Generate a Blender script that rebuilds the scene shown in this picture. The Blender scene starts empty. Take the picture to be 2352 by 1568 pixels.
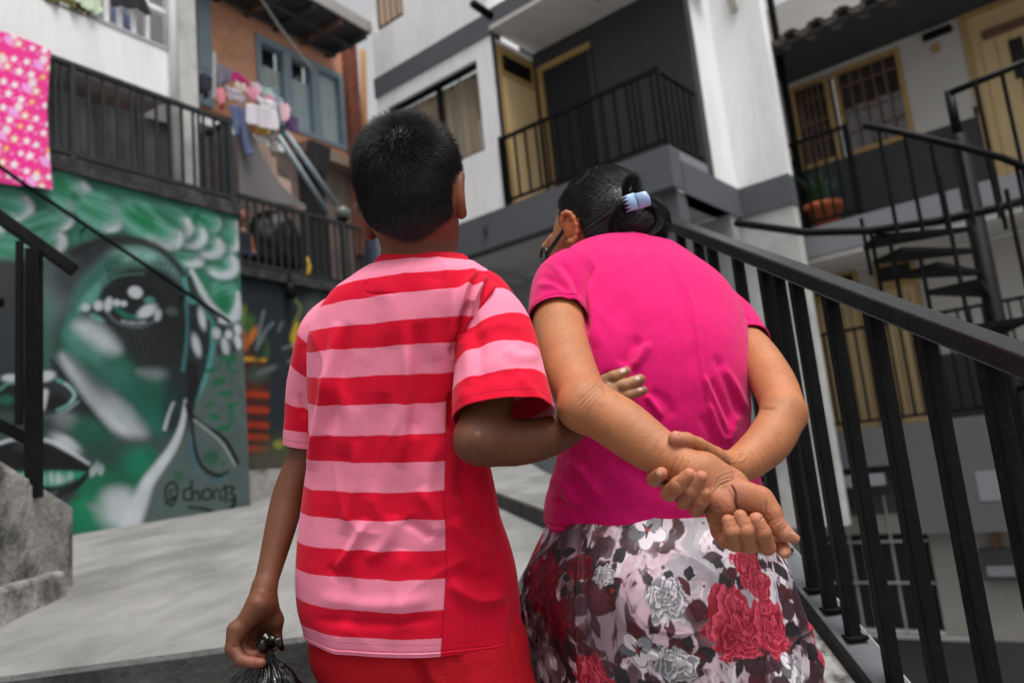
import bpy, bmesh, math, random
import numpy as np
from mathutils import Vector, Matrix

# ------------------------------------------------------------------ camera, sky, sun, exposure
scene = bpy.context.scene
rng = np.random.default_rng(7)
random.seed(7)
PXW, PXH, FPX = 2352.0, 1568.0, 1829.3           # photograph grid used for measuring, focal length in those units
PITCH, ROLL = math.radians(9.58), math.radians(5.8)
CAM = np.array([0.0, 0.0, 1.2])
_f = np.array([0.0, math.cos(PITCH), math.sin(PITCH)])
_u0 = np.array([0.0, -math.sin(PITCH), math.cos(PITCH)])
_r0 = np.array([1.0, 0.0, 0.0])
_r = math.cos(ROLL) * _r0 - math.sin(ROLL) * _u0
_u = math.cos(ROLL) * _u0 + math.sin(ROLL) * _r0
cam_data = bpy.data.cameras.new('camera')
cam = bpy.data.objects.new('camera', cam_data)
scene.collection.objects.link(cam)
cam_data.sensor_width = 36.0
cam_data.lens = FPX / PXW * 36.0
cam_data.clip_start = 0.05
cam_data.clip_end = 2000.0
cam_data.dof.use_dof = True
cam_data.dof.focus_distance = 1.23
cam_data.dof.aperture_fstop = 3.5
cam.matrix_world = Matrix(((_r[0], _u[0], -_f[0], CAM[0]), (_r[1], _u[1], -_f[1], CAM[1]),
                           (_r[2], _u[2], -_f[2], CAM[2]), (0, 0, 0, 1)))
scene.camera = cam

SUN_ELEV, SUN_AZ = math.radians(70), math.radians(150)   # soft high sun behind cloud, behind the viewer's left
world = bpy.data.worlds.new('World')
scene.world = world
world.use_nodes = True
wn = world.node_tree
wn.nodes.clear()
w_out = wn.nodes.new('ShaderNodeOutputWorld')
w_bg = wn.nodes.new('ShaderNodeBackground')
w_sky = wn.nodes.new('ShaderNodeTexSky')
w_sky.sky_type = 'NISHITA'
w_sky.sun_disc = False
w_sky.sun_elevation = SUN_ELEV
w_sky.sun_rotation = SUN_AZ
w_sky.air_density = 2.0
w_sky.dust_density = 6.0
w_sky.ozone_density = 1.0
w_hs = wn.nodes.new('ShaderNodeHueSaturation')
w_hs.inputs['Saturation'].default_value = 0.12         # overcast: a white cloud deck
wn.links.new(w_sky.outputs[0], w_hs.inputs['Color'])
wn.links.new(w_hs.outputs[0], w_bg.inputs['Color'])
w_bg.inputs['Strength'].default_value = 0.075
wn.links.new(w_bg.outputs[0], w_out.inputs['Surface'])
sun_data = bpy.data.lights.new('sun', 'SUN')
sun_data.energy = 1.5
sun_data.angle = math.radians(26)
sun_data.color = (1.0, 0.975, 0.94)
sun = bpy.data.objects.new('sun', sun_data)
scene.collection.objects.link(sun)
_sd = Vector((math.sin(SUN_AZ) * math.cos(SUN_ELEV), math.cos(SUN_AZ) * math.cos(SUN_ELEV), math.sin(SUN_ELEV)))
sun.rotation_euler = _sd.to_track_quat('Z', 'Y').to_euler()
scene.view_settings.view_transform = 'Standard'
scene.view_settings.look = 'None'
scene.view_settings.gamma = 1.0
scene.view_settings.exposure = 0.98
scene.view_settings.use_curve_mapping = False
scene.cycles.use_denoising = True
scene.cycles.max_bounces = 8
scene.cycles.transparent_max_bounces = 16
scene.cycles.use_adaptive_sampling = True
scene.cycles.adaptive_threshold = 0.015

# ------------------------------------------------------------------ measuring helpers
def A3(p): return np.asarray(p, dtype=float)
def ray(px, py): return _f + _r * ((px - 1176.0) / FPX) - _u * ((py - 784.0) / FPX)
def P(px, py, d): return CAM + ray(px, py) * d
def proj(p):
    v = A3(p) - CAM
    d = v @ _f
    return np.stack([1176 + FPX * (v @ _r) / d, 784 - FPX * (v @ _u) / d, d], -1)
def hit(px, py, p0, n):
    r = ray(px, py)
    return CAM + r * (((p0 - CAM) @ n) / (r @ n))
def az(a):
    a = math.radians(a)
    return np.array([math.sin(a), math.cos(a), 0.0])
def unit(v):
    v = A3(v)
    return v / max(np.linalg.norm(v), 1e-12)
class Frame:
    """local axes of a building: s along the wall, t into the building, z up"""
    def __init__(self, O, a, n): self.O, self.a, self.n = A3(O), a, n
    def p(self, s, t, z): return self.O + self.a * s + self.n * t + np.array([0, 0, z])
    def at(self, px, py, t=0.0):
        q = hit(px, py, self.O + self.n * t, self.n) - self.O
        return q @ self.a, q[2]
    def side(self, px, py, s=0.0):
        q = hit(px, py, self.O + self.a * s, self.a) - self.O
        return q @ self.n, q[2]
_b1 = az(33)
FL = Frame(P(550, 1165, 7.1), _b1, np.array([-_b1[1], _b1[0], 0.0]))     # left row of houses
FW = Frame(P(1165, 478, 9.5), az(-51), az(39))                            # white building
FR = Frame(P(1950, 500, 9.0), az(-51), az(39))                            # gallery building on the right
FX = Frame((0, 0, 0), np.array([1.0, 0, 0]), np.array([0, 1.0, 0]))
def lin(c):
    c = np.asarray(c, dtype=float) / 255.0
    return np.where(c <= 0.04045, c / 12.92, ((c + 0.055) / 1.055) ** 2.4)
def alb(r, g, b, k=1.45, top=0.85):
    """photographed sRGB colour -> surface colour (the open shade of the place takes about a third away)"""
    return tuple(np.clip(lin((r, g, b)) * k, 0.0, top))

# ------------------------------------------------------------------ materials
MATS = {}
def nodes_of(name):
    m = bpy.data.materials.new(name)
    m.use_nodes = True
    nt = m.node_tree
    b = nt.nodes['Principled BSDF']
    return m, nt, b
def mat(name, col, rough=0.7, var=0.12, scale=6.0, bump=0.0, bscale=40.0, spec=0.4, metal=0.0, sheen=0.0, dirt=None, dirt_amt=0.5, dscale=2.0, stretch=(1, 1, 1)):
    if name in MATS: return MATS[name]
    m, nt, b = nodes_of(name)
    L, N = nt.links, nt.nodes
    tc = N.new('ShaderNodeTexCoord')
    mp = N.new('ShaderNodeMapping'); mp.inputs['Scale'].default_value = stretch
    L.new(tc.outputs['Object'], mp.inputs[0])
    n1 = N.new('ShaderNodeTexNoise'); n1.inputs['Scale'].default_value = scale; n1.inputs['Detail'].default_value = 6
    L.new(mp.outputs[0], n1.inputs['Vector'])
    mx = N.new('ShaderNodeMix'); mx.data_type = 'RGBA'
    c = np.array(col[:3])
    mx.inputs[6].default_value = (*np.clip(c * (1 - var * 1.6), 0, 1), 1)
    mx.inputs[7].default_value = (*np.clip(c * (1 + var * 1.6), 0, 1), 1)
    L.new(n1.outputs[0], mx.inputs[0])
    last = mx.outputs[2]
    if dirt is not None:
        n2 = N.new('ShaderNodeTexNoise'); n2.inputs['Scale'].default_value = dscale; n2.inputs['Detail'].default_value = 9; n2.inputs['Roughness'].default_value = 0.7
        L.new(mp.outputs[0], n2.inputs['Vector'])
        rp = N.new('ShaderNodeValToRGB')
        rp.color_ramp.elements[0].position = 0.46; rp.color_ramp.elements[1].position = 0.66
        rp.color_ramp.elements[0].color = (0, 0, 0, 1); rp.color_ramp.elements[1].color = (dirt_amt,) * 3 + (1,)
        L.new(n2.outputs[0], rp.inputs[0])
        m2 = N.new('ShaderNodeMix'); m2.data_type = 'RGBA'
        L.new(rp.outputs[0], m2.inputs[0]); L.new(last, m2.inputs[6]); m2.inputs[7].default_value = (*dirt[:3], 1)
        last = m2.outputs[2]
    L.new(last, b.inputs['Base Color'])
    b.inputs['Roughness'].default_value = rough
    b.inputs['Metallic'].default_value = metal
    b.inputs['Specular IOR Level'].default_value = spec
    if sheen: b.inputs['Sheen Weight'].default_value = sheen
    if bump:
        n3 = N.new('ShaderNodeTexNoise'); n3.inputs['Scale'].default_value = bscale; n3.inputs['Detail'].default_value = 5
        L.new(mp.outputs[0], n3.inputs['Vector'])
        bp = N.new('ShaderNodeBump'); bp.inputs['Strength'].default_value = bump; bp.inputs['Distance'].default_value = 0.01
        L.new(n3.outputs[0], bp.inputs['Height']); L.new(bp.outputs[0], b.inputs['Normal'])
    MATS[name] = m
    return m
def vmat(name, rough=0.7, spec=0.3, sheen=0.0, sss=0.0, bump=0.0, bscale=300.0, stretch=(1, 1, 1), sssr=(0.012, 0.004, 0.002), ribs=0.0):
    """colour from the painted attribute 'Col'"""
    if name in MATS: return MATS[name]
    m, nt, b = nodes_of(name)
    L, N = nt.links, nt.nodes
    at = N.new('ShaderNodeAttribute'); at.attribute_name = 'Col'
    tc = N.new('ShaderNodeTexCoord')
    mp = N.new('ShaderNodeMapping'); mp.inputs['Scale'].default_value = stretch
    L.new(tc.outputs['Object'], mp.inputs[0])
    nz = N.new('ShaderNodeTexNoise'); nz.inputs['Scale'].default_value = bscale; nz.inputs['Detail'].default_value = 4
    L.new(mp.outputs[0], nz.inputs['Vector'])
    hs = N.new('ShaderNodeHueSaturation')
    mr = N.new('ShaderNodeMapRange'); mr.inputs[3].default_value = 0.86; mr.inputs[4].default_value = 1.14
    L.new(nz.outputs[0], mr.inputs[0]); L.new(mr.outputs[0], hs.inputs['Value'])
    L.new(at.outputs['Color'], hs.inputs['Color'])
    L.new(hs.outputs[0], b.inputs['Base Color'])
    b.inputs['Roughness'].default_value = rough
    b.inputs['Specular IOR Level'].default_value = spec
    if sheen:
        b.inputs['Sheen Weight'].default_value = sheen
        b.inputs['Sheen Roughness'].default_value = 0.5
    if sss:
        b.inputs['Subsurface Weight'].default_value = sss
        b.inputs['Subsurface Radius'].default_value = (1.0, 0.35, 0.2)
        b.inputs['Subsurface Scale'].default_value = 0.006
    if bump:
        bp = N.new('ShaderNodeBump'); bp.inputs['Strength'].default_value = bump; bp.inputs['Distance'].default_value = 0.002
        L.new(nz.outputs[0], bp.inputs['Height']); L.new(bp.outputs[0], b.inputs['Normal'])
    MATS[name] = m
    return m
def glassmat(name='window_glass', tint=(0.9, 0.95, 0.95), refl=0.12):
    if name in MATS: return MATS[name]
    m, nt, b = nodes_of(name)
    L, N = nt.links, nt.nodes
    out = N['Material Output']
    tr = N.new('ShaderNodeBsdfTransparent'); tr.inputs[0].default_value = (*tint, 1)
    gl = N.new('ShaderNodeBsdfGlossy'); gl.inputs['Roughness'].default_value = 0.05
    ms = N.new('ShaderNodeMixShader')
    ms.inputs[0].default_value = refl; L.new(tr.outputs[0], ms.inputs[1]); L.new(gl.outputs[0], ms.inputs[2])
    L.new(ms.outputs[0], out.inputs['Surface'])
    MATS[name] = m
    return m

# ------------------------------------------------------------------ mesh building
def link(o, parent=None):
    scene.collection.objects.link(o)
    if parent is not None: o.parent = parent
    return o
ROOTLOC = {}
def thing(name, label, cat, loc, group=None):
    o = bpy.data.objects.new(name, None)
    o.empty_display_size = 0.1
    o.location = tuple(loc)
    ROOTLOC[o.name] = A3(loc)
    o['label'] = label; o['category'] = cat
    if group: o['group'] = group
    return link(o)
def tag(o, label, cat, group=None):
    o['label'] = label; o['category'] = cat
    if group: o['group'] = group
    return o
def struct(o):
    o['kind'] = 'structure'
    return o
def mesh(name, V, F, m, parent=None, smooth=False, col=None, attrs=None):
    """V in world metres; the object sits at its parent's base, or at its own base when it stands alone"""
    V = A3(V).reshape(-1, 3)
    if parent is not None:
        off = ROOTLOC.get(parent.name, np.zeros(3))
        loc = np.zeros(3)
    else:
        off = np.array([V[:, 0].mean(), V[:, 1].mean(), V[:, 2].min()])
        loc = off
    me = bpy.data.meshes.new(name)
    if isinstance(F, np.ndarray):
        k = F.shape[1]
        me.vertices.add(len(V)); me.vertices.foreach_set('co', (V - off).astype(np.float32).ravel())
        me.loops.add(F.size); me.loops.foreach_set('vertex_index', F.astype(np.int32).ravel())
        me.polygons.add(len(F)); me.polygons.foreach_set('loop_start', np.arange(0, F.size, k, dtype=np.int32))
        me.update(calc_edges=True)
        me.validate()
    else:
        me.from_pydata([tuple(v) for v in (V - off)], [], F)
        me.update()
    if smooth: me.polygons.foreach_set('use_smooth', np.ones(len(me.polygons), dtype=bool))
    if col is not None:
        a = me.color_attributes.new('Col', 'FLOAT_COLOR', 'POINT')
        a.data.foreach_set('color', np.concatenate([np.asarray(col, float), np.ones((len(V), 1))], 1).astype(np.float32).ravel())
    for k, val in (attrs or {}).items():
        a = me.attributes.new(k, 'FLOAT', 'POINT')
        a.data.foreach_set('value', np.asarray(val, dtype=np.float32))
    if m is not None: me.materials.append(m)
    o = bpy.data.objects.new(name, me)
    o.location = tuple(loc)
    ROOTLOC[o.name] = off
    return link(o, parent)
class MB:
    def __init__(self): self.V, self.F = [], []
    def add(self, V, F):
        k = len(self.V)
        self.V += [A3(v) for v in V]
        self.F += [tuple(i + k for i in f) for f in F]
        return self
    def hexa(self, c):
        """8 corners: bottom ring then top ring"""
        return self.add(c, [(3, 2, 1, 0), (4, 5, 6, 7), (0, 1, 5, 4), (1, 2, 6, 5), (2, 3, 7, 6), (3, 0, 4, 7)])
    def box(self, fr, s0, s1, t0, t1, z0, z1):
        q = [(s0, t0), (s1, t0), (s1, t1), (s0, t1)]
        return self.hexa([fr.p(s, t, z0) for s, t in q] + [fr.p(s, t, z1) for s, t in q])
    def bar(self, a, b, w, h=None, up=(0, 0, 1)):
        h = w if h is None else h
        a, b = A3(a), A3(b)
        d = unit(b - a)
        x = np.cross(d, A3(up))
        if np.linalg.norm(x) < 1e-3: x = np.cross(d, _r0 * 0.6 + _f)
        x = unit(x); y = np.cross(x, d)
        c = [(-1, -1), (1, -1), (1, 1), (-1, 1)]
        return self.hexa([a + x * i * w / 2 + y * j * h / 2 for i, j in c] + [b + x * i * w / 2 + y * j * h / 2 for i, j in c])
    def tube(self, pts, r, n=10, cap=True):
        V, F = tube_geo(pts, r, n, cap)
        return self.add(V, F)
    def build(self, name, m, parent=None, smooth=False, bevel=0.0):
        o = mesh(name, self.V, self.F, m, parent, smooth)
        if bevel:
            b = o.modifiers.new('edges', 'BEVEL'); b.width = bevel; b.segments = 2; b.limit_method = 'ANGLE'
        return o
def tube_geo(pts, r, n=10, cap=True):
    pts = [A3(p) for p in pts]
    R = [r] * len(pts) if np.isscalar(r) else list(r)
    V, F = [], []
    d0 = unit(pts[1] - pts[0])
    x = np.cross(d0, np.array([0, 0, 1.0]))
    if np.linalg.norm(x) < 1e-3: x = np.cross(d0, np.array([1.0, 0, 0]))
    x = unit(x)
    for i, p in enumerate(pts):
        a = pts[max(i - 1, 0)]; b = pts[min(i + 1, len(pts) - 1)]
        d = unit(b - a)
        x = unit(x - d * (x @ d)); y = np.cross(d, x)
        for k in range(n):
            t = 2 * math.pi * k / n
            V.append(p + (x * math.cos(t) + y * math.sin(t)) * R[i])
    for i in range(len(pts) - 1):
        for k in range(n):
            F.append((i * n + k, i * n + (k + 1) % n, (i + 1) * n + (k + 1) % n, (i + 1) * n + k))
    if cap:
        F.append(tuple(range(n))[::-1]); F.append(tuple((len(pts) - 1) * n + k for k in range(n)))
    return V, F
def sstep(e0, e1, x):
    t = np.clip((x - e0) / (e1 - e0 + 1e-12), 0, 1)
    return t * t * (3 - 2 * t)
def vnoise(p, seed=0):
    """smooth value noise, p (...,3) -> 0..1"""
    p = np.asarray(p, float)
    i = np.floor(p).astype(np.int64); f = p - i
    f = f * f * (3 - 2 * f)
    def h(a):
        n = a[..., 0] * 374761393 + a[..., 1] * 668265263 + a[..., 2] * 2147483647 + seed * 974634
        n = (n ^ (n >> 13)) * 1274126177
        n = n ^ (n >> 16)
        return (n & 0xFFFF) / 65535.0
    r = 0
    for dx in (0, 1):
        for dy in (0, 1):
            for dz in (0, 1):
                w = (f[..., 0] if dx else 1 - f[..., 0]) * (f[..., 1] if dy else 1 - f[..., 1]) * (f[..., 2] if dz else 1 - f[..., 2])
                r = r + w * h(i + np.array([dx, dy, dz]))
    return r
def fbm(p, o=4, seed=0):
    r, a = 0, 0.5
    for k in range(o):
        r = r + a * vnoise(np.asarray(p) * 2 ** k, seed + k); a *= 0.5
    return r / (1 - 0.5 ** o)
class Paint:
    """spray-can painting on a flat piece: X, Y are positions on that piece, C its colours"""
    def __init__(self, X, Y, base):
        self.X, self.Y = np.asarray(X, float).ravel(), np.asarray(Y, float).ravel()
        self.C = np.tile(np.asarray(base, float), (len(self.X), 1))
    def sel(self, x0, x1, y0, y1): return np.nonzero((self.X > x0) & (self.X < x1) & (self.Y > y0) & (self.Y < y1))[0]
    def put(self, i, a, c):
        a = np.clip(a, 0, 1)[:, None]
        self.C[i] = self.C[i] * (1 - a) + np.asarray(c, float) * a
    def put_c(self, i, a, c):
        a = np.clip(a, 0, 1)[:, None]
        self.C[i] = self.C[i] * (1 - a) + c * a
    def blob(self, cx, cy, rx, ry, ang, c, alpha=1.0, soft=0.35):
        m = max(rx, ry) * (1 + soft) + 2
        i = self.sel(cx - m, cx + m, cy - m, cy + m)
        if not len(i): return
        dx, dy = self.X[i] - cx, self.Y[i] - cy
        ca, sa = math.cos(ang), math.sin(ang)
        d = np.sqrt(((dx * ca + dy * sa) / rx) ** 2 + ((-dx * sa + dy * ca) / ry) ** 2)
        self.put(i, alpha * (1 - sstep(1 - soft, 1 + soft, d)), c)
    def line(self, pts, w, c, alpha=1.0, soft=0.4):
        pts = curve2(pts, 8)
        W = np.interp(np.linspace(0, 1, len(pts)), np.linspace(0, 1, len(w)), w) if not np.isscalar(w) else np.full(len(pts), w)
        mw = W.max() * (1 + soft) + 2
        i = self.sel(pts[:, 0].min() - mw, pts[:, 0].max() + mw, pts[:, 1].min() - mw, pts[:, 1].max() + mw)
        if not len(i): return
        x, y = self.X[i], self.Y[i]
        best = np.full(len(i), 1e9)
        for k in range(len(pts) - 1):
            a, b = pts[k], pts[k + 1]
            e = b - a; l2 = e @ e + 1e-9
            t = np.clip(((x - a[0]) * e[0] + (y - a[1]) * e[1]) / l2, 0, 1)
            d = np.hypot(x - a[0] - t * e[0], y - a[1] - t * e[1]) / (0.5 * (W[k] + (W[k + 1] - W[k]) * t))
            best = np.minimum(best, d)
        self.put(i, alpha * (1 - sstep(1 - soft, 1 + soft, best)), c)
    def poly(self, pts, c, alpha=1.0, soft=8.0, round_=True):
        pts = curve2(list(pts) + [pts[0]], 5, closed=True) if round_ else np.asarray(pts, float)
        m = soft + 2
        i = self.sel(pts[:, 0].min() - m, pts[:, 0].max() + m, pts[:, 1].min() - m, pts[:, 1].max() + m)
        if not len(i): return
        x, y = self.X[i], self.Y[i]
        inside = np.zeros(len(i), bool); best = np.full(len(i), 1e9)
        n = len(pts)
        for k in range(n):
            a, b = pts[k], pts[(k + 1) % n]
            e = b - a; l2 = e @ e + 1e-9
            t = np.clip(((x - a[0]) * e[0] + (y - a[1]) * e[1]) / l2, 0, 1)
            best = np.minimum(best, np.hypot(x - a[0] - t * e[0], y - a[1] - t * e[1]))
            cr = ((a[1] > y) != (b[1] > y)) & (x < (b[0] - a[0]) * (y - a[1]) / (b[1] - a[1] + 1e-12) + a[0])
            inside ^= cr
        sd = np.where(inside, -best, best)
        self.put(i, alpha * (1 - sstep(-soft, soft, sd)), c)
def curve2(pts, n, closed=False):
    p = np.asarray(pts, float)
    if len(p) < 3: return p
    out = []
    m = len(p)
    for k in range(m - 1):
        if closed: q = [p[(k - 1) % (m - 1)], p[k], p[k + 1], p[(k + 2) % (m - 1)]]
        else: q = [p[max(k - 1, 0)], p[k], p[k + 1], p[min(k + 2, m - 1)]]
        for t in np.linspace(0, 1, n, endpoint=False):
            out.append(0.5 * ((2 * q[1]) + (q[2] - q[0]) * t + (2 * q[0] - 5 * q[1] + 4 * q[2] - q[3]) * t * t + (3 * q[1] - q[0] - 3 * q[2] + q[3]) * t ** 3))
    out.append(p[-1])
    return np.array(out)
def crom(K, n):
    """Catmull-Rom through rows of K, n samples per span -> (rows, cols)"""
    return curve2(K, n)
def grid_faces(nu, nv, wrap=False):
    """rows nv, columns nu"""
    c = np.arange(nu if wrap else nu - 1)
    r = np.arange(nv - 1)
    R, Cc = np.meshgrid(r, c, indexing='ij')
    a = R * nu + Cc; b = R * nu + (Cc + 1) % nu
    return np.stack([a, b, b + nu, a + nu], -1).reshape(-1, 4)

# ------------------------------------------------------------------ colours of the place
CONC = mat('concrete', (0.205, 0.203, 0.199), 0.92, 0.22, 5.0, 0.6, 45, 0.2, dirt=(0.105, 0.103, 0.10), dirt_amt=0.75, dscale=2.2, stretch=(1.0, 0.45, 1.0))
RISER = mat('dark_blotched_concrete', (0.055, 0.055, 0.053), 0.9, 0.35, 9.0, 0.5, 50, 0.2, dirt=(0.02, 0.02, 0.02), dirt_amt=0.8, dscale=5)  # darker concrete with random blotches for riser, first step and kerb
MOSSY = mat('mossy_concrete', (0.32, 0.305, 0.29), 0.92, 0.3, 9.0, 0.8, 40, 0.2, dirt=(0.022, 0.023, 0.017), dirt_amt=1.0, dscale=3.2)
TERRAZZO = mat('speckled_concrete', (0.42, 0.41, 0.39), 0.8, 0.15, 9.0, 0.5, 80, 0.3, dirt=(0.05, 0.05, 0.045), dirt_amt=0.9, dscale=26)
BLACK = mat('black_enamel', (0.005, 0.0052, 0.006), 0.5, 0.4, 20, 0.2, 90, 0.10, dirt=(0.02, 0.019, 0.018), dirt_amt=0.2, dscale=60)
RAILTOP = mat('worn_black_enamel', (0.005, 0.005, 0.006), 0.30, 0.5, 14, 0.15, 90, 0.35, dirt=(0.03, 0.03, 0.032), dirt_amt=0.3, dscale=22)
FARBLACK = mat('grey_black_enamel', (0.026, 0.028, 0.032), 0.55, 0.2, 10, 0, 1, 0.25)
WHITE = mat('white_wall_paint', (0.83, 0.83, 0.84), 0.8, 0.04, 1.6, 0.15, 40, 0.3, dirt=(0.56, 0.555, 0.55), dirt_amt=0.5, dscale=1.7, stretch=(1.6, 1.6, .35))
OFFWHITE = mat('off_white_plaster', (0.66, 0.645, 0.63), 0.85, 0.06, 2.0, 0.2, 40, 0.3, dirt=(0.42, 0.4, 0.38), dirt_amt=0.4, dscale=1.3)
BAND = mat('grey_band_paint', (0.092, 0.096, 0.108), 0.7, 0.06, 3.0, 0.08, 50, 0.35)
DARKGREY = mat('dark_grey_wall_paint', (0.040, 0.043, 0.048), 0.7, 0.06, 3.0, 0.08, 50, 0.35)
SLABGREY = mat('pale_grey_slab_paint', (0.21, 0.215, 0.235), 0.75, 0.06, 3.0)
YELLOW = mat('ochre_door_paint', (0.56, 0.41, 0.215), 0.6, 0.1, 5.0, 0.1, 40, 0.4, stretch=(3, 3, 0.4))
OCHREFR = mat('ochre_frame_paint', (0.38, 0.25, 0.095), 0.6, 0.1, 5.0)
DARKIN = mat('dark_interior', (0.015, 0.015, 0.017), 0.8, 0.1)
CURTAIN = mat('beige_curtain', (0.52, 0.36, 0.27), 0.9, 0.12, 3.0, stretch=(1, 1, 0.1))
LACE = mat('white_lace', (0.82, 0.83, 0.86), 0.9, 0.08, 12)
ORANGE = mat('orange_plaster', (0.80, 0.42, 0.27), 0.85, 0.10, 2.0, 0.2, 30, 0.2, dirt=(0.42, 0.19, 0.11), dirt_amt=0.5, dscale=1.5)
PEACH = mat('peach_plaster', (0.66, 0.47, 0.38), 0.85, 0.08, 4.0, 0.2, 30)
BLUEFR = mat('blue_grey_frame_paint', (0.28, 0.37, 0.44), 0.6, 0.1, 6.0)
PALEBLUE = mat('pale_blue_pipe_paint', (0.30, 0.37, 0.41), 0.5, 0.12, 9.0)
BROWN = mat('brown_timber', (0.14, 0.075, 0.05), 0.8, 0.25, 8.0, 0.3, 30)
DARKROOF = mat('dark_roof_sheet', (0.045, 0.047, 0.05), 0.75, 0.25, 5.0, 0.2, 30)
FASCIA = mat('grey_fascia', (0.33, 0.32, 0.30), 0.8, 0.15, 4.0)
BRICK = mat('red_brick', (0.30, 0.10, 0.065), 0.85, 0.3, 9.0, 0.3, 40)
MORTAR = mat('grey_mortar', (0.24, 0.2, 0.18), 0.9, 0.2, 9.0)
REDWALL = mat('dark_red_wall', (0.46, 0.012, 0.02), 0.8, 0.15, 3.0)
LEDGE = mat('black_stained_ledge', (0.02, 0.02, 0.02), 0.9, 0.5, 7.0, 0.4, 30, dirt=(0.12, 0.12, 0.12), dirt_amt=0.5, dscale=6)
TILE = mat('grey_roof_tile', (0.16, 0.13, 0.115), 0.9, 0.35, 8.0, 0.4, 40, dirt=(0.05, 0.045, 0.04), dirt_amt=0.7, dscale=5)
TERRA = mat('terracotta', (0.50, 0.13, 0.045), 0.75, 0.12, 8.0, 0.1, 40)
GLASS = glassmat()

# ------------------------------------------------------------------ ground
q1, q2, q3 = FL.p(-1.45, 0, -0.07), FL.p(0, 0, 0), P(600, 1480, 2.0)
GN = unit(np.cross(q2 - q1, q3 - q1))
if GN[2] < 0: GN = -GN
def gz(x, y): return q2[2] - (GN[0] * (x - q2[0]) + GN[1] * (y - q2[1])) / GN[2]
def G(px, py): return hit(px, py, q2, GN)
def onramp(x, y, dz=0.0): return np.array([x, y, gz(x, y) + dz])
RN, RF = P(2330, 820, 1.2), P(1530, 510, 3.0)          # handrail of the near stair, near and far
rail_dir = unit(np.array([*(RF - RN)[:2], 0]))
rail_right = np.array([rail_dir[1], -rail_dir[0], 0])
e0, e1 = G(0, 1553), G(700, 1460)
edge_dir = unit(np.array([*(e1 - e0)[:2], 0]))
edge_out = np.array([edge_dir[1], -edge_dir[0], 0])     # down the stair, towards the viewer
def line_x(p, d, q, e):
    """plan intersection"""
    M = np.array([[d[0], -e[0]], [d[1], -e[1]]])
    k = np.linalg.solve(M, (q - p)[:2])
    return p + d * k[0]
corner = line_x(e0, edge_dir, RN - rail_right * 0.03, rail_dir)
far_r = RN - rail_right * 0.03 + rail_dir * 11.5
far_l = FL.p(7.0, 1.0, 0)
left_l = FL.p(-3.4, 0.1, 0)
left_e = e0 - edge_dir * 3.0
big = 400.0
struct(mesh('ground', [(-big, -big, -2.6), (big, -big, -2.6), (big, big, -2.6), (-big, big, -2.6)], [(0, 1, 2, 3)], CONC))
struct(mesh('courtyard', [(0.4, -2, -2.2), (14, -2, -2.2), (14, 16, -2.2), (0.4, 16, -2.2)], [(0, 1, 2, 3)], CONC))
poly = [onramp(*p[:2]) for p in (left_e, corner, far_r, far_l, FL.p(0.15, 1.0, 0), FL.p(0.15, 0.1, 0), left_l)]
nP = len(poly)
struct(mesh('ramp_pavement', poly + [p - np.array([0, 0, 0.19]) for p in poly],
            [tuple(range(nP)), tuple(range(nP, 2 * nP))[::-1]] + [(i + nP, (i + 1) % nP + nP, (i + 1) % nP, i) for i in range(nP)], CONC))
# dark face of the top step, just proud of the ramp's edge, then the steps going down to the viewer
for k in range(4):
    a = left_e + edge_out * (0.30 * k + 0.004); b = corner + rail_right * 0.0 + edge_out * (0.30 * k + 0.004)
    zt = -0.014 if k == 0 else -0.19 * k
    A0, B0 = onramp(*left_e[:2]), onramp(*corner[:2])
    if k == 0:
        m_ = MB().hexa([np.array([*a[:2], A0[2] - 0.2]), np.array([*b[:2], B0[2] - 0.2]), np.array([*(b + edge_out * -0.003)[:2], B0[2] - 0.2]), np.array([*(a + edge_out * -0.003)[:2], A0[2] - 0.2]),
                        np.array([*a[:2], A0[2] + zt]), np.array([*b[:2], B0[2] + zt]), np.array([*(b + edge_out * -0.003)[:2], B0[2] + zt]), np.array([*(a + edge_out * -0.003)[:2], A0[2] + zt])])
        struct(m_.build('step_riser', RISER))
    c_, d_ = a + edge_out * 0.30, b + edge_out * 0.30
    zz = -0.19 * (k + 1)
    m_ = MB().hexa([np.array([*q[:2], z0 + zz - 0.19]) for q, z0 in ((c_, A0[2]), (d_, B0[2]), (b, B0[2]), (a, A0[2]))] +
                   [np.array([*q[:2], z0 + zz]) for q, z0 in ((c_, A0[2]), (d_, B0[2]), (b, B0[2]), (a, A0[2]))])
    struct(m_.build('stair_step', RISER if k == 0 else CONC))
TREAD_Z = (onramp(*corner[:2])[2] + onramp(*e1[:2])[2]) / 2
# raised pavement with a dark kerb between the walkers
k1, k2 = G(1144, 1163), G(1234, 1204)
kd = unit(np.array([*(k2 - k1)[:2], 0]))
kn = np.array([-kd[1], kd[0], 0])
if (kn @ (far_r - k1)) < 0: kn = -kn
ka = k1 - kd * 9.0
kb = G(1300, 1232)
kc = line_x(kb, edge_dir, RN - rail_right * 0.24, rail_dir)
pl = [onramp(*p[:2]) for p in (ka, kb, kc, far_r - rail_right * 0.02 + rail_dir * 0.3, FL.p(7.5, -1.0, 0))]
H = np.array([0, 0, 0.085])
struct(mesh('raised_pavement', [p + H for p in pl] + [p - H for p in pl], [(0, 1, 2, 3, 4)] + [(i + 5, (i + 1) % 5 + 5, (i + 1) % 5, i) for i in range(5)], CONC))
kbx = MB()
kbx.hexa([onramp(*q[:2], z) for z in (-0.02, 0.079) for q in (ka - kn * 0.012, kb - kn * 0.012, kb - kn * 0.002, ka - kn * 0.002)])
struct(kbx.build('kerb', RISER))

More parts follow.
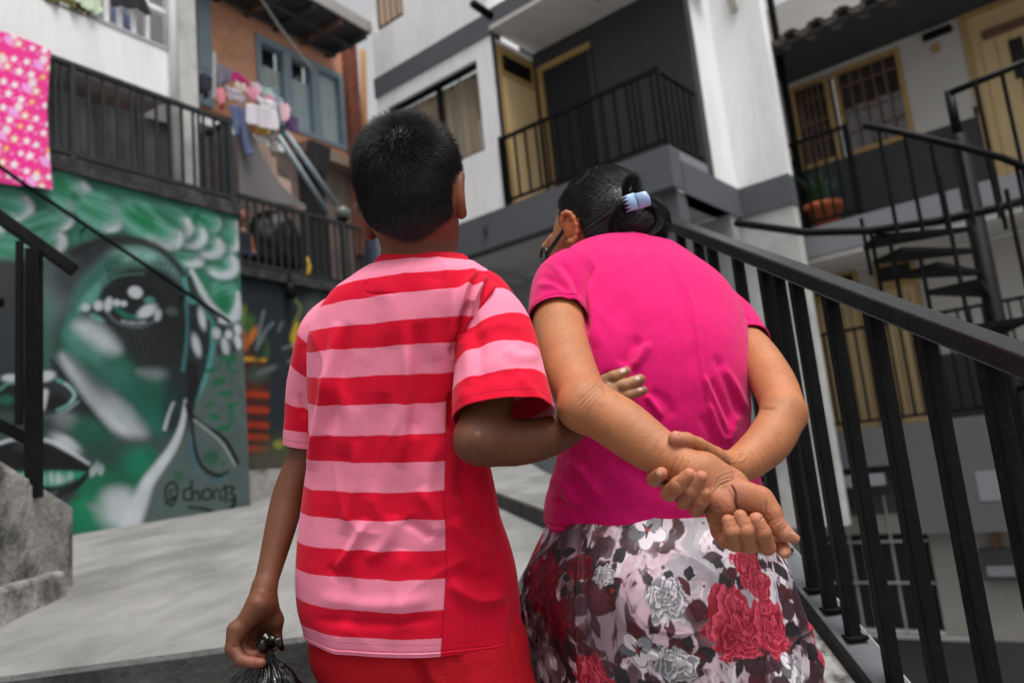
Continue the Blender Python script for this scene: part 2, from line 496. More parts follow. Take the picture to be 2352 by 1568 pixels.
# ------------------------------------------------------------------ near stair railing on the right
sl = (RF - RN)[2] / np.linalg.norm((RF - RN)[:2])
RH = 0.862
def railpt(px):
    """point of the handrail seen at photo column px"""
    lo, hi = -0.6, 6.0
    for _ in range(50):
        mid = (lo + hi) / 2
        q = RN + (rail_dir + np.array([0, 0, sl])) * mid
        if proj(q)[0] > px: lo = mid
        else: hi = mid
    return RN + (rail_dir + np.array([0, 0, sl])) * lo
sr = thing('stair_railing', 'black steel stair railing running down past the woman in pink', 'railing', RN - np.array([0, 0, RH]))
ra, rb = RN - (rail_dir + np.array([0, 0, sl])) * 0.45, RN + (rail_dir + np.array([0, 0, sl])) * 3.2
MB().bar(ra, rb, 0.052, 0.038).build('handrail', RAILTOP, sr, bevel=0.005)
dn = np.array([0, 0, -RH])
MB().bar(ra + dn, rb + dn, 0.075, 0.018).build('bottom_rail', mat('grey_worn_steel', (0.10, 0.105, 0.115), 0.45, 0.3, 12, 0.2, 60), sr, bevel=0.003)
for px in (1560, 1600, 1631, 1690, 1750, 1781, 1823, 1900, 1998, 2117, 2261, 2440):
    q = railpt(px)
    b_ = MB().bar(q + np.array([0, 0, -0.02]), q + dn + np.array([0, 0, 0.0]), 0.0285, 0.0285, up=rail_dir)
    o = b_.build('baluster', BLACK, sr, bevel=0.003)
    MB().bar(q + dn + np.array([0, 0, 0.006]), q + dn + np.array([0, 0, 0.016]), 0.05, 0.05, up=rail_dir).build('weld', BLACK, o, bevel=0.003)
mL = MB()
off = -rail_right
def cub(w0, w1, z0, z1):
    return [ra + dn + off * w + np.array([0, 0, z]) for (w, z) in ((w0, z0), (w1, z0), (w1, z1), (w0, z1))], [rb + dn + off * w + np.array([0, 0, z]) for (w, z) in ((w0, z0), (w1, z0), (w1, z1), (w0, z1))]
c0, c1 = cub(-0.06, 0.22, -0.6, -0.022)
mL.add(c0 + c1, [(0, 1, 2, 3), (7, 6, 5, 4), (0, 4, 5, 1), (1, 5, 6, 2), (2, 6, 7, 3), (3, 7, 4, 0)])
struct(mL.build('stair_kerb', TERRAZZO))
c0, c1 = cub(0.038, 0.052, -0.02, 0.012)
MB().add(c0 + c1, [(0, 1, 2, 3), (7, 6, 5, 4), (0, 4, 5, 1), (1, 5, 6, 2), (2, 6, 7, 3), (3, 7, 4, 0)]).build('edge_strip', BLACK, sr)

# ------------------------------------------------------------------ concrete stair wall with its handrail on the left
gb, gr, gl = G(112, 1369), G(168, 1342), G(0, 1419)
def up_to(g, px, py):
    """height above g at which the vertical through g meets image row py"""
    lo, hi = -1.0, 4.0
    for _ in range(40):
        mid = (lo + hi) / 2
        if proj(g + np.array([0, 0, mid]))[1] > py: lo = mid
        else: hi = mid
    return g + np.array([0, 0, lo])
tb, tr_, tl_ = up_to(gb, 112, 1134), up_to(gr, 168, 1164), up_to(gl, 0, 1077)
ext = 1.6
gl2, tl2 = gl + (gl - gb) * ext, tl_ + (tl_ - tb) * ext
back = (gr - gb)
bl2, btl2 = gl2 + back, tl2 + back + (tr_ - gr - (tb - gb)) * 0.3
pw = thing('concrete_stair_wall', 'weathered mossy concrete stair wall carrying a black handrail', 'wall', gb)
dz = np.array([0, 0, -0.25])
MB().add([gl2 + dz, gb + dz, gr + dz, bl2 + dz, tl2, tb, tr_, btl2], [(3, 2, 1, 0), (4, 5, 6, 7), (0, 1, 5, 4), (1, 2, 6, 5), (2, 3, 7, 6), (3, 0, 4, 7)]).build('wall_block', MOSSY, pw, bevel=0.02)
sa, sb = up_to(gb, 112, 1312), up_to(gl, 0, 1342)
out_ = unit(np.cross(np.array([0, 0, 1.0]), gl - gb)); out_ = out_ if out_ @ (CAM - gb) > 0 else -out_
lv = [gb + out_ * .006, gl2 + out_ * .006, gl2 + out_ * 0.10, gb + out_ * 0.10 + (gl - gb) * 0.05]
lt = [sa + out_ * .006, sb + (sb - sa) * ext + out_ * .006, sb + (sb - sa) * ext + out_ * 0.07, sa + out_ * 0.07 + (gl - gb) * 0.05]
MB().hexa([v + dz for v in lv] + lt).build('ledge', MOSSY, pw, bevel=0.015)
dpost = proj(tb)[2]
hl = thing('stair_handrail', 'black steel handrail with a square post on the mossy concrete wall', 'railing', P(75, 1112, dpost + .05))
pt, pb = P(78, 572, dpost + 0.05), P(75, 1118, dpost + 0.05)
pb = np.array([pt[0], pt[1], pb[2] - 0.05])
MB().bar(pb, pt, 0.052, 0.052, up=edge_dir).build('post', BLACK, hl, bevel=0.004)
h0, h1 = P(-160, 385, dpost + .02), P(172, 622, dpost + 0.16)
MB().bar(h0, h1, 0.055, 0.05).build('handrail', BLACK, hl, bevel=0.005)
b0 = P(45, 555, dpost - 0.05)
MB().bar(b0, np.array([b0[0], b0[1], P(45, 985, dpost - .05)[2]]), 0.022, 0.022, up=edge_dir).build('baluster', BLACK, hl)
MB().bar(P(-160, 895, dpost - .1), P(74, 1014, dpost + .05), 0.045, 0.045).build('lower_rail', BLACK, hl, bevel=0.004)
m_ = MB(); m_.tube([P(-6, 695, dpost), P(4, 695, dpost)], 0.02, 10); m_.build('knob', BLACK, hl)

# ------------------------------------------------------------------ mural wall (left)
MW = thing('mural_wall', 'concrete wall spray painted with a huge green and grey face', 'wall', FL.p(-1.5, 0, 0))
MB().box(FL, -3.4, 0.12, 0.003, 0.26, -0.45, 2.735).build('wall_core', mat('grey_green_render', (0.16, 0.2, 0.19), 0.85, 0.15, 4), MW)
sN, zN = 330, 400
S_, Z_ = np.meshgrid(np.linspace(-3.4, 0.12, sN), np.linspace(2.74, -0.35, zN))
W_ = FL.O + S_[..., None] * FL.a + Z_[..., None] * np.array([0, 0, 1.0])
W_ = W_.reshape(-1, 3)
pp = proj(W_)
def a_(r, g, b): return np.array(alb(r, g, b, 1.0)) ** 1.15 * .76
WH, TL, TE, GR_, DK, BK, GY = a_(202, 207, 213), a_(108, 166, 153), a_(36, 112, 96), a_(16, 120, 82), a_(48, 54, 59), a_(20, 23, 27), a_(84, 96, 96)
pt_ = Paint(pp[:, 0], pp[:, 1], a_(96, 110, 108))
# leafy hair along the top
pt_.poly([(-400, 200), (120, 360), (560, 470), (560, 800), (470, 760), (430, 640), (330, 560), (230, 560), (110, 610), (-400, 640)], a_(66, 132, 112), 1, 14)
def petal(x, y, rx, ry, an, rim0, rim1, w, green=.6, white=.9):
    pt_.blob(x + 5, y + 7, rx * 1.12, ry * 1.12, an, a_(44, 74, 68), .75, .35)
    pt_.blob(x, y, rx, ry, an, a_(104, 166, 150), .95, .22)
    ca, sa = math.cos(an), math.sin(an)
    pt_.blob(x - ca * rx * .25, y - sa * rx * .25, rx * .6, ry * .38, an, a_(20, 132, 88), green, .6)
    for k in range(4):
        f = (k - 1.5) * .34
        pt_.line([(x - ca * rx * .7 - sa * ry * f, y - sa * rx * .7 + ca * ry * f), (x + ca * rx * .5 - sa * ry * f * 1.5, y + sa * rx * .5 + ca * ry * f * 1.5)], 5, [a_(18, 120, 82), a_(130, 186, 172)][k % 2], .55, .8)
    arc = [(x + (rx - w * .4) * math.cos(t) * ca - (ry - w * .4) * math.sin(t) * sa, y + (rx - w * .4) * math.cos(t) * sa + (ry - w * .4) * math.sin(t) * ca) for t in np.linspace(rim0, rim1, 9)]
    pt_.line(arc, [w * .6, w * 1.1, w * 1.2, w * .9, w * .5], WH, white, .75)
    pt_.line([(x + (a - x) * .82, y + (b - y) * .82) for a, b in arc], w * 1.3, WH, white * .35, .9)
petal(20, 470, 58, 40, .3, -.9, 1.2, 15, .4); petal(-70, 520, 80, 50, .3, -.9, 1.0, 16)
petal(105, 515, 66, 32, -.25, -.6, 1.3, 11, .5); petal(20, 575, 62, 36, .2, -.6, .6, 10, .5); petal(110, 565, 44, 34, -.6, -.2, 1.5, 17, .7, .95)
petal(150, 438, 62, 46, .45, -1.0, .9, 18, .8); petal(228, 488, 62, 44, .45, -.9, .9, 15, .6)
petal(520, 690, 34, 60, -.2, .2, 2.6, 13, .9, .6)
petal(525, 545, 34, 44, .4, -1.4, 1.2, 15, .4); petal(470, 505, 40, 30, .5, -.8, .8, 6, .9, .4)
petal(505, 605, 44, 34, .3, -.9, 1.9, 17, .6); petal(435, 590, 34, 24, .2, -.6, 1.6, 17, .4); petal(475, 562, 40, 30, .35, -.8, 1.6, 18, .6)
petal(432, 535, 44, 34, .45, -.8, 1.5, 17, .7); petal(392, 508, 54, 34, .55, -.9, 1.2, 16, .8)
petal(345, 515, 84, 44, .55, -.5, 1.3, 16, 1.0)
for x, y, rx, ry, an in ((140, 420, 20, 10, .6), (172, 452, 12, 8, .6), (380, 498, 40, 9, .7), (330, 490, 30, 8, .6), (450, 500, 8, 16, .3), (505, 700, 20, 34, .3)): pt_.blob(x, y, rx, ry, an, GR_, 0.8, 0.5)
pt_.line([(440, 622), (472, 680), (500, 722), (528, 736), (544, 704), (546, 672)], [10, 18, 22, 20, 14, 8], WH, .92, .6)
pt_.line([(452, 620), (490, 690), (520, 712)], 12, GR_, .6, .8)
# face
pt_.poly([(-500, 612), (60, 600), (165, 566), (260, 548), (390, 582), (440, 680), (470, 760), (460, 900), (420, 1000), (330, 1150), (290, 1260), (-500, 1300)], a_(58, 64, 69), 1, 12)
pt_.blob(20, 640, 120, 40, 0, a_(74, 76, 80), .9, .7)
pt_.blob(120, 680, 46, 80, .15, a_(112, 130, 130), .75, .8); pt_.blob(105, 780, 26, 90, .05, a_(76, 128, 116), .6, .8)
pt_.blob(170, 780, 44, 60, .3, a_(48, 56, 60), .8, .8); pt_.blob(40, 760, 46, 90, 0, a_(62, 66, 70), .9, .7); pt_.blob(150, 640, 30, 40, 0, a_(54, 58, 62), .7, .8)
pt_.poly([(155, 760), (186, 650), (245, 590), (320, 566), (385, 590), (425, 650), (438, 712), (330, 640), (240, 660), (190, 720)], a_(92, 140, 130), .9, 20)
pt_.blob(320, 585, 54, 18, .05, a_(150, 190, 182), .8, .7); pt_.blob(385, 640, 30, 36, .6, a_(120, 150, 148), .6, .8)
pt_.line([(150, 770), (176, 700), (212, 640), (275, 590)], 20, a_(62, 118, 106), .8, .9)
pt_.line([(165, 582), (240, 552), (312, 552), (372, 576), (420, 628), (442, 676)], [10, 24, 18, 14, 12, 10], a_(40, 44, 48), .9, .6)
for i in range(26): pt_.line([(170 + i * 9, 590 - 14 * math.sin(i * .12)), (176 + i * 9, 562 - 12 * math.sin(i * .12))], 4, a_(48, 52, 56), .5, .7)
pt_.poly([(195, 735), (215, 690), (250, 645), (310, 618), (385, 628), (428, 685), (428, 770), (410, 840), (345, 862), (285, 800), (235, 755)], a_(38, 42, 46), 1, 10)
pt_.blob(330, 800, 90, 50, .3, a_(44, 49, 53), 1, .4)
for i in range(22):
    x = 252 + i * 8.0
    y = 628 + abs(i - 9) * 1.6 + (i > 14) * (i - 14) * 5
    pt_.line([(x, y + 6), (x + 2 + (i - 9) * .6, y - 20), (x + 1 + (i - 9) * 1.6, y - 42 - 10 * math.sin(i))], [5, 4, 1.6], BK, .9, .4)
pt_.poly([(178, 716), (186, 690), (222, 652), (232, 664), (214, 700)], TL, .95, 7)
pt_.line([(232, 660), (270, 635), (330, 628)], 6, TL * .7, .5, .7)
pt_.blob(304, 694, 66, 50, 0, a_(30, 33, 37), 1, .2)
pt_.line([(238, 690), (262, 735), (320, 750), (365, 730)], 8, a_(110, 118, 122), .6, .6)
pt_.line([(266, 706), (288, 724), (316, 730)], 13, TE, 1, .5)
pt_.blob(338, 714, 24, 13, -.5, WH, 1, .4); pt_.blob(311, 671, 17, 14, .3, WH, 1, .2)
for x, y, rx, ry in ((249, 699, 9, 17), (268, 695, 9, 8), (284, 697, 8, 7), (226, 702, 11, 12), (197, 706, 10, 9), (363, 724, 8, 14)): pt_.blob(x, y, rx, ry, .2, WH, .95, .35)
pt_.blob(343, 690, 12, 9, 0, TL, .8, .5); pt_.blob(222, 730, 20, 7, .5, TL, .8, .4); pt_.blob(395, 715, 14, 10, .3, a_(120, 140, 138), .7, .5)
for i in range(12): pt_.blob(280 + i * 5, 737 + 5 * math.sin(i * .25), 1.8, 4, 0, a_(180, 186, 190), .8, .3)
for i in range(7): pt_.line([(300 + i * 12, 770), (308 + i * 14, 800)], 2.4, BK, .7, .5)
# cheek
pt_.poly([(140, 800), (165, 745), (200, 742), (275, 806), (330, 862), (415, 850), (432, 900), (400, 985), (345, 1000), (300, 930), (235, 870), (170, 830)], TE, 1, 24)
pt_.blob(250, 850, 60, 30, .6, a_(70, 120, 110), .6, .8)
pt_.poly([(150, 770), (172, 738), (240, 770), (230, 830), (170, 815)], TL * .75, .8, 20)
pt_.poly([(170, 748), (205, 736), (245, 760), (275, 802), (252, 812), (206, 784)], WH, .80, 20)
pt_.poly([(316, 852), (370, 848), (392, 862), (350, 872)], WH, .45, 14)
pt_.poly([(390, 850), (430, 840), (438, 960), (410, 1000), (385, 990), (370, 930)], a_(38, 50, 58), .95, 18)
pt_.poly([(142, 818), (166, 832), (215, 880), (275, 925), (325, 978), (332, 1004), (290, 1006), (240, 972), (188, 905), (150, 850)], WH, .72, 24)
pt_.poly([(142, 818), (166, 840), (215, 895), (262, 950), (300, 1000), (280, 1000), (236, 968), (188, 905)], WH, .62, 11)
pt_.blob(280, 945, 40, 22, .7, a_(160, 176, 180), .5, .6)
pt_.line([(118, 826), (150, 880), (200, 944), (262, 1016)], [8, 26, 28, 8], a_(34, 40, 44), .85, .9)
pt_.line([(132, 838), (164, 892), (214, 955), (250, 1000)], [4, 8, 8, 4], BK, .9, .6)
# nose
pt_.poly([(-300, 850), (60, 850), (130, 872), (172, 905), (160, 940), (60, 950), (-300, 960)], a_(52, 58, 62), 1, 10)
pt_.poly([(-60, 905), (40, 885), (90, 900), (140, 905), (152, 925), (110, 945), (-60, 945)], BK, .95, 9)
pt_.line([(132, 872), (160, 888), (172, 908), (160, 928), (132, 942)], 9, TL, .9, .4); pt_.line([(150, 880), (170, 905), (160, 924)], 4, WH, .8, .5)
pt_.blob(24, 868, 20, 9, 0, WH, .9, .4); pt_.blob(105, 864, 22, 12, -.2, WH, .95, .35)
pt_.line([(104, 900), (98, 930), (92, 945)], 15, WH, .9, .4); pt_.line([(0, 895), (20, 880), (48, 882)], 6, TL, .7, .5); pt_.blob(15, 918, 18, 12, 0, TE, .8, .5)
pt_.line([(95, 960), (140, 950), (180, 922)], 6, a_(150, 156, 160), .8, .6)
# mouth and chin
pt_.poly([(-300, 960), (130, 955), (250, 1000), (330, 1010), (400, 1000), (380, 1060), (320, 1130), (300, 1260), (-300, 1260)], a_(70, 92, 90), .9, 20)
pt_.blob(150, 968, 26, 20, 0, a_(150, 156, 160), .8, .6); pt_.blob(205, 995, 50, 36, .3, a_(34, 110, 88), .8, .6)
pt_.poly([(170, 1100), (230, 1075), (300, 1060), (345, 1020), (360, 1080), (320, 1130), (290, 1230), (170, 1240)], a_(18, 118, 88), .9, 18)
pt_.blob(310, 1055, 34, 30, 0, a_(14, 140, 108), .8, .6); pt_.blob(200, 1180, 40, 40, 0, a_(22, 140, 100), .8, .6); pt_.blob(215, 1165, 18, 10, .4, a_(130, 136, 140), .6, .5)
pt_.poly([(-300, 1030), (25, 1016), (60, 1024), (98, 1016), (140, 1032), (206, 1072), (198, 1094), (150, 1082), (-300, 1084)], BK, 1, 5)
pt_.line([(-60, 1040), (30, 1008), (60, 1017), (96, 1009), (136, 1021), (204, 1064)], [6, 9, 6, 9, 11, 7], WH, .95, .4)
pt_.blob(150, 1016, 38, 15, .55, WH, .9, .5); pt_.blob(40, 1032, 14, 6, 0, a_(120, 126, 130), .6, .5)
pt_.poly([(-60, 1080), (190, 1082), (175, 1108), (120, 1124), (-60, 1120)], a_(44, 150, 122), 1, 5)
for k_, x in enumerate((18, 36, 52, 62, 84, 98, 118, 134, 146, 162)): pt_.blob(x, 1097 + (k_ % 3) * 3, 6 + k_ % 2, 13 + (k_ * 5) % 4, .1 * (k_ % 3 - 1), WH, .40 + .10 * (k_ % 4), .7)
pt_.line([(10, 1118), (80, 1124), (150, 1112)], 9, a_(60, 130, 118), .6, .8)
pt_.line([(100, 1122), (150, 1130), (180, 1110), (204, 1084)], [12, 20, 16, 8], BK, 1, .4); pt_.blob(140, 1140, 40, 14, -.1, a_(60, 66, 72), .8, .4)
for x, y in ((222, 1072), (232, 1078), (213, 1082)): pt_.blob(x, y, 7, 13, .2, a_(180, 190, 195), .9, .4)
pt_.blob(280, 1172, 48, 42, 0, WH, .85, .7); pt_.blob(268, 1140, 30, 22, 0, WH, .6, .8)
pt_.poly([(427, 915), (445, 960), (440, 1010), (400, 1060), (350, 1130), (320, 1200), (300, 1260), (700, 1260), (700, 760), (540, 740), (500, 770), (490, 860)], a_(94, 110, 108), 1, 6)
pt_.line([(427, 918), (418, 975), (398, 1025), (368, 1068), (338, 1110), (318, 1160), (298, 1205)], [7, 14, 20, 24, 30, 38, 46], WH, .95, .5)
pt_.line([(398, 925), (388, 950), (378, 985)], 8, WH, .8, .5)
pt_.blob(210, 880, 26, 60, -.6, a_(40, 74, 68), .45, .9); pt_.blob(345, 905, 50, 40, .5, a_(30, 92, 80), .6, .9); pt_.blob(400, 790, 40, 90, .1, a_(34, 40, 45), .75, .8)
pt_.blob(250, 1040, 60, 40, .4, a_(30, 78, 66), .6, .9); pt_.blob(60, 980, 80, 24, 0, a_(52, 62, 64), .7, .9)
pt_.poly([(-60, 1044), (30, 1026), (62, 1032), (100, 1024), (142, 1040), (200, 1076), (150, 1080), (-60, 1082)], a_(16, 18, 21), .9, 5)
pt_.poly([(-60, 1112), (60, 1120), (130, 1116), (178, 1098), (150, 1136), (90, 1152), (-60, 1150)], a_(28, 32, 36), .9, 6)
pt_.line([(20, 1132), (80, 1138), (130, 1130)], 6, a_(120, 128, 130), .5, .9)
# ear
pt_.poly([(432, 690), (458, 690), (484, 730), (490, 800), (470, 880), (440, 930), (425, 900), (428, 780)], a_(40, 50, 58), 1, 6)
pt_.line([(424, 640), (436, 690), (458, 692), (480, 724), (488, 792), (472, 868), (446, 925)], 11, a_(92, 158, 156), .9, .5)
pt_.line([(428, 690), (430, 770), (420, 850)], 9, a_(78, 128, 130), .8, .5)
pt_.blob(464, 732, 8, 26, -.2, WH, .9, .5); pt_.blob(451, 792, 9, 26, -.25, WH, .9, .5)
pt_.line([(440, 840), (444, 890), (436, 945)], [22, 30, 14], BK, .95, .4)
pt_.line([(436, 640), (452, 680), (480, 712), (505, 742), (520, 770)], 14, DK, .9, .4)
for x, y, rx, ry in ((497, 765, 10, 13), (525, 768, 9, 10), (546, 756, 8, 13), (517, 795, 8, 20), (546, 785, 8, 17), (515, 735, 14, 8)): pt_.blob(x, y, rx, ry, -.2, WH, .95, .3)
for x, y in ((503, 805), (537, 800), (480, 745)): pt_.blob(x, y, 5, 14, 0, DK, .9, .4)
for i in range(34):
    pt_.blob(476 + (i * 37 % 66), 822 + (i * 53 % 185), 4.5 + i % 3, 7 + i % 5, (i % 7) * .4, a_(26, 112, 78), .75, .5)
pt_.line([(500, 840), (515, 815), (528, 850)], 8, a_(26, 112, 78), .8, .5); pt_.line([(525, 930), (535, 960), (520, 985)], 10, a_(26, 112, 78), .8, .5)
# leaf drop below the ear, signature
pt_.line([(432, 930), (440, 955), (470, 978), (515, 1008), (545, 1062)], [16, 14, 9, 10, 12], BK, .97, .35)
pt_.line([(440, 950), (446, 1020), (464, 1070), (500, 1092), (524, 1082)], [8, 8, 9, 11, 6], BK, .95, .4)
pt_.line([(446, 964), (478, 988), (512, 1020), (540, 1068)], 5, a_(170, 176, 178), .85, .5); pt_.line([(438, 1000), (446, 1060), (480, 1104), (520, 1092)], 6, a_(70, 126, 150), .6, .6)
pt_.blob(485, 1050, 18, 18, .6, a_(24, 96, 66), .8, .5); pt_.blob(512, 1065, 6, 6, 0, a_(24, 96, 66), .8, .5); pt_.blob(410, 1095, 12, 14, 0, a_(24, 100, 70), .6, .5)
K_ = dict(c=BK, alpha=.95, soft=.4)
pt_.line([(401, 1141), (390, 1150), (380, 1138), (383, 1116), (396, 1107), (407, 1120), (404, 1146), (394, 1160), (380, 1152)], 6, **K_)      # @
pt_.line([(398, 1124), (390, 1130), (394, 1142), (401, 1140)], 5, **K_)
pt_.line([(434, 1120), (422, 1128), (424, 1146), (438, 1146)], 6, **K_)           # c
pt_.line([(440, 1104), (442, 1148)], 6, **K_); pt_.line([(442, 1134), (454, 1126), (458, 1148)], 5, **K_)   # h
pt_.line([(474, 1122), (464, 1132), (470, 1146), (484, 1142), (484, 1126), (474, 1122)], 6, **K_)   # o
pt_.line([(492, 1146), (493, 1126), (504, 1126), (506, 1146)], 5, **K_)           # n
pt_.blob(511, 1146, 3, 3, 0, BK, 1, .3); pt_.line([(512, 1124), (519, 1116), (518, 1150)], 6, **K_)   # . 1
pt_.line([(526, 1116), (538, 1120), (530, 1131), (541, 1140), (526, 1150)], 6, **K_)   # 3
pt_.line([(432, 1164), (470, 1168), (500, 1180), (530, 1170), (540, 1148)], [5, 8, 12, 14, 8], **K_)
pt_.C *= (0.80 + 0.4 * fbm(np.stack([S_.ravel() * 7, Z_.ravel() * 7, 0 * S_.ravel()], -1), 4, 3))[:, None]
mesh('painted_face', W_, grid_faces(sN, zN)[:, ::-1], vmat('mural_paint', 0.75, 0.3, bump=0.3, bscale=60), MW, col=np.clip(pt_.C, 0, .9))
wr = thing('wall_handrail', 'thin black pipe handrail slanting across the green mural', 'handrail', FL.p(-1.2, -0.1, 1.5))
def fl(px, py, t): return FL.p(*((lambda s: (s[0], t, s[1]))(FL.at(px, py, t))))
MB().tube([fl(-40, 355, -0.10), fl(69, 432, -0.10), fl(300, 586, -0.10), fl(528, 739, -0.10)], 0.016, 8).build('pipe', BLACK, wr, True)
for q in ((200, 519), (430, 673)):
    MB().tube([fl(*q, -0.10), FL.p(FL.at(*q, -.1)[0], 0.0, FL.at(*q, -.1)[1] - 0.03)], 0.008, 6).build('bracket', BLACK, wr)

# ------------------------------------------------------------------ walkway and railing above the mural
struct(MB().box(FL, -3.4, 0.14, -0.03, 1.6, 2.742, 2.87).build('upper_walkway', LEDGE))
R1 = thing('walkway_railing', 'long grey black steel railing on the walkway above the green mural', 'railing', FL.p(-1.4, 0.02, 2.88))
zt, zb = FL.at(330, 205, 0)[1], FL.at(330, 404, 0)[1]
MB().box(FL, -3.4, 0.09, 0.0, 0.045, 3.68, 3.72).build('top_rail', FARBLACK, R1)
MB().box(FL, -3.4, 0.09, 0.005, 0.04, 2.905, 2.94).build('bottom_rail', FARBLACK, R1)
MB().box(FL, 0.05, 0.095, 0.046, 1.3, 3.68, 3.72).build('top_rail', FARBLACK, R1)
MB().box(FL, 0.055, 0.09, 0.046, 1.3, 2.905, 2.94).build('bottom_rail', FARBLACK, R1)
for px, w in ((20, .02), (60, .02), (90, .02), (111, .02), (126, .02), (142, .02), (166, .042), (204, .022), (238, .022), (271, .022), (303, .02), (318, .02), (330, .02), (360, .022), (390, .022), (418, .022), (444, .02), (457, .02), (468, .02), (492, .022), (512, .022)):
    s = FL.at(px, 300, 0.02)[0]
    MB().box(FL, s - w / 2, s + w / 2, 0.022 - w / 2, 0.022 + w / 2, 2.742 + 0.13 if w > .03 else 2.94, 3.68).build('post' if w > .03 else 'baluster', FARBLACK, R1)
MB().box(FL, 0.045, 0.1, -0.005, 0.05, 2.872, 3.73).build('post', FARBLACK, R1)
for k in range(9):
    t = 0.17 + k * 0.13
    MB().box(FL, 0.061, 0.083, t - .011, t + .011, 2.94, 3.68).build('baluster', FARBLACK, R1)

def sheet(name, label, cat, poly_px, t, m, amp=0.02, fr=FL, group=None, colf=None, n=60, parent=None, folds=7.0, thick=0.006, seed=1):
    """a hanging cloth: outline measured on the plane t of a house front, with hanging folds and real thickness"""
    q = np.array([fr.at(x, y, t) for x, y in poly_px])
    s0, s1, z0, z1 = q[:, 0].min(), q[:, 0].max(), q[:, 1].min(), q[:, 1].max()
    h = max((s1 - s0), (z1 - z0)) / n
    ns, nz = max(int((s1 - s0) / h), 3), max(int((z1 - z0) / h), 3)
    S, Z = np.meshgrid(np.linspace(s0, s1, ns + 1), np.linspace(z0, z1, nz + 1))
    x, y = S.ravel(), Z.ravel()
    ins = np.zeros(len(x), bool)
    near = np.full(len(x), 1e9); nx, ny = x.copy(), y.copy()
    for k in range(len(q)):
        a, b = q[k], q[(k + 1) % len(q)]
        ins ^= ((a[1] > y) != (b[1] > y)) & (x < (b[0] - a[0]) * (y - a[1]) / (b[1] - a[1] + 1e-12) + a[0])
        e = b - a
        tt = np.clip(((x - a[0]) * e[0] + (y - a[1]) * e[1]) / (e @ e + 1e-12), 0, 1)
        cx, cy = a[0] + tt * e[0], a[1] + tt * e[1]
        d = np.hypot(x - cx, y - cy); k_ = d < near
        near[k_], nx[k_], ny[k_] = d[k_], cx[k_], cy[k_]
    F = grid_faces(ns + 1, nz + 1)
    keep = ins[F].sum(1) >= 2
    F = F[keep]
    out = ~ins
    x, y = np.where(out, nx, x), np.where(out, ny, y)
    wv = np.sin((x - s0) / max(s1 - s0, .05) * folds * 2.2 + seed + (y - z0) * 1.5) + .6 * np.sin((x - s0) / max(s1 - s0, .05) * folds * 4.7 + y * 3 + seed * 2)
    T = t + amp * wv * (0.35 + 0.65 * (z1 - y) / max(z1 - z0, .01))
    V = fr.O + x[:, None] * fr.a + T[:, None] * fr.n + y[:, None] * np.array([0, 0, 1.0])
    used = np.unique(F); mp = -np.ones(len(V), int); mp[used] = np.arange(len(used))
    V, F = V[used], mp[F]
    col = None
    if colf is not None:
        pj = proj(V); col = colf(pj[:, 0], pj[:, 1])
    o = mesh(name, V, F, m, parent, True, col)
    md = o.modifiers.new('cloth', 'SOLIDIFY'); md.thickness = thick; md.offset = 0
    if parent is None: tag(o, label, cat, group)
    return o
def stars(X, Y):
    p = Paint(X, Y, alb(232, 40, 130, 1.3))
    pinkl, wht, org, yel, lil = alb(244, 120, 175, 1.3), alb(246, 226, 240, 1.3), alb(250, 120, 70, 1.3), alb(252, 190, 110, 1.3), alb(232, 150, 210, 1.3)
    def star(x, y, r, c, rot):
        pts = []
        for k in range(10):
            a = rot + k * math.pi / 5; rr = r if k % 2 == 0 else r * .48
            pts.append((x + rr * math.sin(a), y - rr * math.cos(a)))
        p.poly(pts, c, 1, 1.6, False)
    r_ = random.Random(4)
    for gy in range(-2, 12):
        for gx in range(-9, 9):
            x = gx * 27 + (gy % 2) * 13 + r_.uniform(-4, 4) + 5; y = 62 + gy * 31 + gx * 9 + r_.uniform(-4, 4)
            k = (gx * 3 + gy * 5) % 7
            if k == 1: star(x, y, 15, org, .2); star(x, y, 9, wht, .2)
            elif k == 3: star(x, y, 10, org, .5); star(x, y, 6, yel, .5)
            elif k == 5: p.blob(x, y, 15, 8, .8, lil, .9, .3); p.blob(x + 12, y - 12, 9, 10, 0, wht, .8, .4)
            else: star(x, y, 10 + r_.uniform(-1, 2), wht, r_.uniform(-.3, .3))
            p.blob(x + 13, y + 12, 5, 5, 0, pinkl, .8, .4)
    return p.C
sheet('bed_sheet', 'pink bed sheet printed with white and orange stars hanging over the railing', 'bed sheet',
      [(-190, 20), (0, 72), (60, 90), (117, 117), (112, 180), (108, 250), (112, 330), (121, 437), (60, 428), (0, 420), (-190, 405)], -0.05,
      vmat('star_print_cloth', 0.85, 0.2, sheen=0.3), amp=0.012, colf=stars, n=170, folds=5)
sheet('tarpaulin', 'grey tarpaulin sheets draped behind the railing above the mural', 'tarpaulin',
      [(-120, 130), (111, 200), (240, 240), (384, 285), (392, 480), (-120, 380)], 0.40, mat('grey_tarpaulin', (0.06, 0.064, 0.068), 0.6, 0.35, 5, 0.4, 20, dirt=(0.012, 0.012, 0.014), dirt_amt=.9, dscale=3), amp=0.05, n=90, folds=13)
tag(MB().box(FL, -3.4, 0.30, 1.45, 1.6, 2.875, 4.6).build('red_wall', REDWALL), 'dark red house wall in shade behind the walkway railing', 'wall')
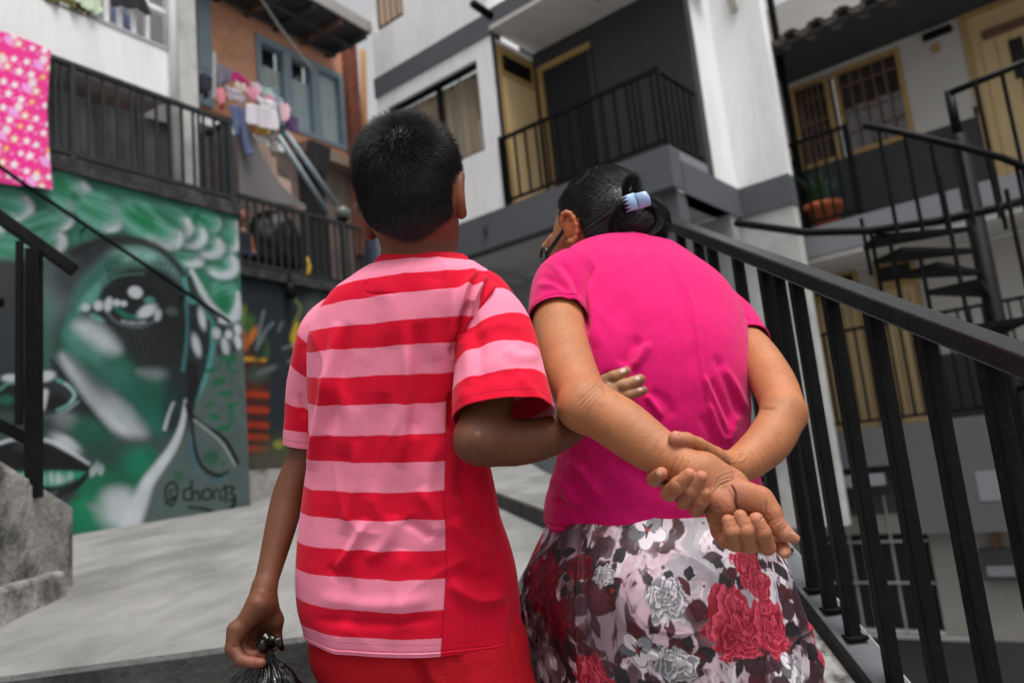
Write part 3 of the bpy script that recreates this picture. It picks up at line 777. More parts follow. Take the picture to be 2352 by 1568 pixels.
# upper white balcony
TB = 0.25
z0b, z1b = FL.at(250, 180, TB)[1], FL.at(250, 60, TB)[1]
sR = FL.at(392, 200, TB)[0]
WB = thing('white_balcony', 'white parapet balcony of the upper floor over the red wall', 'balcony', FL.p(-1, TB, z0b))
MB().box(FL, -3.6, sR, TB, TB + .12, z0b, z1b).build('parapet', WHITE, WB)
MB().box(FL, -3.6, sR - .003, TB + .122, 1.44, z0b + .02, z0b + .14).build('floor_slab', OFFWHITE, WB)
MB().box(FL, -3.6, sR, TB - .01, TB + .14, z1b + .002, z1b + .03).build('coping', mat('grey_coping', (0.4, 0.4, 0.41), .8), WB)
for px in (245, 275, 307, 338):
    s = FL.at(px, 50, TB + .05)[0]
    MB().box(FL, s - .018, s + .018, TB + .04, TB + .075, z1b + .03, z1b + .55).build('baluster', WHITE, WB)
MB().box(FL, -3.6, sR, TB + .03, TB + .085, z1b + .40, z1b + .45).build('rail', WHITE, WB)
tag(MB().box(FL, -3.6, 0.55, 1.2, 1.42, z0b + .145, z0b + 2.6).build('upper_wall', mat('lilac_grey_wall', (0.22, 0.21, 0.23), .85, .1, 3)), 'lilac grey upper house wall behind white balcony balusters', 'wall')
sheet('towel', 'pale green towel hanging over the white balcony rail', 'towel', [(160, -50), (236, -50), (232, 12), (236, 30), (220, 36), (195, 18), (165, 2)], TB - .04, mat('pale_green_cloth', (0.58, 0.68, 0.50), .9), n=30)
sheet('blanket', 'olive blanket hanging under the pale green towel on the balcony', 'blanket', [(100, -40), (170, -40), (205, 20), (206, 40), (150, 18), (100, 0)], TB - .015, mat('olive_cloth', (0.10, 0.09, 0.02), .9), n=30)
sheet('denim_shorts', 'blue denim shorts drying behind the white balcony balusters', 'shorts', [(256, 10), (268, 6), (298, 40), (298, 76), (285, 60), (268, 52), (256, 48)], TB + .25, mat('denim_cloth', (0.10, 0.13, 0.24), .9), n=24)
sheet('jumper', 'black jumper slung over the upper white balcony', 'jumper', [(256, -30), (330, -30), (345, 38), (318, 22), (290, 18), (256, 14)], TB - .02, mat('black_cloth', (0.018, 0.018, 0.022), .9), n=24)
# column and drainpipe
sc0, sc1 = FL.at(411, 200, .2)[0], FL.at(455, 200, .2)[0]
col_o = thing('concrete_column', 'pale concrete column between the white balcony and the orange house', 'column', FL.p(sc0, .3, 2.9))
MB().box(FL, sc0, sc1, .2, .42, 2.875, 7.2).build('shaft', mat('pale_column_paint', (0.50, 0.50, 0.485), .85, .1, 3, .2, 30, dirt=(0.2, .2, .2), dirt_amt=.5, dscale=5), col_o)
MB().box(FL, sc0 - .01, sc1 + .01, .19, .43, 5.1, 5.16).build('collar', OFFWHITE, col_o)
sp = FL.at(401, 200, .2)[0]
MB().tube([FL.p(sp, .2, 2.88), FL.p(sp, .2, 7.2)], .042, 12).build('drainpipe', WHITE, None, True)
tag(bpy.data.objects['drainpipe'], 'white vertical drainpipe beside the pale concrete column', 'pipe')
# ------------------------------------------------------------------ orange house
TO = 1.8
OH = thing('orange_house', 'orange plastered house with blue grey windows and a dark overhanging roof', 'house', FL.p(2.0, TO, 2.6))
wl, wr_ = .62, FL.at(800, 200, TO)[0]
ztop = FL.at(700, 98, TO)[1]
wz1, wz0 = FL.at(690, 128, TO)[1], FL.at(795, 348, TO)[1]
ws = [FL.at(x, 200, TO)[0] for x in (591, 660, 723, 786)]
mw = MB()
mw.box(FL, wl, ws[0], TO, TO + .2, 4.85, ztop + .15); mw.box(FL, ws[0], ws[3], TO, TO + .2, wz1, ztop + .15); mw.box(FL, ws[3], wr_, TO, TO + .2, 4.85, ztop + .15); mw.box(FL, ws[0], ws[3], TO, TO + .2, 4.85, wz0)
mw.build('upper_wall', ORANGE, OH)
MB().box(FL, wl, wr_ + .4, TO + .05, TO + .25, 2.45, 4.66).build('lower_wall', mat('brown_grey_render', (0.22, 0.17, 0.15), .9, .25, 3, .3, 30, dirt=(.06, .045, .04), dirt_amt=.7, dscale=1.4), OH)
MB().box(FL, ws[1] + .1, wr_ + .45, TO - .18, TO + .25, 4.66, 4.82).build('floor_beam', mat('tan_beam', (0.30, 0.22, 0.17), .85, .2, 4), OH)
MB().box(FL, FL.at(690, 400, TO)[0], FL.at(748, 400, TO)[0], TO + .03, TO + .049, 2.6, 4.55).build('dark_doorway', DARKIN, OH)
for i in range(3):
    a, b = ws[i], ws[i + 1]
    w_ = thing_part = MB()
    w_.box(FL, a + .001, a + .07, TO - .03, TO + .12, wz0, wz1); w_.box(FL, b - .07, b - .001, TO - .03, TO + .12, wz0, wz1)
    w_.box(FL, a + .07, b - .07, TO - .03, TO + .12, wz1 - .09, wz1); w_.box(FL, a + .07, b - .07, TO - .03, TO + .12, wz0, wz0 + .06)
    f = w_.build('window', BLUEFR, OH)
    MB().box(FL, a + .07, b - .07, TO + .04, TO + .048, wz0 + .06, wz1 - .09).build('pane', GLASS, f)
    u = np.linspace(a + .06, b - .06, 60)
    zz = (wz0 + .05, wz0 + .05 + (wz1 - wz0) * (.66 if i < 2 else .94))
    V = [FL.p(s, TO + .075 + .015 * math.sin(s * 60), z) for z in zz for s in u]
    mesh('curtain', V, grid_faces(60, 2), LACE, f, True)
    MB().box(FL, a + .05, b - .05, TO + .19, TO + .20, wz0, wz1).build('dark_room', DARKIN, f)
spx = FL.at(465, 100, TO)[0]
MB().box(FL, spx - .10, spx + .09, TO - .06, TO - .003, 4.86, ztop).build('timber_post', BLUEFR, OH)
# brick pilaster built brick by brick
s_a, s_b = FL.at(800, 200, 1.7)[0], FL.at(826, 200, 1.7)[0]
MB().box(FL, s_a + .01, s_b - .01, 1.71, 1.9, 3.4, 7.2).build('pilaster_core', MORTAR, OH)
bm_ = None
zc, row = 3.4, 0
while zc < 6.95:
    hw = (s_b - s_a)
    cuts = [(s_a, s_a + hw * .62), (s_a + hw * .62 + .012, s_b)] if row % 2 == 0 else [(s_a, s_a + hw * .36), (s_a + hw * .36 + .012, s_b)]
    for c0_, c1_ in cuts:
        MB().box(FL, c0_, c1_, 1.70 + random.uniform(-.004, .004), 1.80, zc, zc + .085).build('brick', BRICK, OH)
    zc += .10; row += 1
tag(MB().tube([fl(833, 118, 1.6), fl(838, 300, 1.6), fl(846, 520, 1.6)], .045, 10).build('orange_pipe', mat('orange_pipe_paint', (0.62, 0.28, 0.09), .6), None, True), 'orange vertical pipe at the brick corner of the orange house', 'pipe')
# roof with rafters
te = 1.0
ze = FL.at(845, 68, te)[1]
roof = MB()
se0, se1 = -.6, FL.at(847, 68, te)[0]
nseg = 60
ss = np.linspace(se0, se1, nseg)
Vr = [FL.p(s, te - .02 + (2.6 - te) * j, ze + .05 + (ztop + .25 - ze) * j + .02 * math.sin(s * 42)) for j in (0, 1) for s in ss]
ro = mesh('roof', Vr, grid_faces(nseg, 2), DARKROOF, OH, True)
ro.modifiers.new('thick', 'SOLIDIFY').thickness = .02
MB().box(FL, se0, se1, te - .05, te - .02, ze - .07, ze + .10).build('fascia', FASCIA, OH)
MB().box(FL, se0, se1, te - .02, TO - .003, ze - .075, ze - .055).build('soffit', DARKROOF, OH)
for k in range(9):
    s = se1 - .08 - k * .48
    MB().box(FL, s - .035, s + .035, te, TO - .01, ze - .16, ze - .077).build('rafter', BROWN if k % 2 else DARKROOF, OH)
for k in range(2):
    t = te + .3 + .35 * k
    MB().box(FL, se0, se1 - .05, t - .02, t + .02, ze - .20, ze - .162).build('purlin', DARKROOF, OH)
# peach plaster fragments on the lower wall, grey awning
sheet('awning', 'plain grey canvas awning slung below the washing lines', 'awning', [(546, 262), (575, 300), (604, 362), (640, 420), (700, 478), (556, 458)], 1.25, mat('grey_canvas', (0.155, 0.145, 0.15), .85, .1, 3), amp=.03, n=50, folds=2)
for i, pg in enumerate(([(578, 318), (606, 312), (622, 352), (634, 400), (618, 398), (596, 360)], [(608, 360), (634, 362), (636, 402), (640, 440), (616, 400)], [(634, 402), (668, 418), (670, 452), (704, 474), (700, 484), (660, 472), (644, 440)])):
    sheet('plaster_patch', '', '', pg, TO - .02 - .03 * i, PEACH, amp=.004, n=26, parent=OH)
# washing
GRP = 'washing hung below the orange house windows'
def cloth(name, label, cat, poly, col, t=1.3, seed=1, amp=.025):
    return sheet(name, label, cat, poly, t, mat('cloth_%s' % name + str(seed), col, .9, .15, 6), amp=amp, n=26, group=GRP, seed=seed, folds=4)
cloth('sweater', 'charcoal sweater bundled at the column end of the washing', 'sweater', [(453, 172), (470, 168), (487, 178), (486, 208), (466, 206), (453, 190)], (.03, .032, .05))
cloth('shirt', 'grey lilac patterned shirt on the upper washing line', 'shirt', [(495, 146), (515, 150), (533, 162), (530, 190), (512, 186), (508, 196), (495, 192)], (.23, .21, .28), 1.42, 2)
cloth('shirt', 'magenta shirt on the upper washing line', 'shirt', [(532, 164), (550, 168), (571, 190), (566, 204), (545, 194), (531, 186)], (.45, .02, .16), 1.4, 3)
cloth('bib', 'white and pink rimmed bib on the washing line', 'bib', [(573, 188), (590, 190), (602, 204), (594, 219), (578, 212)], (.70, .50, .58), 1.36, 4)
cloth('towel', 'mint green towel on the upper washing line', 'towel', [(600, 200), (618, 204), (633, 222), (630, 236), (604, 222)], (.42, .60, .56), 1.38, 5)
cloth('vest', 'red and white vest hanging at the near washing line', 'vest', [(497, 206), (508, 202), (521, 218), (512, 236), (508, 242), (500, 226)], (.66, .22, .28), 1.15, 6)
cloth('shirt', 'pale lilac shirt hanging above the jeans', 'shirt', [(521, 198), (545, 206), (566, 222), (562, 240), (540, 232), (524, 224)], (.48, .42, .50), 1.2, 7)
cloth('jeans', 'blue jeans hanging by the waist with both legs down', 'jeans', [(526, 240), (564, 248), (566, 290), (574, 330), (582, 358), (566, 356), (556, 300), (546, 284), (547, 312), (540, 316), (534, 280)], (.085, .115, .22), 1.18, 8)
cloth('shirt', 'large white shirt in the middle of the washing line', 'shirt', [(566, 238), (600, 244), (634, 256), (640, 284), (636, 300), (600, 292), (566, 284)], (.62, .59, .64), 1.16, 9)
cloth('cloth', 'mustard trimmed cloth just under the large white shirt', 'cloth', [(580, 292), (622, 298), (620, 308), (584, 304)], (.45, .27, .03), 1.2, 10)
cloth('pillowcase', 'pale pink pillowcase hung from one corner', 'pillowcase', [(640, 234), (654, 238), (669, 250), (658, 280), (648, 276), (641, 268)], (.72, .46, .52), 1.16, 11)
cloth('cloth', 'purple cloth beside the pale pink pillowcase', 'cloth', [(664, 262), (686, 274), (684, 308), (664, 300), (654, 284)], (.10, .05, .14), 1.2, 12)
cloth('blouse', 'grey white blouse hanging below the large white shirt', 'blouse', [(583, 310), (612, 316), (640, 326), (641, 350), (622, 344), (606, 330), (584, 322)], (.52, .51, .5), 1.25, 13)
cloth('jacket', 'black jacket hanging under the orange house window sill', 'jacket', [(704, 320), (730, 326), (758, 340), (757, 378), (748, 414), (734, 380), (716, 392), (702, 380)], (.012, .012, .013), 1.4, 14)
cloth('towel', 'white towel hung high beside the zinc pole', 'towel', [(500, 168), (516, 172), (518, 202), (502, 198)], (.68, .66, .68), 1.48, 15)
cloth('shirt', 'rose pink child shirt between the lilac and mint washing', 'shirt', [(566, 200), (584, 206), (596, 218), (592, 234), (574, 228), (564, 216)], (.72, .30, .42), 1.3, 16)
cloth('cloth', 'white cloth folded over the line above the large white shirt', 'cloth', [(590, 222), (614, 228), (636, 240), (634, 254), (606, 246), (590, 240)], (.74, .74, .76), 1.24, 17)
cloth('skirt', 'dark teal skirt at the end of the lower washing line', 'skirt', [(640, 284), (654, 290), (658, 316), (648, 322), (640, 306)], (.03, .08, .09), 1.22, 18)
cloth('leggings', 'black leggings hung beside the concrete column', 'leggings', [(458, 188), (474, 192), (478, 222), (470, 230), (464, 214), (456, 222)], (.02, .02, .025), 1.45, 20)
cloth('shirt', 'pale blue shirt on the far end of the upper washing line', 'shirt', [(622, 212), (640, 218), (650, 232), (646, 246), (630, 240), (620, 230)], (.34, .42, .52), 1.42, 21)
cloth('pillowcase', 'cream pillowcase next to the magenta shirt', 'pillowcase', [(540, 186), (562, 194), (566, 214), (546, 208), (538, 200)], (.62, .56, .46), 1.34, 22)
cloth('shorts', 'pink shorts pegged under the mint towel', 'shorts', [(604, 214), (628, 222), (632, 244), (620, 242), (616, 232), (608, 238)], (.66, .26, .40), 1.34, 23)
cloth('towel', 'grey towel drooping from the near washing line', 'towel', [(612, 296), (636, 302), (634, 322), (614, 316)], (.32, .32, .34), 1.2, 24)
cloth('sock', 'dark red sock pegged at the lilac shirt', 'sock', [(508, 236), (514, 238), (512, 252), (506, 250)], (.30, .02, .04), 1.16, 19)
for i, (a, b, lab) in enumerate((((448, 150), (640, 215), 'upper grey washing line below the orange wall'), ((490, 196), (700, 262), 'lower grey washing line holding the jeans'))):
    o = MB().tube([fl(*a, 1.42 - .25 * i), fl((a[0] + b[0]) / 2, (a[1] + b[1]) / 2 + 4, 1.42 - .25 * i), fl(*b, 1.42 - .25 * i)], .006, 5).build('washing_line', mat('grey_wire', (.2, .2, .2)))
    tag(o, lab, 'washing line')
tag(MB().tube([fl(492, 122, 1.28), fl(491, 228, 1.28)], .02, 8).build('washing_pole', mat('zinc_pole', (.42, .43, .44), .5)), 'short zinc pole holding the near ends of the washing lines', 'pole')
PH_ = thing('pipe_brace', 'pair of pale blue pipes slanting down beside the hanging washing', 'handrail', fl(752, 487, 1.2))
MB().tube([fl(639, 312, 1.15), fl(752, 487, 1.15)], .032, 10).build('pipe', PALEBLUE, PH_, True)
MB().tube([fl(656, 304, 1.22), fl(773, 470, 1.22)], .032, 10).build('pipe', PALEBLUE, PH_, True)
tag(MB().tube([fl(588, -20, 1.2), fl(640, 60, 1.2), fl(690, 128, 1.2), fl(716, 160, 1.2)], .02, 8).build('cable', mat('grey_cable', (.26, .25, .25))), 'thick grey cable crossing in front of the orange house', 'cable')
# ------------------------------------------------------------------ dark painted wall and second railing
TD = 1.0
zd1 = FL.at(555, 634, TD)[1]
DW = thing('dark_wall', 'dark slate wall painted with a flower pot and leaves', 'wall', FL.p(1.8, TD, 0))
MB().box(FL, .155, 5.2, TD + .003, TD + .3, -.3, zd1 - .003).build('wall_core', DARKGREY, DW)
sN, zN = 240, 160
S_, Z_ = np.meshgrid(np.linspace(.155, 5.2, sN), np.linspace(zd1, .3, zN))
W_ = (FL.O + S_[..., None] * FL.a + TD * FL.n + Z_[..., None] * np.array([0, 0, 1.0])).reshape(-1, 3)
pp = proj(W_)
pt_ = Paint(pp[:, 0], pp[:, 1], a_(46, 54, 62))
pt_.poly([(500, 815), (608, 815), (612, 1000), (596, 1048), (500, 1048)], a_(84, 40, 34), .9, 4)
for y in (905, 940, 975, 1003, 1030): pt_.line([(500, y + 3), (570, y), (612, y + 2)], 15, a_(184, 66, 30), .85, .4)
for y in (870, 890): pt_.line([(540, y), (600, y)], 12, a_(110, 60, 40), .8, .5)
pt_.line([(500, 826), (560, 824), (608, 826)], 11, a_(206, 160, 40), .95, .3)
for x, y, rx, ry, an, c in ((572, 745, 14, 24, .3, (74, 112, 62)), (606, 798, 13, 26, -.2, (70, 104, 70)), (580, 770, 8, 22, .4, (206, 128, 50)), (560, 780, 9, 26, -.2, (196, 110, 60)), (556, 730, 10, 30, .2, (120, 140, 70)), (592, 860, 26, 20, 0, (70, 88, 82)), (612, 850, 26, 8, -.4, (110, 120, 120)), (596, 800, 14, 30, .2, (40, 60, 50))): pt_.blob(x, y, rx, ry, an, a_(*c), .9, .4)
for l in ([(590, 800), (598, 750), (606, 715)], [(596, 790), (610, 760), (626, 742)]): pt_.line(l, 8, a_(124, 134, 140), .85, .5)
pt_.line([(682, 742), (676, 775), (688, 800), (706, 804), (716, 790)], [10, 20, 22, 16, 8], a_(204, 184, 50), .9, .4); pt_.line([(676, 740), (690, 710), (680, 690)], 9, a_(120, 130, 80), .8, .5); pt_.blob(720, 700, 20, 40, .5, a_(100, 108, 104), .6, .7)
for l in ([(650, 800), (672, 792)], [(662, 830), (690, 815)], [(640, 760), (648, 740)]): pt_.line(l, 7, a_(130, 136, 140), .7, .5)
pt_.blob(650, 1035, 70, 36, -.2, a_(86, 92, 66), .8, .7); pt_.blob(610, 1060, 60, 20, 0, a_(96, 92, 80), .7, .6); pt_.blob(640, 1020, 12, 10, 0, a_(170, 170, 70), .6, .5)
pt_.C *= (0.8 + 0.4 * fbm(np.stack([S_.ravel() * 6, Z_.ravel() * 6, 0 * S_.ravel()], -1), 4, 9))[:, None]
mesh('painted_face', W_, grid_faces(sN, zN)[:, ::-1], vmat('mural_paint'), DW, col=np.clip(pt_.C, 0, .9))
struct(MB().box(FL, .16, 5.4, TD - .25, TD - .004, -.25, FL.at(600, 1078, TD - .25)[1]).build('plinth_kerb', MOSSY))
struct(MB().box(FL, .16, 5.3, TD - .06, TD + .85, zd1 + .002, zd1 + .12).build('lower_walkway', LEDGE))
R2 = thing('lower_railing', 'black steel railing on top of the dark painted wall', 'railing', FL.p(1.8, TD, zd1 + .12))
zr1 = FL.at(700, 491, TD)[1]
zr0 = zd1 + .17
s0_, s1_ = FL.at(540, 455, TD)[0], FL.at(848, 530, TD)[0]
MB().box(FL, s0_, s1_, TD - .02, TD + .025, zr1 - .02, zr1 + .025).build('top_rail', FARBLACK, R2)
MB().box(FL, s0_, s1_, TD - .015, TD + .02, zr0 - .02, zr0 + .015).build('bottom_rail', FARBLACK, R2)
for s in np.arange(s0_ + .05, s1_, .112):
    MB().box(FL, s - .011, s + .011, TD - .011, TD + .011, zr0 + .015, zr1 - .02).build('baluster', FARBLACK, R2)
for px in (704, 788, 846):
    s = FL.at(px, 560, TD)[0]
    MB().box(FL, s - .028, s + .028, TD - .028, TD + .028, zd1 + .122, zr1 + .03).build('post', FARBLACK, R2)
for px, w in ((666, .05),):
    s, z = FL.at(px, 640, TD - .1)
    LT = thing('hanging_lamp', 'black pendant lamp hanging at the lower railing ledge', 'lamp', FL.p(s, TD - .1, z))
    MB().tube([FL.p(s, TD - .1, zd1 + .13), FL.p(s, TD - .1, z - .05)], .012, 6).build('stem', BLACK, LT)
    MB().tube([FL.p(s, TD - .1, z - .05), FL.p(s, TD - .1, z - .1), FL.p(s, TD - .1, z - .22), FL.p(s, TD - .1, z - .25)], [.03, .06, .055, .02], 10).build('shade', BLACK, LT, True)
s, z = FL.at(788, 506, TD)
LN = thing('post_lantern', 'grey green glass lantern on a black holder on the lower railing', 'lantern', FL.p(s, TD, zr1))
MB().tube([FL.p(s, TD, zr1 + .026), FL.p(s, TD, zr1 + .08)], [.03, .08], 8).build('holder', BLACK, LN)
MB().tube([FL.p(s, TD, zr1 + .082), FL.p(s, TD, zr1 + .2), FL.p(s, TD, zr1 + .24)], [.085, .1, .03], 8).build('glass_body', mat('lantern_glass', (.14, .15, .13), .3), LN, True)
sheet('cloth', 'navy blue cloth hanging at the far end of the lower railing', 'cloth', [(838, 534), (862, 536), (866, 612), (840, 610)], TD + .02, mat('navy_cloth', (.03, .055, .11), .9), n=24)
sheet('strap', 'yellow strap dangling from the lower railing beside the black bag', 'strap', [(704, 590), (711, 594), (714, 616), (708, 634), (702, 632), (707, 616)], TD - .05, mat('yellow_strap', (.45, .28, .03), .7), n=14)
MB().box(FL, FL.at(770, 560, 1.95)[0], 5.3, 1.90, 2.04, zd1 + .125, 4.64).build('shutter_wall', mat('white_shutter', (.50, .49, .5), .7, .06, 3, stretch=(1, 1, .2)), OH)

# ------------------------------------------------------------------ white building in the middle
WBD = thing('white_building', 'white rendered building with grey bands, a curtained window and a recessed balcony', 'building', FW.p(0, 0, -2.9))
def wb(name, m, *a, parent=None, bevel=0.0, fr=FW): return MB().box(fr, *a).build(name, m, parent or WBD, bevel=bevel)
sL = 2.12                                   # far left end of the front
wS0, wS1, wZ0, wZ1 = .25, 1.93, .83, 2.03
wb('wall', WHITE, 0, wS0, 0, .2, .02, 2.25)
wb('wall', WHITE, wS1, sL, 0, .2, .02, 2.25)
wb('wall', WHITE, wS0, wS1, 0, .2, .02, wZ0)
wb('wall', WHITE, wS0, wS1, 0, .2, wZ1, 2.25)
wb('upper_band', BAND, -.02, sL + .02, -.02, .2, 2.252, 2.54)
wb('upper_wall', WHITE, 0, 1.46, 0, .2, 2.542, 6.5)
wb('upper_wall', WHITE, 1.46, sL, 0, .2, 2.542, 3.22)
wb('upper_wall', WHITE, 2.04, sL, 0, .2, 3.22, 6.5)
wb('end_wall', WHITE, sL - .2, sL, .202, 4.0, -3.0, 6.5)
uw = wb('upper_window', mat('brown_dark_frame', (.05, .035, .03), .5), 1.48, 2.02, .05, .1, 3.24, 5.0)
for k in range(4): wb('curtain_fold', CURTAIN, 1.52 + .12 * k, 1.60 + .12 * k, .03, .048, 3.3, 4.9, parent=uw)
wb('lower_band', BAND, -2.19, sL + .02, -.025, .2, -.42, .018)
wb('balcony_slab', SLABGREY, -2.185, -.002, .202, .86, -.40, .012)
wb('slab_drip', DARKGREY, -2.19, sL + .02, -.01, .05, -.46, -.422)
# window: frame, panes, curtain
F_ = MB()
F_.box(FW, wS0, wS1, .05, .11, wZ1 - .05, wZ1); F_.box(FW, wS0, wS1, .05, .11, wZ0, wZ0 + .04); F_.box(FW, wS0, wS0 + .04, .05, .11, wZ0 + .04, wZ1 - .05); F_.box(FW, wS1 - .04, wS1, .05, .11, wZ0 + .04, wZ1 - .05)
wf = F_.build('window', BLACK, WBD)
wb('mullion', BLACK, .97, 1.02, .045, .115, wZ0 + .04, wZ1 - .05, parent=wf)
wb('pane', GLASS, wS0 + .04, .97, .075, .08, wZ0 + .04, wZ1 - .05, parent=wf)
wb('pane', GLASS, 1.02, wS1 - .04, .075, .08, wZ0 + .04, wZ1 - .05, parent=wf)
u = np.linspace(wS0 + .01, wS1 - .01, 220)
zz = np.linspace(wZ0 + .02, wZ1 - .08, 6)
mesh('curtain', [FW.p(s, .135 + .022 * math.sin(s * 46 + .6 * math.sin(s * 9)) + .02 * math.sin(s * 17), z) for z in zz for s in u], grid_faces(220, 6), CURTAIN, wf, True)
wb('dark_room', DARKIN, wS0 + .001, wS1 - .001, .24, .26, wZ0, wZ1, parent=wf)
# recess: side wall with the yellow door, dark back wall with a doorway, ceiling
TBK = .86
wb('recess_side_wall', WHITE, .001, .2, .203, TBK, .02, 2.25)
wb('recess_back_wall', DARKGREY, -2.19, .2, TBK, TBK + .15, -.42, 6.5)
wb('recess_ceiling', OFFWHITE, -2.6, -.021, -.02, TBK - .002, 2.30, 2.36)
wb('upper_slab', BAND, -2.6, -.021, -.03, .2, 2.362, 2.56)
MB().tube([FW.p(-1.35, .45, 2.298), FW.p(-1.35, .45, 2.27)], .05, 10).build('ceiling_lamp', mat('grey_plastic', (.3, .3, .3)), WBD)
d_t0, d_t1 = .1, .78
wb('jamb', mat('dark_jamb', (.03, .035, .04), .5), -.02, 0, .02, .08, .02, 2.24)
yd = wb('side_door', OCHREFR, -.03, -.001, .09, .82, .02, 2.16)
for k in range(6):
    t = .14 + k * .105
    wb('plank', YELLOW, -.05, -.031, t, t + .095, .05, 1.72, parent=yd)
wb('transom_pane', BLACK, -.05, -.031, .17, .72, 1.84, 2.03, parent=yd)
dd0, dd1 = -.03, -.86
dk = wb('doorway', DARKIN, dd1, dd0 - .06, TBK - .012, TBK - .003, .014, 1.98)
wb('door_frame', OCHREFR, dd1 - .05, dd0 - .05, TBK - .05, TBK - .013, 1.98, 2.06, parent=dk)
wb('door_frame', OCHREFR, dd0 - .12, dd0 - .05, TBK - .05, TBK - .013, .014, 1.979, parent=dk)
wb('door_frame', mat('dark_jamb', (0, 0, 0)), dd1 - .05, dd1, TBK - .04, TBK - .013, .014, 1.979, parent=dk)
# side wing
wb('side_wall', WHITE, -2.185, -2.0, TBK + .152, 1.62, -.10, 6.5)
wb('side_band', BAND, -2.20, -2.0, .203, 1.61, -.46, -.102)
sW2 = FW.at(1792, 300, 1.62)[0]
wb('wing_wall', WHITE, sW2, -2.0, 1.622, 1.8, -.10, 6.5)
wb('wing_band', BAND, sW2 - .01, -2.0, 1.60, 1.8, -.46, -.102)
wb('wing_lower_wall', mat('pale_blotched_wall', (.5, .5, .49), .85, .12, 3, dirt=(.25, .25, .25), dirt_amt=.5), sW2, -2.0, 1.622, 1.8, -4.0, -.462)
bs0 = FW.side(1690, 90, -2.19)
wb('wing_bracket', BAND, -2.30, -2.192, 1.0, 1.35, 2.25, 2.6)
# ground floor under the slab
wb('ground_floor_wall', mat('grey_ground_floor', (.26, .27, .28), .8, .1, 2), -2.18, sL, 1.3, 1.5, -3.4, -.462)
wb('ground_ceiling', mat('grey_soffit', (.36, .36, .355), .85, .06, 2), -2.18, sL, .052, 1.298, -.46, -.43)
for s in (.9, -.55, -1.6): wb('ceiling_beam', mat('grey_soffit', (0, 0, 0)), s - .06, s + .06, .06, 1.297, -.56, -.462)
wb('column', BAND, -2.17, -1.97, .06, .26, -3.4, -.462)
wb('wall_mount', DARKGREY, .31, .36, -.06, -.026, -.22, -.14)
# balcony railing
BR = thing('balcony_railing', 'black steel railing of the recessed balcony on the white building', 'railing', FW.p(-1, 0, .02))
MB().box(FW, -2.185, .02, -.02, .02, .845, .885).build('top_rail', BLACK, BR)
MB().box(FW, -2.185, .0, -.015, .015, .07, .10).build('bottom_rail', BLACK, BR)
MB().box(FW, -2.185, -2.145, .021, .84, .845, .885).build('top_rail', BLACK, BR)
MB().box(FW, -2.18, -2.15, .016, .84, .07, .10).build('bottom_rail', BLACK, BR)
s = -.06
gaps = (.16, .16, .16, .07, .07)
i = 0
while s > -2.12:
    MB().box(FW, s - .012, s + .012, -.012, .012, .10, .845).build('baluster', BLACK, BR)
    s -= gaps[i % 5]; i += 1
for t in (.14, .28, .42, .56, .70): MB().box(FW, -2.177, -2.153, t - .012, t + .012, .10, .845).build('baluster', BLACK, BR)
for s_, t_ in ((-2.165, 0), (0.0, -.0)): MB().box(FW, s_ - .02, s_ + .02, t_ - .021, t_ + .021, .019, .9).build('post', BLACK, BR)
tag(MB().tube([P(1086, 8, 9.2), P(1128, 38, 9.45)], .05, 10).build('rain_spout', BLACK, None, True), 'black rain spout sticking out above the white building window', 'spout')
# thin cable and white pole on the wing corner
tag(MB().tube([P(1672, -30, 9.6), P(1690, 25, 9.6), P(1742, 170, 9.7)], .022, 6).build('service_cable', mat('brown_cable', (.09, .075, .05))), 'brown service cable slanting down the white wing wall', 'cable')
tag(MB().tube([P(1668, -40, 9.55), P(1688, 30, 9.55)], .05, 8).build('pole_top', mat('cream_pole', (.55, .52, .45)), None, True), 'cream pole end above the white wing wall', 'pole')

# ------------------------------------------------------------------ gallery building on the right
GB = thing('gallery_building', 'two storey gallery building with ochre doors and grey slabs', 'building', FR.p(-1, 0, -4.9))
def gbx(name, m, *a, parent=None, bevel=0.0): return MB().box(FR, *a).build(name, m, parent or GB, bevel=bevel)
TW = 1.0
g_l, g_r = 1.6, -5.0
gw = [FR.at(1812, 205, TW), FR.at(2062, 100, TW), FR.at(2092, 312, TW)]
a0, a1 = gw[1][0], gw[0][0]
gz0, gz1 = FR.at(1850, 392, TW)[1], FR.at(1930, 160, TW)[1]
dS = FR.at(2200, 40, TW)[0]; dTop = FR.at(2200, 40, TW)[1]
dado = FR.at(2230, 272, TW)[1]
GW_ = mat('gallery_white_plaster', (0.50, 0.48, 0.46), .85, .05, 2, .1, 40)
gbx('wall', GW_, a1, g_l, TW, TW + .2, dado, 3.4); gbx('wall', GW_, dS, a0, TW, TW + .2, dado, 3.4); gbx('wall', GW_, a0, a1, TW, TW + .2, gz1, 3.4); gbx('wall', GW_, g_r, dS - 1.0, TW, TW + .2, dado, 3.4); gbx('wall', GW_, dS - 1.0, dS, TW, TW + .2, dTop, 3.4)
gbx('dado', DARKGREY, dS, g_l, TW - .012, TW + .2, 0.0, dado - .001) if gz0 >= dado else None
if gz0 < dado:
    gbx('dado', DARKGREY, a1, g_l, TW - .012, TW + .2, 0.0, dado - .001); gbx('dado', DARKGREY, dS, a0, TW - .012, TW + .2, 0.0, dado - .001); gbx('dado', DARKGREY, a0, a1, TW - .012, TW + .2, 0.0, gz0)
else:
    gbx('wall', GW_, a0, a1, TW, TW + .2, dado, gz0)
gbx('dado', DARKGREY, g_r, dS - 1.0, TW - .012, TW + .2, 0, dado - .001)
am = FR.at(1928, 300, TW)[0]
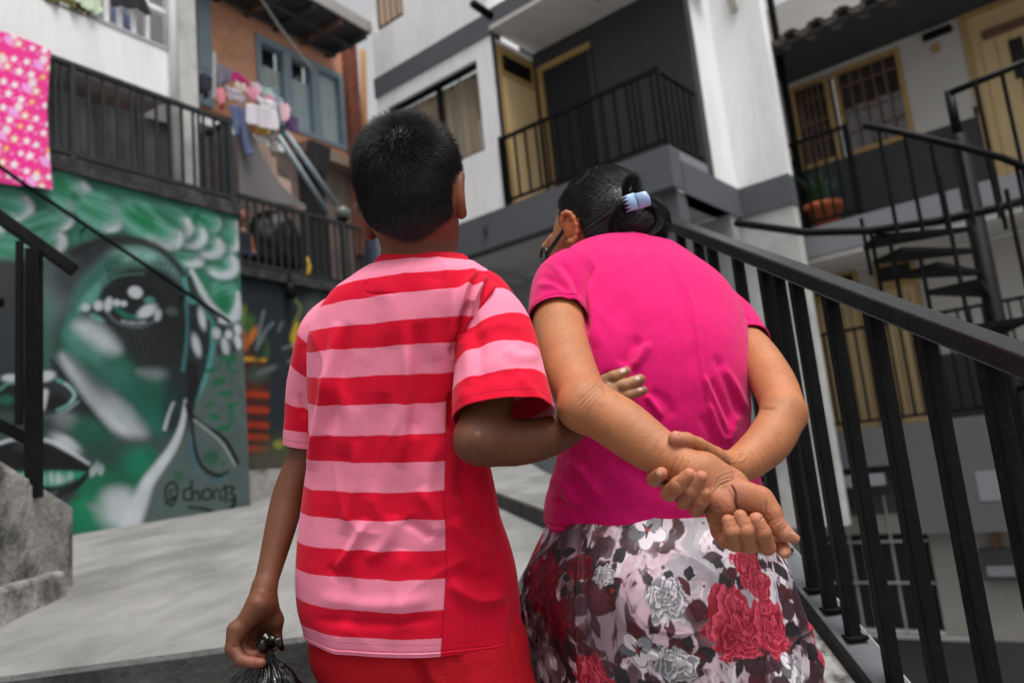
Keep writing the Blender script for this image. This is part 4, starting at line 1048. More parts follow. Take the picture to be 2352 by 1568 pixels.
for lo, hi in ((a0, am - .03), (am + .03, a1)):
    Fm = MB()
    Fm.box(FR, lo, lo + .06, TW - .02, TW + .06, gz0, gz1); Fm.box(FR, hi - .06, hi, TW - .02, TW + .06, gz0, gz1); Fm.box(FR, lo + .06, hi - .06, TW - .02, TW + .06, gz0, gz0 + .06); Fm.box(FR, lo + .06, hi - .06, TW - .02, TW + .06, gz1 - .06, gz1)
    wf = Fm.build('window', OCHREFR, GB)
    gbx('pane', glassmat('dim_glass', (.8, .82, .85), .05), lo + .06, hi - .06, TW + .03, TW + .036, gz0 + .06, gz1 - .06, parent=wf)
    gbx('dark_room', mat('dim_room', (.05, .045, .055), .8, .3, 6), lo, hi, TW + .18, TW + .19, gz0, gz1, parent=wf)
    BAR = mat('ochre_grille', (.20, .115, .055), .6)
    for k in range(1, 5):
        s = lo + .06 + (hi - lo - .12) * k / 5
        gbx('grille_bar', BAR, s - .008, s + .008, TW - .035, TW - .021, gz0 + .05, gz1 - .05, parent=wf)
    for k in range(1, 4):
        z = gz0 + (gz1 - gz0) * k / 4 + .03 * (k % 2)
        gbx('grille_bar', BAR, lo + .05, hi - .05, TW - .05, TW - .036, z - .008, z + .008, parent=wf)
    uu = np.linspace(lo + .05, hi - .05, 60)
    mesh('curtain', [FR.p(s, TW + .10 + .02 * math.sin(s * 50), z) for z in (gz0 + .05, gz1 - .06) for s in uu if True], grid_faces(60, 2), mat('dim_curtain', (.16, .115, .125), .9, .4, 5, stretch=(4, 4, .3)), wf, True)
# upper ochre door
ud = gbx('door', YELLOW, dS - .94, dS - .06, TW + .02, TW + .07, 0.01, dTop - .06)
gbx('door_frame', OCHREFR, dS - .06, dS, TW - .03, TW + .07, .01, dTop - .001, parent=ud); gbx('door_frame', OCHREFR, dS - 1.0, dS - .94, TW - .03, TW + .07, .01, dTop - .001, parent=ud); gbx('door_frame', OCHREFR, dS - .94, dS - .06, TW - .03, TW + .07, dTop - .06, dTop - .001, parent=ud)
for k in range(5): gbx('plank_groove', OCHREFR, dS - .16 - .15 * k, dS - .15 - .15 * k, TW + .012, TW + .019, .1, dTop - .4, parent=ud)
s, z = FR.at(2310, 55, TW - .1); gbx('door_arch_bar', BROWN, s - .35, s + .25, TW - .02, TW + .015, z - .05, z + .05, parent=ud)
s, z = FR.at(2335, 110, TW); gbx('door_slot', DARKIN, s - .07, s + .07, TW + .01, TW + .019, z - .35, z + .12, parent=ud)
s, z = FR.at(2245, 255, TW); gbx('door_handle', BLACK, s - .03, s + .03, TW - .03, TW + .015, z - .05, z + .05, parent=ud)
s, z = FR.at(2153, 80, TW); tag(MB().box(FR, s - .16, s + .15, TW - .08, TW - .003, z - .035, z + .035).build('wall_light', BLACK, None), 'black wall light beside the upper ochre door', 'light')
s, z = FR.at(2150, 112, TW); tag(MB().box(FR, s - .035, s + .035, TW - .04, TW - .003, z - .05, z + .05).build('doorbell', OCHREFR, None), 'small ochre doorbell box under the black wall light', 'doorbell')
# slab, soffit, floors below
gbx('upper_slab', SLABGREY, g_r, g_l - .3, 0.0, TW - .013, -.34, -.003)
gbx('upper_soffit', OFFWHITE, g_r, g_l - .3, .03, TW, -.40, -.343)
zM = FR.at(1900, 992, 0)[1]
gbx('mid_wall', GW_, g_r, g_l, TW, TW + .2, zM + .75, -.402)
gbx('mid_dado', DARKGREY, g_r, g_l, TW - .012, TW + .2, zM + .001, zM + .748)
def ochre_door(px0, px1, top, leaf=YELLOW):
    a, b = sorted((FR.at(px0, 800, TW)[0], FR.at(px1, 800, TW)[0]))
    o = gbx('door', leaf, a + .05, b - .05, TW - .04, TW - .015, zM + .002, zM + top)
    gbx('door_frame', OCHREFR, a, a + .05, TW - .06, TW - .013, zM + .002, zM + top + .35, parent=o); gbx('door_frame', OCHREFR, b - .05, b, TW - .06, TW - .013, zM + .002, zM + top + .35, parent=o)
    gbx('door_frame', OCHREFR, a + .05, b - .05, TW - .06, TW - .013, zM + top + .001, zM + top + .09, parent=o); gbx('door_frame', OCHREFR, a + .05, b - .05, TW - .06, TW - .013, zM + top + .28, zM + top + .35, parent=o)
    gbx('transom', DARKIN, a + .05, b - .05, TW - .03, TW - .014, zM + top + .09, zM + top + .28, parent=o)
    for k in range(1, 5):
        s = a + .05 + (b - a - .1) * k / 5
        gbx('plank_groove', mat('brown_groove', (.16, .095, .04)), s - .006, s + .006, TW - .045, TW - .041, zM + .1, zM + top - .1, parent=o)
    return o
ochre_door(1885, 2000, 1.62); ochre_door(2040, 2140, 1.62)
gbx('mid_slab', mat('mid_grey_slab', (.10, .104, .112), .75, .08, 3), g_r, g_l, 0.0, TW + .2, zM - .42, zM - .002)
gbx('slab_gutter', SLABGREY, .1, g_l, -.12, -.002, zM - .62, zM - .50)
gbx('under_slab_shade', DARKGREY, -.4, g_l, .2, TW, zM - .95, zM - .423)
gbx('parapet_wall', mat('mid_grey_slab', (0, 0, 0)), g_r, -.15, -.03, .2, zM - 1.15, zM - .421)
gbx('plaster_scar', SLABGREY, FR.at(2305, 1115, -.03)[0], FR.at(2245, 1115, -.03)[0], -.036, -.031, FR.at(2270, 1150, -.03)[1], FR.at(2270, 1080, -.03)[1])
zF = -2.2 - FR.O[2]
LOWW = mat('cream_low_wall', (.25, .24, .22), .85, .1, 2, .1, 30)
w0 = FR.at(2135, 1250, .2)[0]; w1 = FR.at(1880, 1250, .2)[0]
lz1, lz0 = FR.at(2000, 1138, .2)[1], FR.at(2060, 1450, .2)[1]
gbx('low_wall', LOWW, w1, g_l + .6, .2, .4, zF, zM - .951); gbx('low_wall', LOWW, g_r, w0, .2, .4, zF, zM - 1.151); gbx('low_wall', LOWW, w0, w1, .2, .4, lz1, zM - 1.16)
gbx('low_dado', DARKGREY, g_r, g_l + .6, .185, .4, zF, lz0 - .05) if lz0 - .05 > zF + .02 else None
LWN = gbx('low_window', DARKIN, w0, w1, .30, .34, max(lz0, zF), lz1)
GRL = mat('white_grille_paint', (.26, .26, .26), .5)
for k in range(8):
    s = w0 + (w1 - w0) * (k + .5) / 8
    gbx('grille_bar', GRL, s - .010, s + .010, .16, .18, lz0, lz1, parent=LWN)
for f in (.02, .36, .66): gbx('grille_bar', GRL, w0, w1, .14, .159, lz0 + (lz1 - lz0) * f - .011, lz0 + (lz1 - lz0) * f + .011, parent=LWN)
gbx('sill', GRL, w0 - .3, w1, .08, .139, lz0 - .045, lz0 - .012, parent=LWN)
s, z = FR.at(2300, 1290, .2)
mb_ = thing('meter_box', 'grey electricity meter box on the lower cream wall', 'meter box', FR.p(s, .19, z))
MB().box(FR, s - .17, s + .17, .08, .19, z - .17, z + .14).build('case', DARKGREY, mb_); MB().box(FR, s - .12, s + .12, .07, .079, z - .12, z - .02).build('cover', SLABGREY, mb_); MB().box(FR, s - .03, s + .03, .12, .19, z + .142, z + .5).build('conduit', BROWN, mb_)
# railings of the gallery
def railing(name, label, s0, s1, z0, z1, t, step, posts=(), m=BLACK, side=None):
    o = thing(name, label, 'railing', FR.p((s0 + s1) / 2, t, z0))
    MB().box(FR, s1, s0, t - .02, t + .02, z1 - .035, z1).build('top_rail', m, o)
    MB().box(FR, s1, s0, t - .015, t + .015, z0 + .06, z0 + .09).build('bottom_rail', m, o)
    k = s0 - step
    while k > s1 + .02:
        MB().box(FR, k - .011, k + .011, t - .011, t + .011, z0 + .09, z1 - .035).build('baluster', m, o); k -= step
    for p in posts: MB().box(FR, p - .022, p + .022, t - .022, t + .022, z0, z1 + .01).build('post', m, o)
    if side is not None:
        MB().box(FR, s0 - .036, s0, t + .021, side, z1 - .035, z1).build('top_rail', m, o)
        kk = t + .15
        while kk < side: MB().box(FR, s0 - .028, s0 - .006, kk - .011, kk + .011, z0, z1 - .036).build('baluster', m, o); kk += .15
    return o
gz_r = FR.at(1772, 345, .05)
railing('gallery_railing', 'black railing of the upper gallery with flower pots behind it', gz_r[0], FR.at(1945, 280, .05)[0], 0.0, gz_r[1], .05, .12, (gz_r[0] - .02, FR.at(1945, 280, .05)[0] + .02), side=.8)
railing('middle_railing', 'black railing in front of the middle floor ochre doors', 1.2, -3.0, zM, FR.at(1960, 752, .05)[1], .05, .115, (1.18, -.02))
# gallery posts and tiled eaves
for px, tt, lab in ((1775, .12, 'black steel post carrying the tiled eaves by the white wing'),):
    s = FR.at(px + 12, 120, tt)[0]
    tag(MB().box(FR, s - .035, s + .035, tt, tt + .07, 0.0, 3.2).build('eaves_post', BLACK), lab, 'post')
TR_ = thing('tiled_eaves', 'old grey barrel tile eaves over the upper gallery', 'roof', FR.p(0, -.2, 2.5))
ez = FR.at(1860, 80, -.25)[1]
MB().box(FR, g_r, FR.at(1700, 40, -.25)[0], -.22, -.16, ez + .02, ez + .07).build('eaves_board', DARKROOF, TR_)
MB().box(FR, g_r, FR.at(1700, 40, -.25)[0], -.15, TW + .2, ez + .10, ez + .16).build('deck', DARKROOF, TR_)
kx = FR.at(1690, 40, -.25)[0]
i = 0
while kx > -2.2:
    n = 10; V = []
    for tt, zz2 in ((-.30, ez + .04), (TW + .3, ez + .40)):
        for k in range(n + 1):
            a = math.pi * k / n; sg = 1 if i % 2 == 0 else -1
            V.append(FR.p(kx - .09 * math.cos(a), tt + random.uniform(-.02, .02), zz2 + .06 * sg * math.sin(a) + .03))
    o = mesh('tile', V, grid_faces(n + 1, 2), TILE, TR_, True); o.modifiers.new('thick', 'SOLIDIFY').thickness = .018
    kx -= .15; i += 1
# flower pots
def pot(px, py, t, r, h, lab, plants, seed):
    s, z = FR.at(px, py, t)
    z = 0.004
    o = thing('flower_pot', lab, 'flower pot', FR.p(s, t, z))
    c = FR.p(s, t, z)
    up = np.array([0, 0, 1.0])
    MB().tube([c, c + up * h * .75, c + up * h * .76, c + up * h], [r * .72, r * .93, r * 1.05, r * 1.08], 18).build('pot', TERRA, o, True)
    MB().tube([c + up * (h + .001), c + up * (h + .02)], [r * .98, r * .9], 14).build('soil', mat('soil', (.03, .022, .016), .95), o)
    rr = random.Random(seed)
    lm = [mat('leaf_green', (.06, .14, .06), .6, .3, 9), mat('leaf_blue_green', (.10, .19, .15), .6, .3, 9)]
    for k in range(plants):
        an, ln = rr.uniform(0, 6.28), h * rr.uniform(.7, 1.5)
        lean = rr.uniform(.2, 1.0)
        base = c + up * (h + .01) + np.array([math.cos(an), math.sin(an), 0]) * r * .3
        V, F = [], []
        side = np.array([-math.sin(an), math.cos(an), 0])
        for j in range(7):
            f = j / 6
            q = base + np.array([math.cos(an), math.sin(an), 0]) * ln * lean * f ** 1.3 + up * ln * (f - .35 * lean * f * f)
            w = .028 * math.sin(math.pi * min(f * .9 + .1, 1)) + .002
            V += [q - side * w, q + up * -.006, q + side * w]
        for j in range(6):
            F += [(3 * j, 3 * j + 1, 3 * j + 4, 3 * j + 3), (3 * j + 1, 3 * j + 2, 3 * j + 5, 3 * j + 4)]
        mesh('leaf', V, F, lm[k % 2], o, True)
pot(1893, 500, .3, .225, .31, 'large terracotta flower pot with a spiky green plant on the gallery', 26, 3)
pot(1818, 500, .3, .11, .18, 'small terracotta flower pot with low leaves at the gallery corner', 16, 5)
# ------------------------------------------------------------------ spiral staircase
DS = 5.0
SPC = P(2235, 480, DS)
ST = thing('spiral_stair', 'black steel spiral staircase in front of the gallery', 'staircase', (SPC[0], SPC[1], -2.2))
pole_top = P(2178, 190, DS)[2]
MB().tube([(SPC[0], SPC[1], -2.2), (SPC[0], SPC[1], P(2205, 300, DS)[2])], .055, 14).build('pole', BLACK, ST, True)
MB().tube([(SPC[0], SPC[1], P(2205, 300, DS)[2]), (SPC[0], SPC[1], pole_top)], .03, 10).build('pole_cap', BLACK, ST, True)
ztr = P(2100, 535, DS)[2]
n_tr = 7
for k in range(0, n_tr):
    a = math.radians(172 + k * 17 if k < 4 else 240 + (k - 4) * 27)       # plan angle of the tread
    z = ztr - k * (.145 if k < 4 else .17)
    if z < -2.1: continue
    d0, d1 = a - math.radians(13), a + math.radians(13)
    rr, ri = .66, .05
    V = [(SPC[0] + r_ * math.cos(t), SPC[1] + r_ * math.sin(t), zz) for zz in (z - .028, z) for r_, t in ((ri, d0), (rr, d0), (rr, d1), (ri, d1))]
    tr = MB().hexa(V).build('tread', BLACK, ST)
    q = np.array([SPC[0] + .64 * math.cos(d0), SPC[1] + .64 * math.sin(d0), z])
    MB().tube([q - np.array([0, 0, .20]), q + np.array([0, 0, .88 if k > 3 else .19])], .012, 6).build('baluster', BLACK, ST)
hel = [(SPC[0] + .65 * math.cos(math.radians(188 + k * 27 - 13)), SPC[1] + .65 * math.sin(math.radians(188 + k * 27 - 13)), ztr - k * .19 + .9) for k in np.arange(4.5, 7, .25)]
MB().tube(hel, .02, 8).build('handrail', BLACK, ST, True)
MB().tube([P(1690, 512, 5.6), P(1850, 534, 5.2), P(2000, 530, 4.95), P(2150, 508, 4.8), P(2290, 478, 4.75), P(2420, 440, 4.8)], .026, 8).build('landing_edge', BLACK, ST, True)
MB().tube([P(1985, 288, 5.0), P(2060, 302, 4.85), P(2200, 335, 4.7), P(2300, 362, 4.65), P(2420, 410, 4.6)], .022, 8).build('landing_handrail', BLACK, ST, True)
for px in (2030, 2090, 2150, 2215, 2280, 2345):
    f = (px - 1985) / 435.0
    top = P(px - 12, 292 + f * 100, 4.95 - .35 * f)
    MB().tube([top, (top[0], top[1], P(px, 530 - f * 60, 4.9)[2] - .1)], .012, 6).build('baluster', BLACK, ST)
MB().tube([P(2182, 214, 5.0), P(2290, 170, 4.9), P(2420, 115, 4.8)], .022, 8).build('upper_handrail', BLACK, ST, True)
for px in (2240, 2300, 2345):
    top = P(px, 214 - (px - 2182) * .42, 4.93)
    MB().tube([top, (top[0], top[1], top[2] - .95)], .012, 6).build('baluster', BLACK, ST)

# big black bag on the lower walkway
def lump(name, center, rad, m, label, cat, seed, nu=64, nv=40, amp=.18):
    V = []
    for j in range(nv):
        ph = math.pi * j / (nv - 1)
        for i in range(nu):
            th = 2 * math.pi * i / nu
            V.append((math.sin(ph) * math.cos(th), math.sin(ph) * math.sin(th), math.cos(ph)))
    V = np.array(V)
    n = fbm(V * 2.2 + 5, 4, seed) - .5
    cre = np.abs(fbm(V * 3.1 + 9, 3, seed + 7) - .5)
    V = V * (1 + amp * 2 * n - amp * 1.5 * cre)[:, None] * np.array(rad) + center
    return tag(mesh(name, V, grid_faces(nu, nv, True), m, None, True), label, cat)
s, z = FL.at(630, 575, 1.35)
lump('black_bag', FL.p(s, 1.38, zd1 + .12 + .42), (.34, .30, .50), mat('black_plastic_sheet', (.004, .004, .0045), .5, .3, 8, .5, 14, .2), 'big black plastic covered bundle behind the lower railing', 'bag', 3)

# ------------------------------------------------------------------ bodies: one continuous surface grown from tapered limbs
def pd(px, d): return px * d / FPX           # photo pixels at depth d -> metres
class Cone:
    def __init__(s, a, b, ra, rb):
        s.a, s.b, s.ra, s.rb = A3(a), A3(b), ra, rb
        s.c = (s.a + s.b) / 2; s.R = np.linalg.norm(s.b - s.a) / 2 + max(ra, rb)
    def d(s, p):
        e = s.b - s.a
        t = np.clip(((p - s.a) @ e) / (e @ e + 1e-12), 0, 1)
        q = p - s.a - t[:, None] * e
        return np.sqrt((q * q).sum(1)) - (s.ra + (s.rb - s.ra) * t)
class Limb:
    """smooth tapering limb through several points"""
    def __init__(s, pts, rad, n=4):
        K = crom(np.concatenate([A3(pts), np.asarray(rad, float)[:, None]], 1), n) if len(pts) > 2 else np.concatenate([A3(pts), np.asarray(rad, float)[:, None]], 1)
        s.segs = [Cone(K[i, :3], K[i + 1, :3], K[i, 3], K[i + 1, 3]) for i in range(len(K) - 1)]
        lo, hi = (K[:, :3] - K[:, 3:]).min(0), (K[:, :3] + K[:, 3:]).max(0)
        s.c = (lo + hi) / 2; s.R = np.linalg.norm(hi - lo) / 2
    def d(s, p):
        c = p.mean(0); R = np.sqrt(((p - c) ** 2).sum(1)).max()
        ds = [np.linalg.norm(q.c - c) - q.R for q in s.segs]
        m = min(ds)
        r = np.full(len(p), 9.0)
        for q, dd in zip(s.segs, ds):
            if dd <= m + 2 * R + .03 + 2 * q.R: r = np.minimum(r, q.d(p))
        return r
class Ell:
    def __init__(s, c, ax, r):
        s.c, s.ax, s.r = A3(c), A3(ax), A3(r)
        s.R = max(r)
    def d(s, p):
        q = (p - s.c) @ s.ax.T
        k0 = np.sqrt(((q / s.r) ** 2).sum(1)); k1 = np.sqrt(((q / s.r ** 2) ** 2).sum(1)) + 1e-9
        return k0 * (k0 - 1) / k1
def smin(a, b, k):
    if np.isscalar(k) and k <= 0: return np.minimum(a, b)
    h = np.clip(0.5 + 0.5 * (b - a) / k, 0, 1)
    return b + (a - b) * h - k * h * (1 - h)
class Body:
    def __init__(s): s.base, s.fing, s.cre, s.more = [], [], [], []
    def prims(s): return [q for q, _ in s.base] + [q for f, _ in s.fing for q in f] + [q for m_ in s.more for q in m_.prims()]
    def cone(s, a, b, ra, rb, k=.02): s.base.append((Cone(a, b, ra, rb), k)); return s
    def ell(s, c, ax, r, k=.02): s.base.append((Ell(c, ax, r), k)); return s
    def chain(s, pts, rad, k=.02):
        for i in range(len(pts) - 1): s.cone(pts[i], pts[i + 1], rad[i], rad[i + 1], k)
        return s
    def limb(s, pts, rad, k=.02): s.base.append((Limb(pts, rad), k)); return s
    def finger(s, pts, rad, k=.006):
        s.fing.append(([Cone(pts[i], pts[i + 1], rad[i], rad[i + 1]) for i in range(len(pts) - 1)], k)); return s
    def crease(s, pts, w, depth):
        for i in range(len(pts) - 1):
            c = Cone(pts[i], pts[i + 1], 0, 0); s.cre.append((c, w, depth))
        return s
    def sub(s, c, R):
        o = Body()
        lim = R + .05
        o.base = [(q, k) for q, k in s.base if np.linalg.norm(q.c - c) - q.R < lim]
        o.fing = [(f, k) for f, k in s.fing if min(np.linalg.norm(q.c - c) - q.R for q in f) < lim]
        o.more = [m_ for m_ in (m_.sub(c, R) for m_ in s.more) if m_.base or m_.fing]
        o.cre = [x for x in s.cre if np.linalg.norm(x[0].c - c) - x[0].R < R + 4 * x[1]]
        return o
    def d(s, p):
        b = np.full(len(p), .2)
        for q, k in s.base: b = smin(b, q.d(p), k)
        r = b
        for f, k in s.fing:
            c = np.full(len(p), .2)
            for q in f: c = smin(c, q.d(p), .003)
            root = np.sqrt(((p - f[0].a) ** 2).sum(1))
            ke = .0012 + (k - .0012) * (1 - sstep(f[0].ra * 1.1, f[0].ra * 2.2, root))
            r = np.minimum(r, smin(b, c, ke))
        for m_ in s.more: r = smin(r, m_.d(p), .0015)
        for q, w, dep in s.cre:
            x = q.d(p) / w
            r = r + dep * np.exp(-x * x)
        return r
def surface(body, h, B=12):
    prims = body.prims()
    lo = np.min([q.c - q.R for q in prims], 0) - .03; hi = np.max([q.c + q.R for q in prims], 0) + .03
    n = np.ceil((hi - lo) / (h * B)).astype(int)
    idx = np.stack(np.meshgrid(*[np.arange(k) for k in n], indexing='ij'), -1).reshape(-1, 3)
    ctr = lo + (idx + .5) * h * B
    half = h * B * .5 * math.sqrt(3)
    near = np.zeros(len(ctr), bool)
    # a block matters if any limb's skin can pass through it
    best = np.full(len(ctr), 1e9)
    for i in range(0, len(ctr), 60000):
        best[i:i + 60000] = body.d(ctr[i:i + 60000])
    near = np.abs(best) < half * 1.35 + .004
    g = np.stack(np.meshgrid(*[np.arange(B + 1)] * 3, indexing='ij'), -1).reshape(-1, 3)
    KV, VV, KE = [], [], {0: [], 1: [], 2: []}
    big = 1 << 20
    def key(c): return (c[:, 0] * big + c[:, 1]) * big + c[:, 2]
    for bi in np.nonzero(near)[0]:
        o = idx[bi] * B
        sb = body.sub(ctr[bi], half)
        if not sb.base and not sb.fing and not sb.more: continue
        pts = lo + (o + g) * h
        f = sb.d(pts).reshape(B + 1, B + 1, B + 1)
        ins = f < 0
        if ins.all() or not ins.any(): continue
        cnt = sum(ins[a:B + a, b:B + b, c:B + c].astype(np.int8) for a in (0, 1) for b in (0, 1) for c in (0, 1))
        cells = np.argwhere((cnt > 0) & (cnt < 8))
        if len(cells):
            acc = np.zeros((len(cells), 3)); num = np.zeros(len(cells))
            for ax in range(3):
                oth = [k for k in range(3) if k != ax]
                for u in (0, 1):
                    for v in (0, 1):
                        c0 = cells.copy(); c0[:, oth[0]] += u; c0[:, oth[1]] += v
                        c1 = c0.copy(); c1[:, ax] += 1
                        f0, f1 = f[tuple(c0.T)], f[tuple(c1.T)]
                        m = (f0 < 0) != (f1 < 0)
                        t = np.where(m, f0 / (f0 - f1 + 1e-12), 0)
                        p = c0.astype(float); p[:, ax] += t
                        acc += np.where(m[:, None], p, 0); num += m
            VV.append(lo + (o + acc / num[:, None]) * h); KV.append(key(cells + o))
        for ax in range(3):
            sl0 = [slice(0, B)] * 3; sl1 = [slice(0, B)] * 3; sl1[ax] = slice(1, B + 1)
            a, b = ins[tuple(sl0)], ins[tuple(sl1)]
            e = np.argwhere(a != b)
            if len(e): KE[ax].append(np.concatenate([e + o, a[tuple(e.T)][:, None]], 1))
    KV = np.concatenate(KV); VV = np.concatenate(VV)
    KV, first = np.unique(KV, return_index=True); VV = VV[first]
    faces = []
    for ax in range(3):
        if not KE[ax]: continue
        E = np.concatenate(KE[ax]); flip = E[:, 3].astype(bool); E = E[:, :3]
        u, v = [(1, 2), (2, 0), (0, 1)][ax]
        q = []
        for du, dv in ((0, 0), (-1, 0), (-1, -1), (0, -1)):
            c = E.copy(); c[:, u] += du; c[:, v] += dv
            k = key(c); i = np.clip(np.searchsorted(KV, k), 0, len(KV) - 1)
            q.append(np.where(KV[i] == k, i, -1))
        q = np.stack(q, 1)
        q[~flip] = q[~flip][:, ::-1]
        faces.append(q[(q >= 0).all(1)])
    F = np.concatenate(faces)
    # settle the points onto the true surface
    for _ in range(1):
        for i in range(0, len(VV), 20000):
            sl_ = slice(i, i + 20000)
            p = VV[sl_]
            c = (p.min(0) + p.max(0)) / 2
            d0 = eval_chunks(body, p); ee = 5e-4
            gr = np.stack([eval_chunks(body, p + ee * np.eye(3)[k]) - d0 for k in range(3)], 1) / ee
            gl_ = np.maximum((gr * gr).sum(1), .25)
            VV[sl_] = p - np.clip(d0 / gl_, -h * .6, h * .6)[:, None] * gr
    return VV, F
def eval_chunks(body, p, cell=.06):
    """distance at scattered points, only looking at nearby limbs"""
    kk = np.floor(p / cell).astype(int)
    k = (kk[:, 0] * 4099 + kk[:, 1]) * 4099 + kk[:, 2]
    order = np.argsort(k, kind='stable'); ks = k[order]
    cut = np.nonzero(np.diff(ks))[0] + 1
    out = np.empty(len(p))
    for g_ in np.split(order, cut):
        q = p[g_]
        c = q.mean(0)
        out[g_] = body.sub(c, cell * 1.0).d(q)
    return out
def vnormals(V, F):
    n = np.zeros_like(V)
    a, b, c, d = V[F[:, 0]], V[F[:, 1]], V[F[:, 2]], V[F[:, 3]]
    fn = np.cross(c - a, d - b)
    for k in range(4): np.add.at(n, F[:, k], fn)
    return n / (np.linalg.norm(n, axis=1, keepdims=True) + 1e-12)
def refine(body, V, F, mask, times=1):
    """finer skin where it is seen close: split the faces of the region, settle the new points on the body"""
    for _ in range(times):
        fm = mask(V)[F].all(1)
        A_, Bf = F[fm], F[~fm]
        ed = np.sort(np.stack([A_, np.roll(A_, -1, 1)], -1).reshape(-1, 2), 1)
        key_ = ed[:, 0] * (len(V) + 1) + ed[:, 1]
        uk, inv, cnt = np.unique(key_, return_inverse=True, return_counts=True)
        e0 = uk // (len(V) + 1); e1 = uk % (len(V) + 1)
        mid = (V[e0] + V[e1]) / 2
        cen = V[A_].mean(1)
        newp = np.concatenate([mid, cen]); free = np.concatenate([cnt > 1, np.ones(len(cen), bool)])
        q = newp[free]
        d0 = eval_chunks(body, q, .03); ee = 3e-4
        gr = np.stack([eval_chunks(body, q + ee * np.eye(3)[k], .03) - d0 for k in range(3)], 1) / ee
        q = q - np.clip(d0 / np.maximum((gr * gr).sum(1), .25), -.0015, .0015)[:, None] * gr
        newp[free] = q
        n0 = len(V); m = n0 + inv.reshape(-1, 4); c = n0 + len(mid) + np.arange(len(A_))
        V = np.concatenate([V, newp])
        sub = np.concatenate([np.stack([A_[:, k], m[:, k], c, m[:, (k + 3) % 4]], 1) for k in range(4)])
        F = np.concatenate([Bf, sub])
    return V, F
def carve(V, N, col, pts, w, depth, dmin, dmax, tint=.35):
    """skin crease or vein measured on the photograph: press it into (or raise it from) the skin that faces the viewer"""
    q = proj(V)
    pts = np.asarray(pts, float)
    lo, hi = pts.min(0) - 4 * w, pts.max(0) + 4 * w
    i = np.nonzero((q[:, 0] > lo[0]) & (q[:, 0] < hi[0]) & (q[:, 1] > lo[1]) & (q[:, 1] < hi[1]) & (q[:, 2] > dmin) & (q[:, 2] < dmax))[0]
    if not len(i): return
    d, par = seg_dist(q[i, 0], q[i, 1], pts)
    fc = sstep(.1, .45, (N[i] * ((CAM - V[i]) / np.linalg.norm(CAM - V[i], axis=1, keepdims=True))).sum(1))
    g = np.exp(-(d / w) ** 2) * fc * np.clip(np.sin(math.pi * par) * 2.2 + .15, 0, 1)
    V[i] -= N[i] * (depth * g)[:, None]
    if depth > 0: col[i] *= (1 - tint * g)[:, None]  # creases also darkened in the colour, standing in for their shade
# ---- lofted clothing
def seg_dist(X, Y, pts):
    pts = curve2(pts, 6)
    best = np.full(X.shape, 1e9); par = np.zeros(X.shape)
    for k in range(len(pts) - 1):
        a, b = pts[k], pts[k + 1]
        e = b - a
        t = np.clip(((X - a[0]) * e[0] + (Y - a[1]) * e[1]) / (e @ e + 1e-9), 0, 1)
        d = np.hypot(X - a[0] - t * e[0], Y - a[1] - t * e[1])
        m = d < best
        best[m] = d[m]; par[m] = (k + t[m]) / (len(pts) - 1)
    return best, par
def loft(rings, nu, n, expo=2.3, folds=(), noise=(0, 1, 0), extra=None, ths=None):
    """rings: Lx,Ly,Rx,Ry,depth,back,front (photo pixels, metres).  Returns V, th(angle), row parameter, base normals"""
    K = np.array([np.concatenate([P(r[0], r[1], r[4]), P(r[2], r[3], r[4]), [r[5], r[6]], r[7:]]) for r in rings])
    R = crom(K, n)
    Lp, Rp = R[:, :3], R[:, 3:6]
    c = (Lp + Rp) / 2; rx = (Rp - Lp) / 2
    tg = np.gradient(c, axis=0)
    # smooth the spine direction
    for _ in range(3): tg[1:-1] = (tg[:-2] + tg[1:-1] * 2 + tg[2:]) / 4
    bk = np.cross(tg, rx); bk /= np.linalg.norm(bk, axis=1, keepdims=True)
    sg = np.sign((bk * (CAM - c)).sum(1)); bk *= sg[:, None]
    th = np.linspace(0, 2 * math.pi, nu, endpoint=False) if ths is None else ths
    ct, st = np.cos(th), np.sin(th)
    ex = 2 / expo
    cx = np.sign(ct) * np.abs(ct) ** ex; sy = np.sign(st) * np.abs(st) ** ex
    # even spacing along the outline matters less than a steady angle: th 0 right, pi/2 back, pi left
    dep = np.where(st[None, :] > 0, R[:, 6:7], R[:, 7:8])
    V = c[:, None] + rx[:, None] * cx[None, :, None] + bk[:, None] * (dep * sy[None, :])[..., None]
    nv = len(R)
    V = V.reshape(-1, 3)
    F = grid_faces(nu, nv, True)
    N = vnormals(V, F)
    outw = ((V - np.repeat(c, nu, 0)) * N).sum(1)
    if outw.sum() < 0: F = F[:, ::-1]; N = -N
    TH = np.tile(th, nv); RO = np.repeat(np.linspace(0, len(rings) - 1, nv), nu)
    pj = proj(V)
    facing = sstep(-.15, .25, (N * ((CAM - V) / np.linalg.norm(CAM - V, axis=1, keepdims=True))).sum(1))
    D = np.zeros(len(V))
    for pts, w, amp in folds:
        dd, par = seg_dist(pj[:, 0], pj[:, 1], pts)
        tap = np.clip(np.sin(math.pi * np.clip(par, 0, 1)) * 1.6, .0, 1)
        D += amp * np.exp(-(dd / w) ** 2) * facing * tap
    if noise[0]: D += noise[0] * (fbm(V * noise[1], 3, noise[2]) - .5) * 2
    if len(noise) > 3:
        rn = fbm(V * np.array([1, 1, .45]) * noise[4] + 3 * vnoise(V * 5, 77)[:, None], 2, noise[2] + 9)
        D += noise[3] * ((1 - np.abs(2 * rn - 1)) ** 5 - .35)
    if extra is not None: D += extra(TH, RO, pj)
    V = V + N * D[:, None]
    return V, F, TH, RO, R, pj
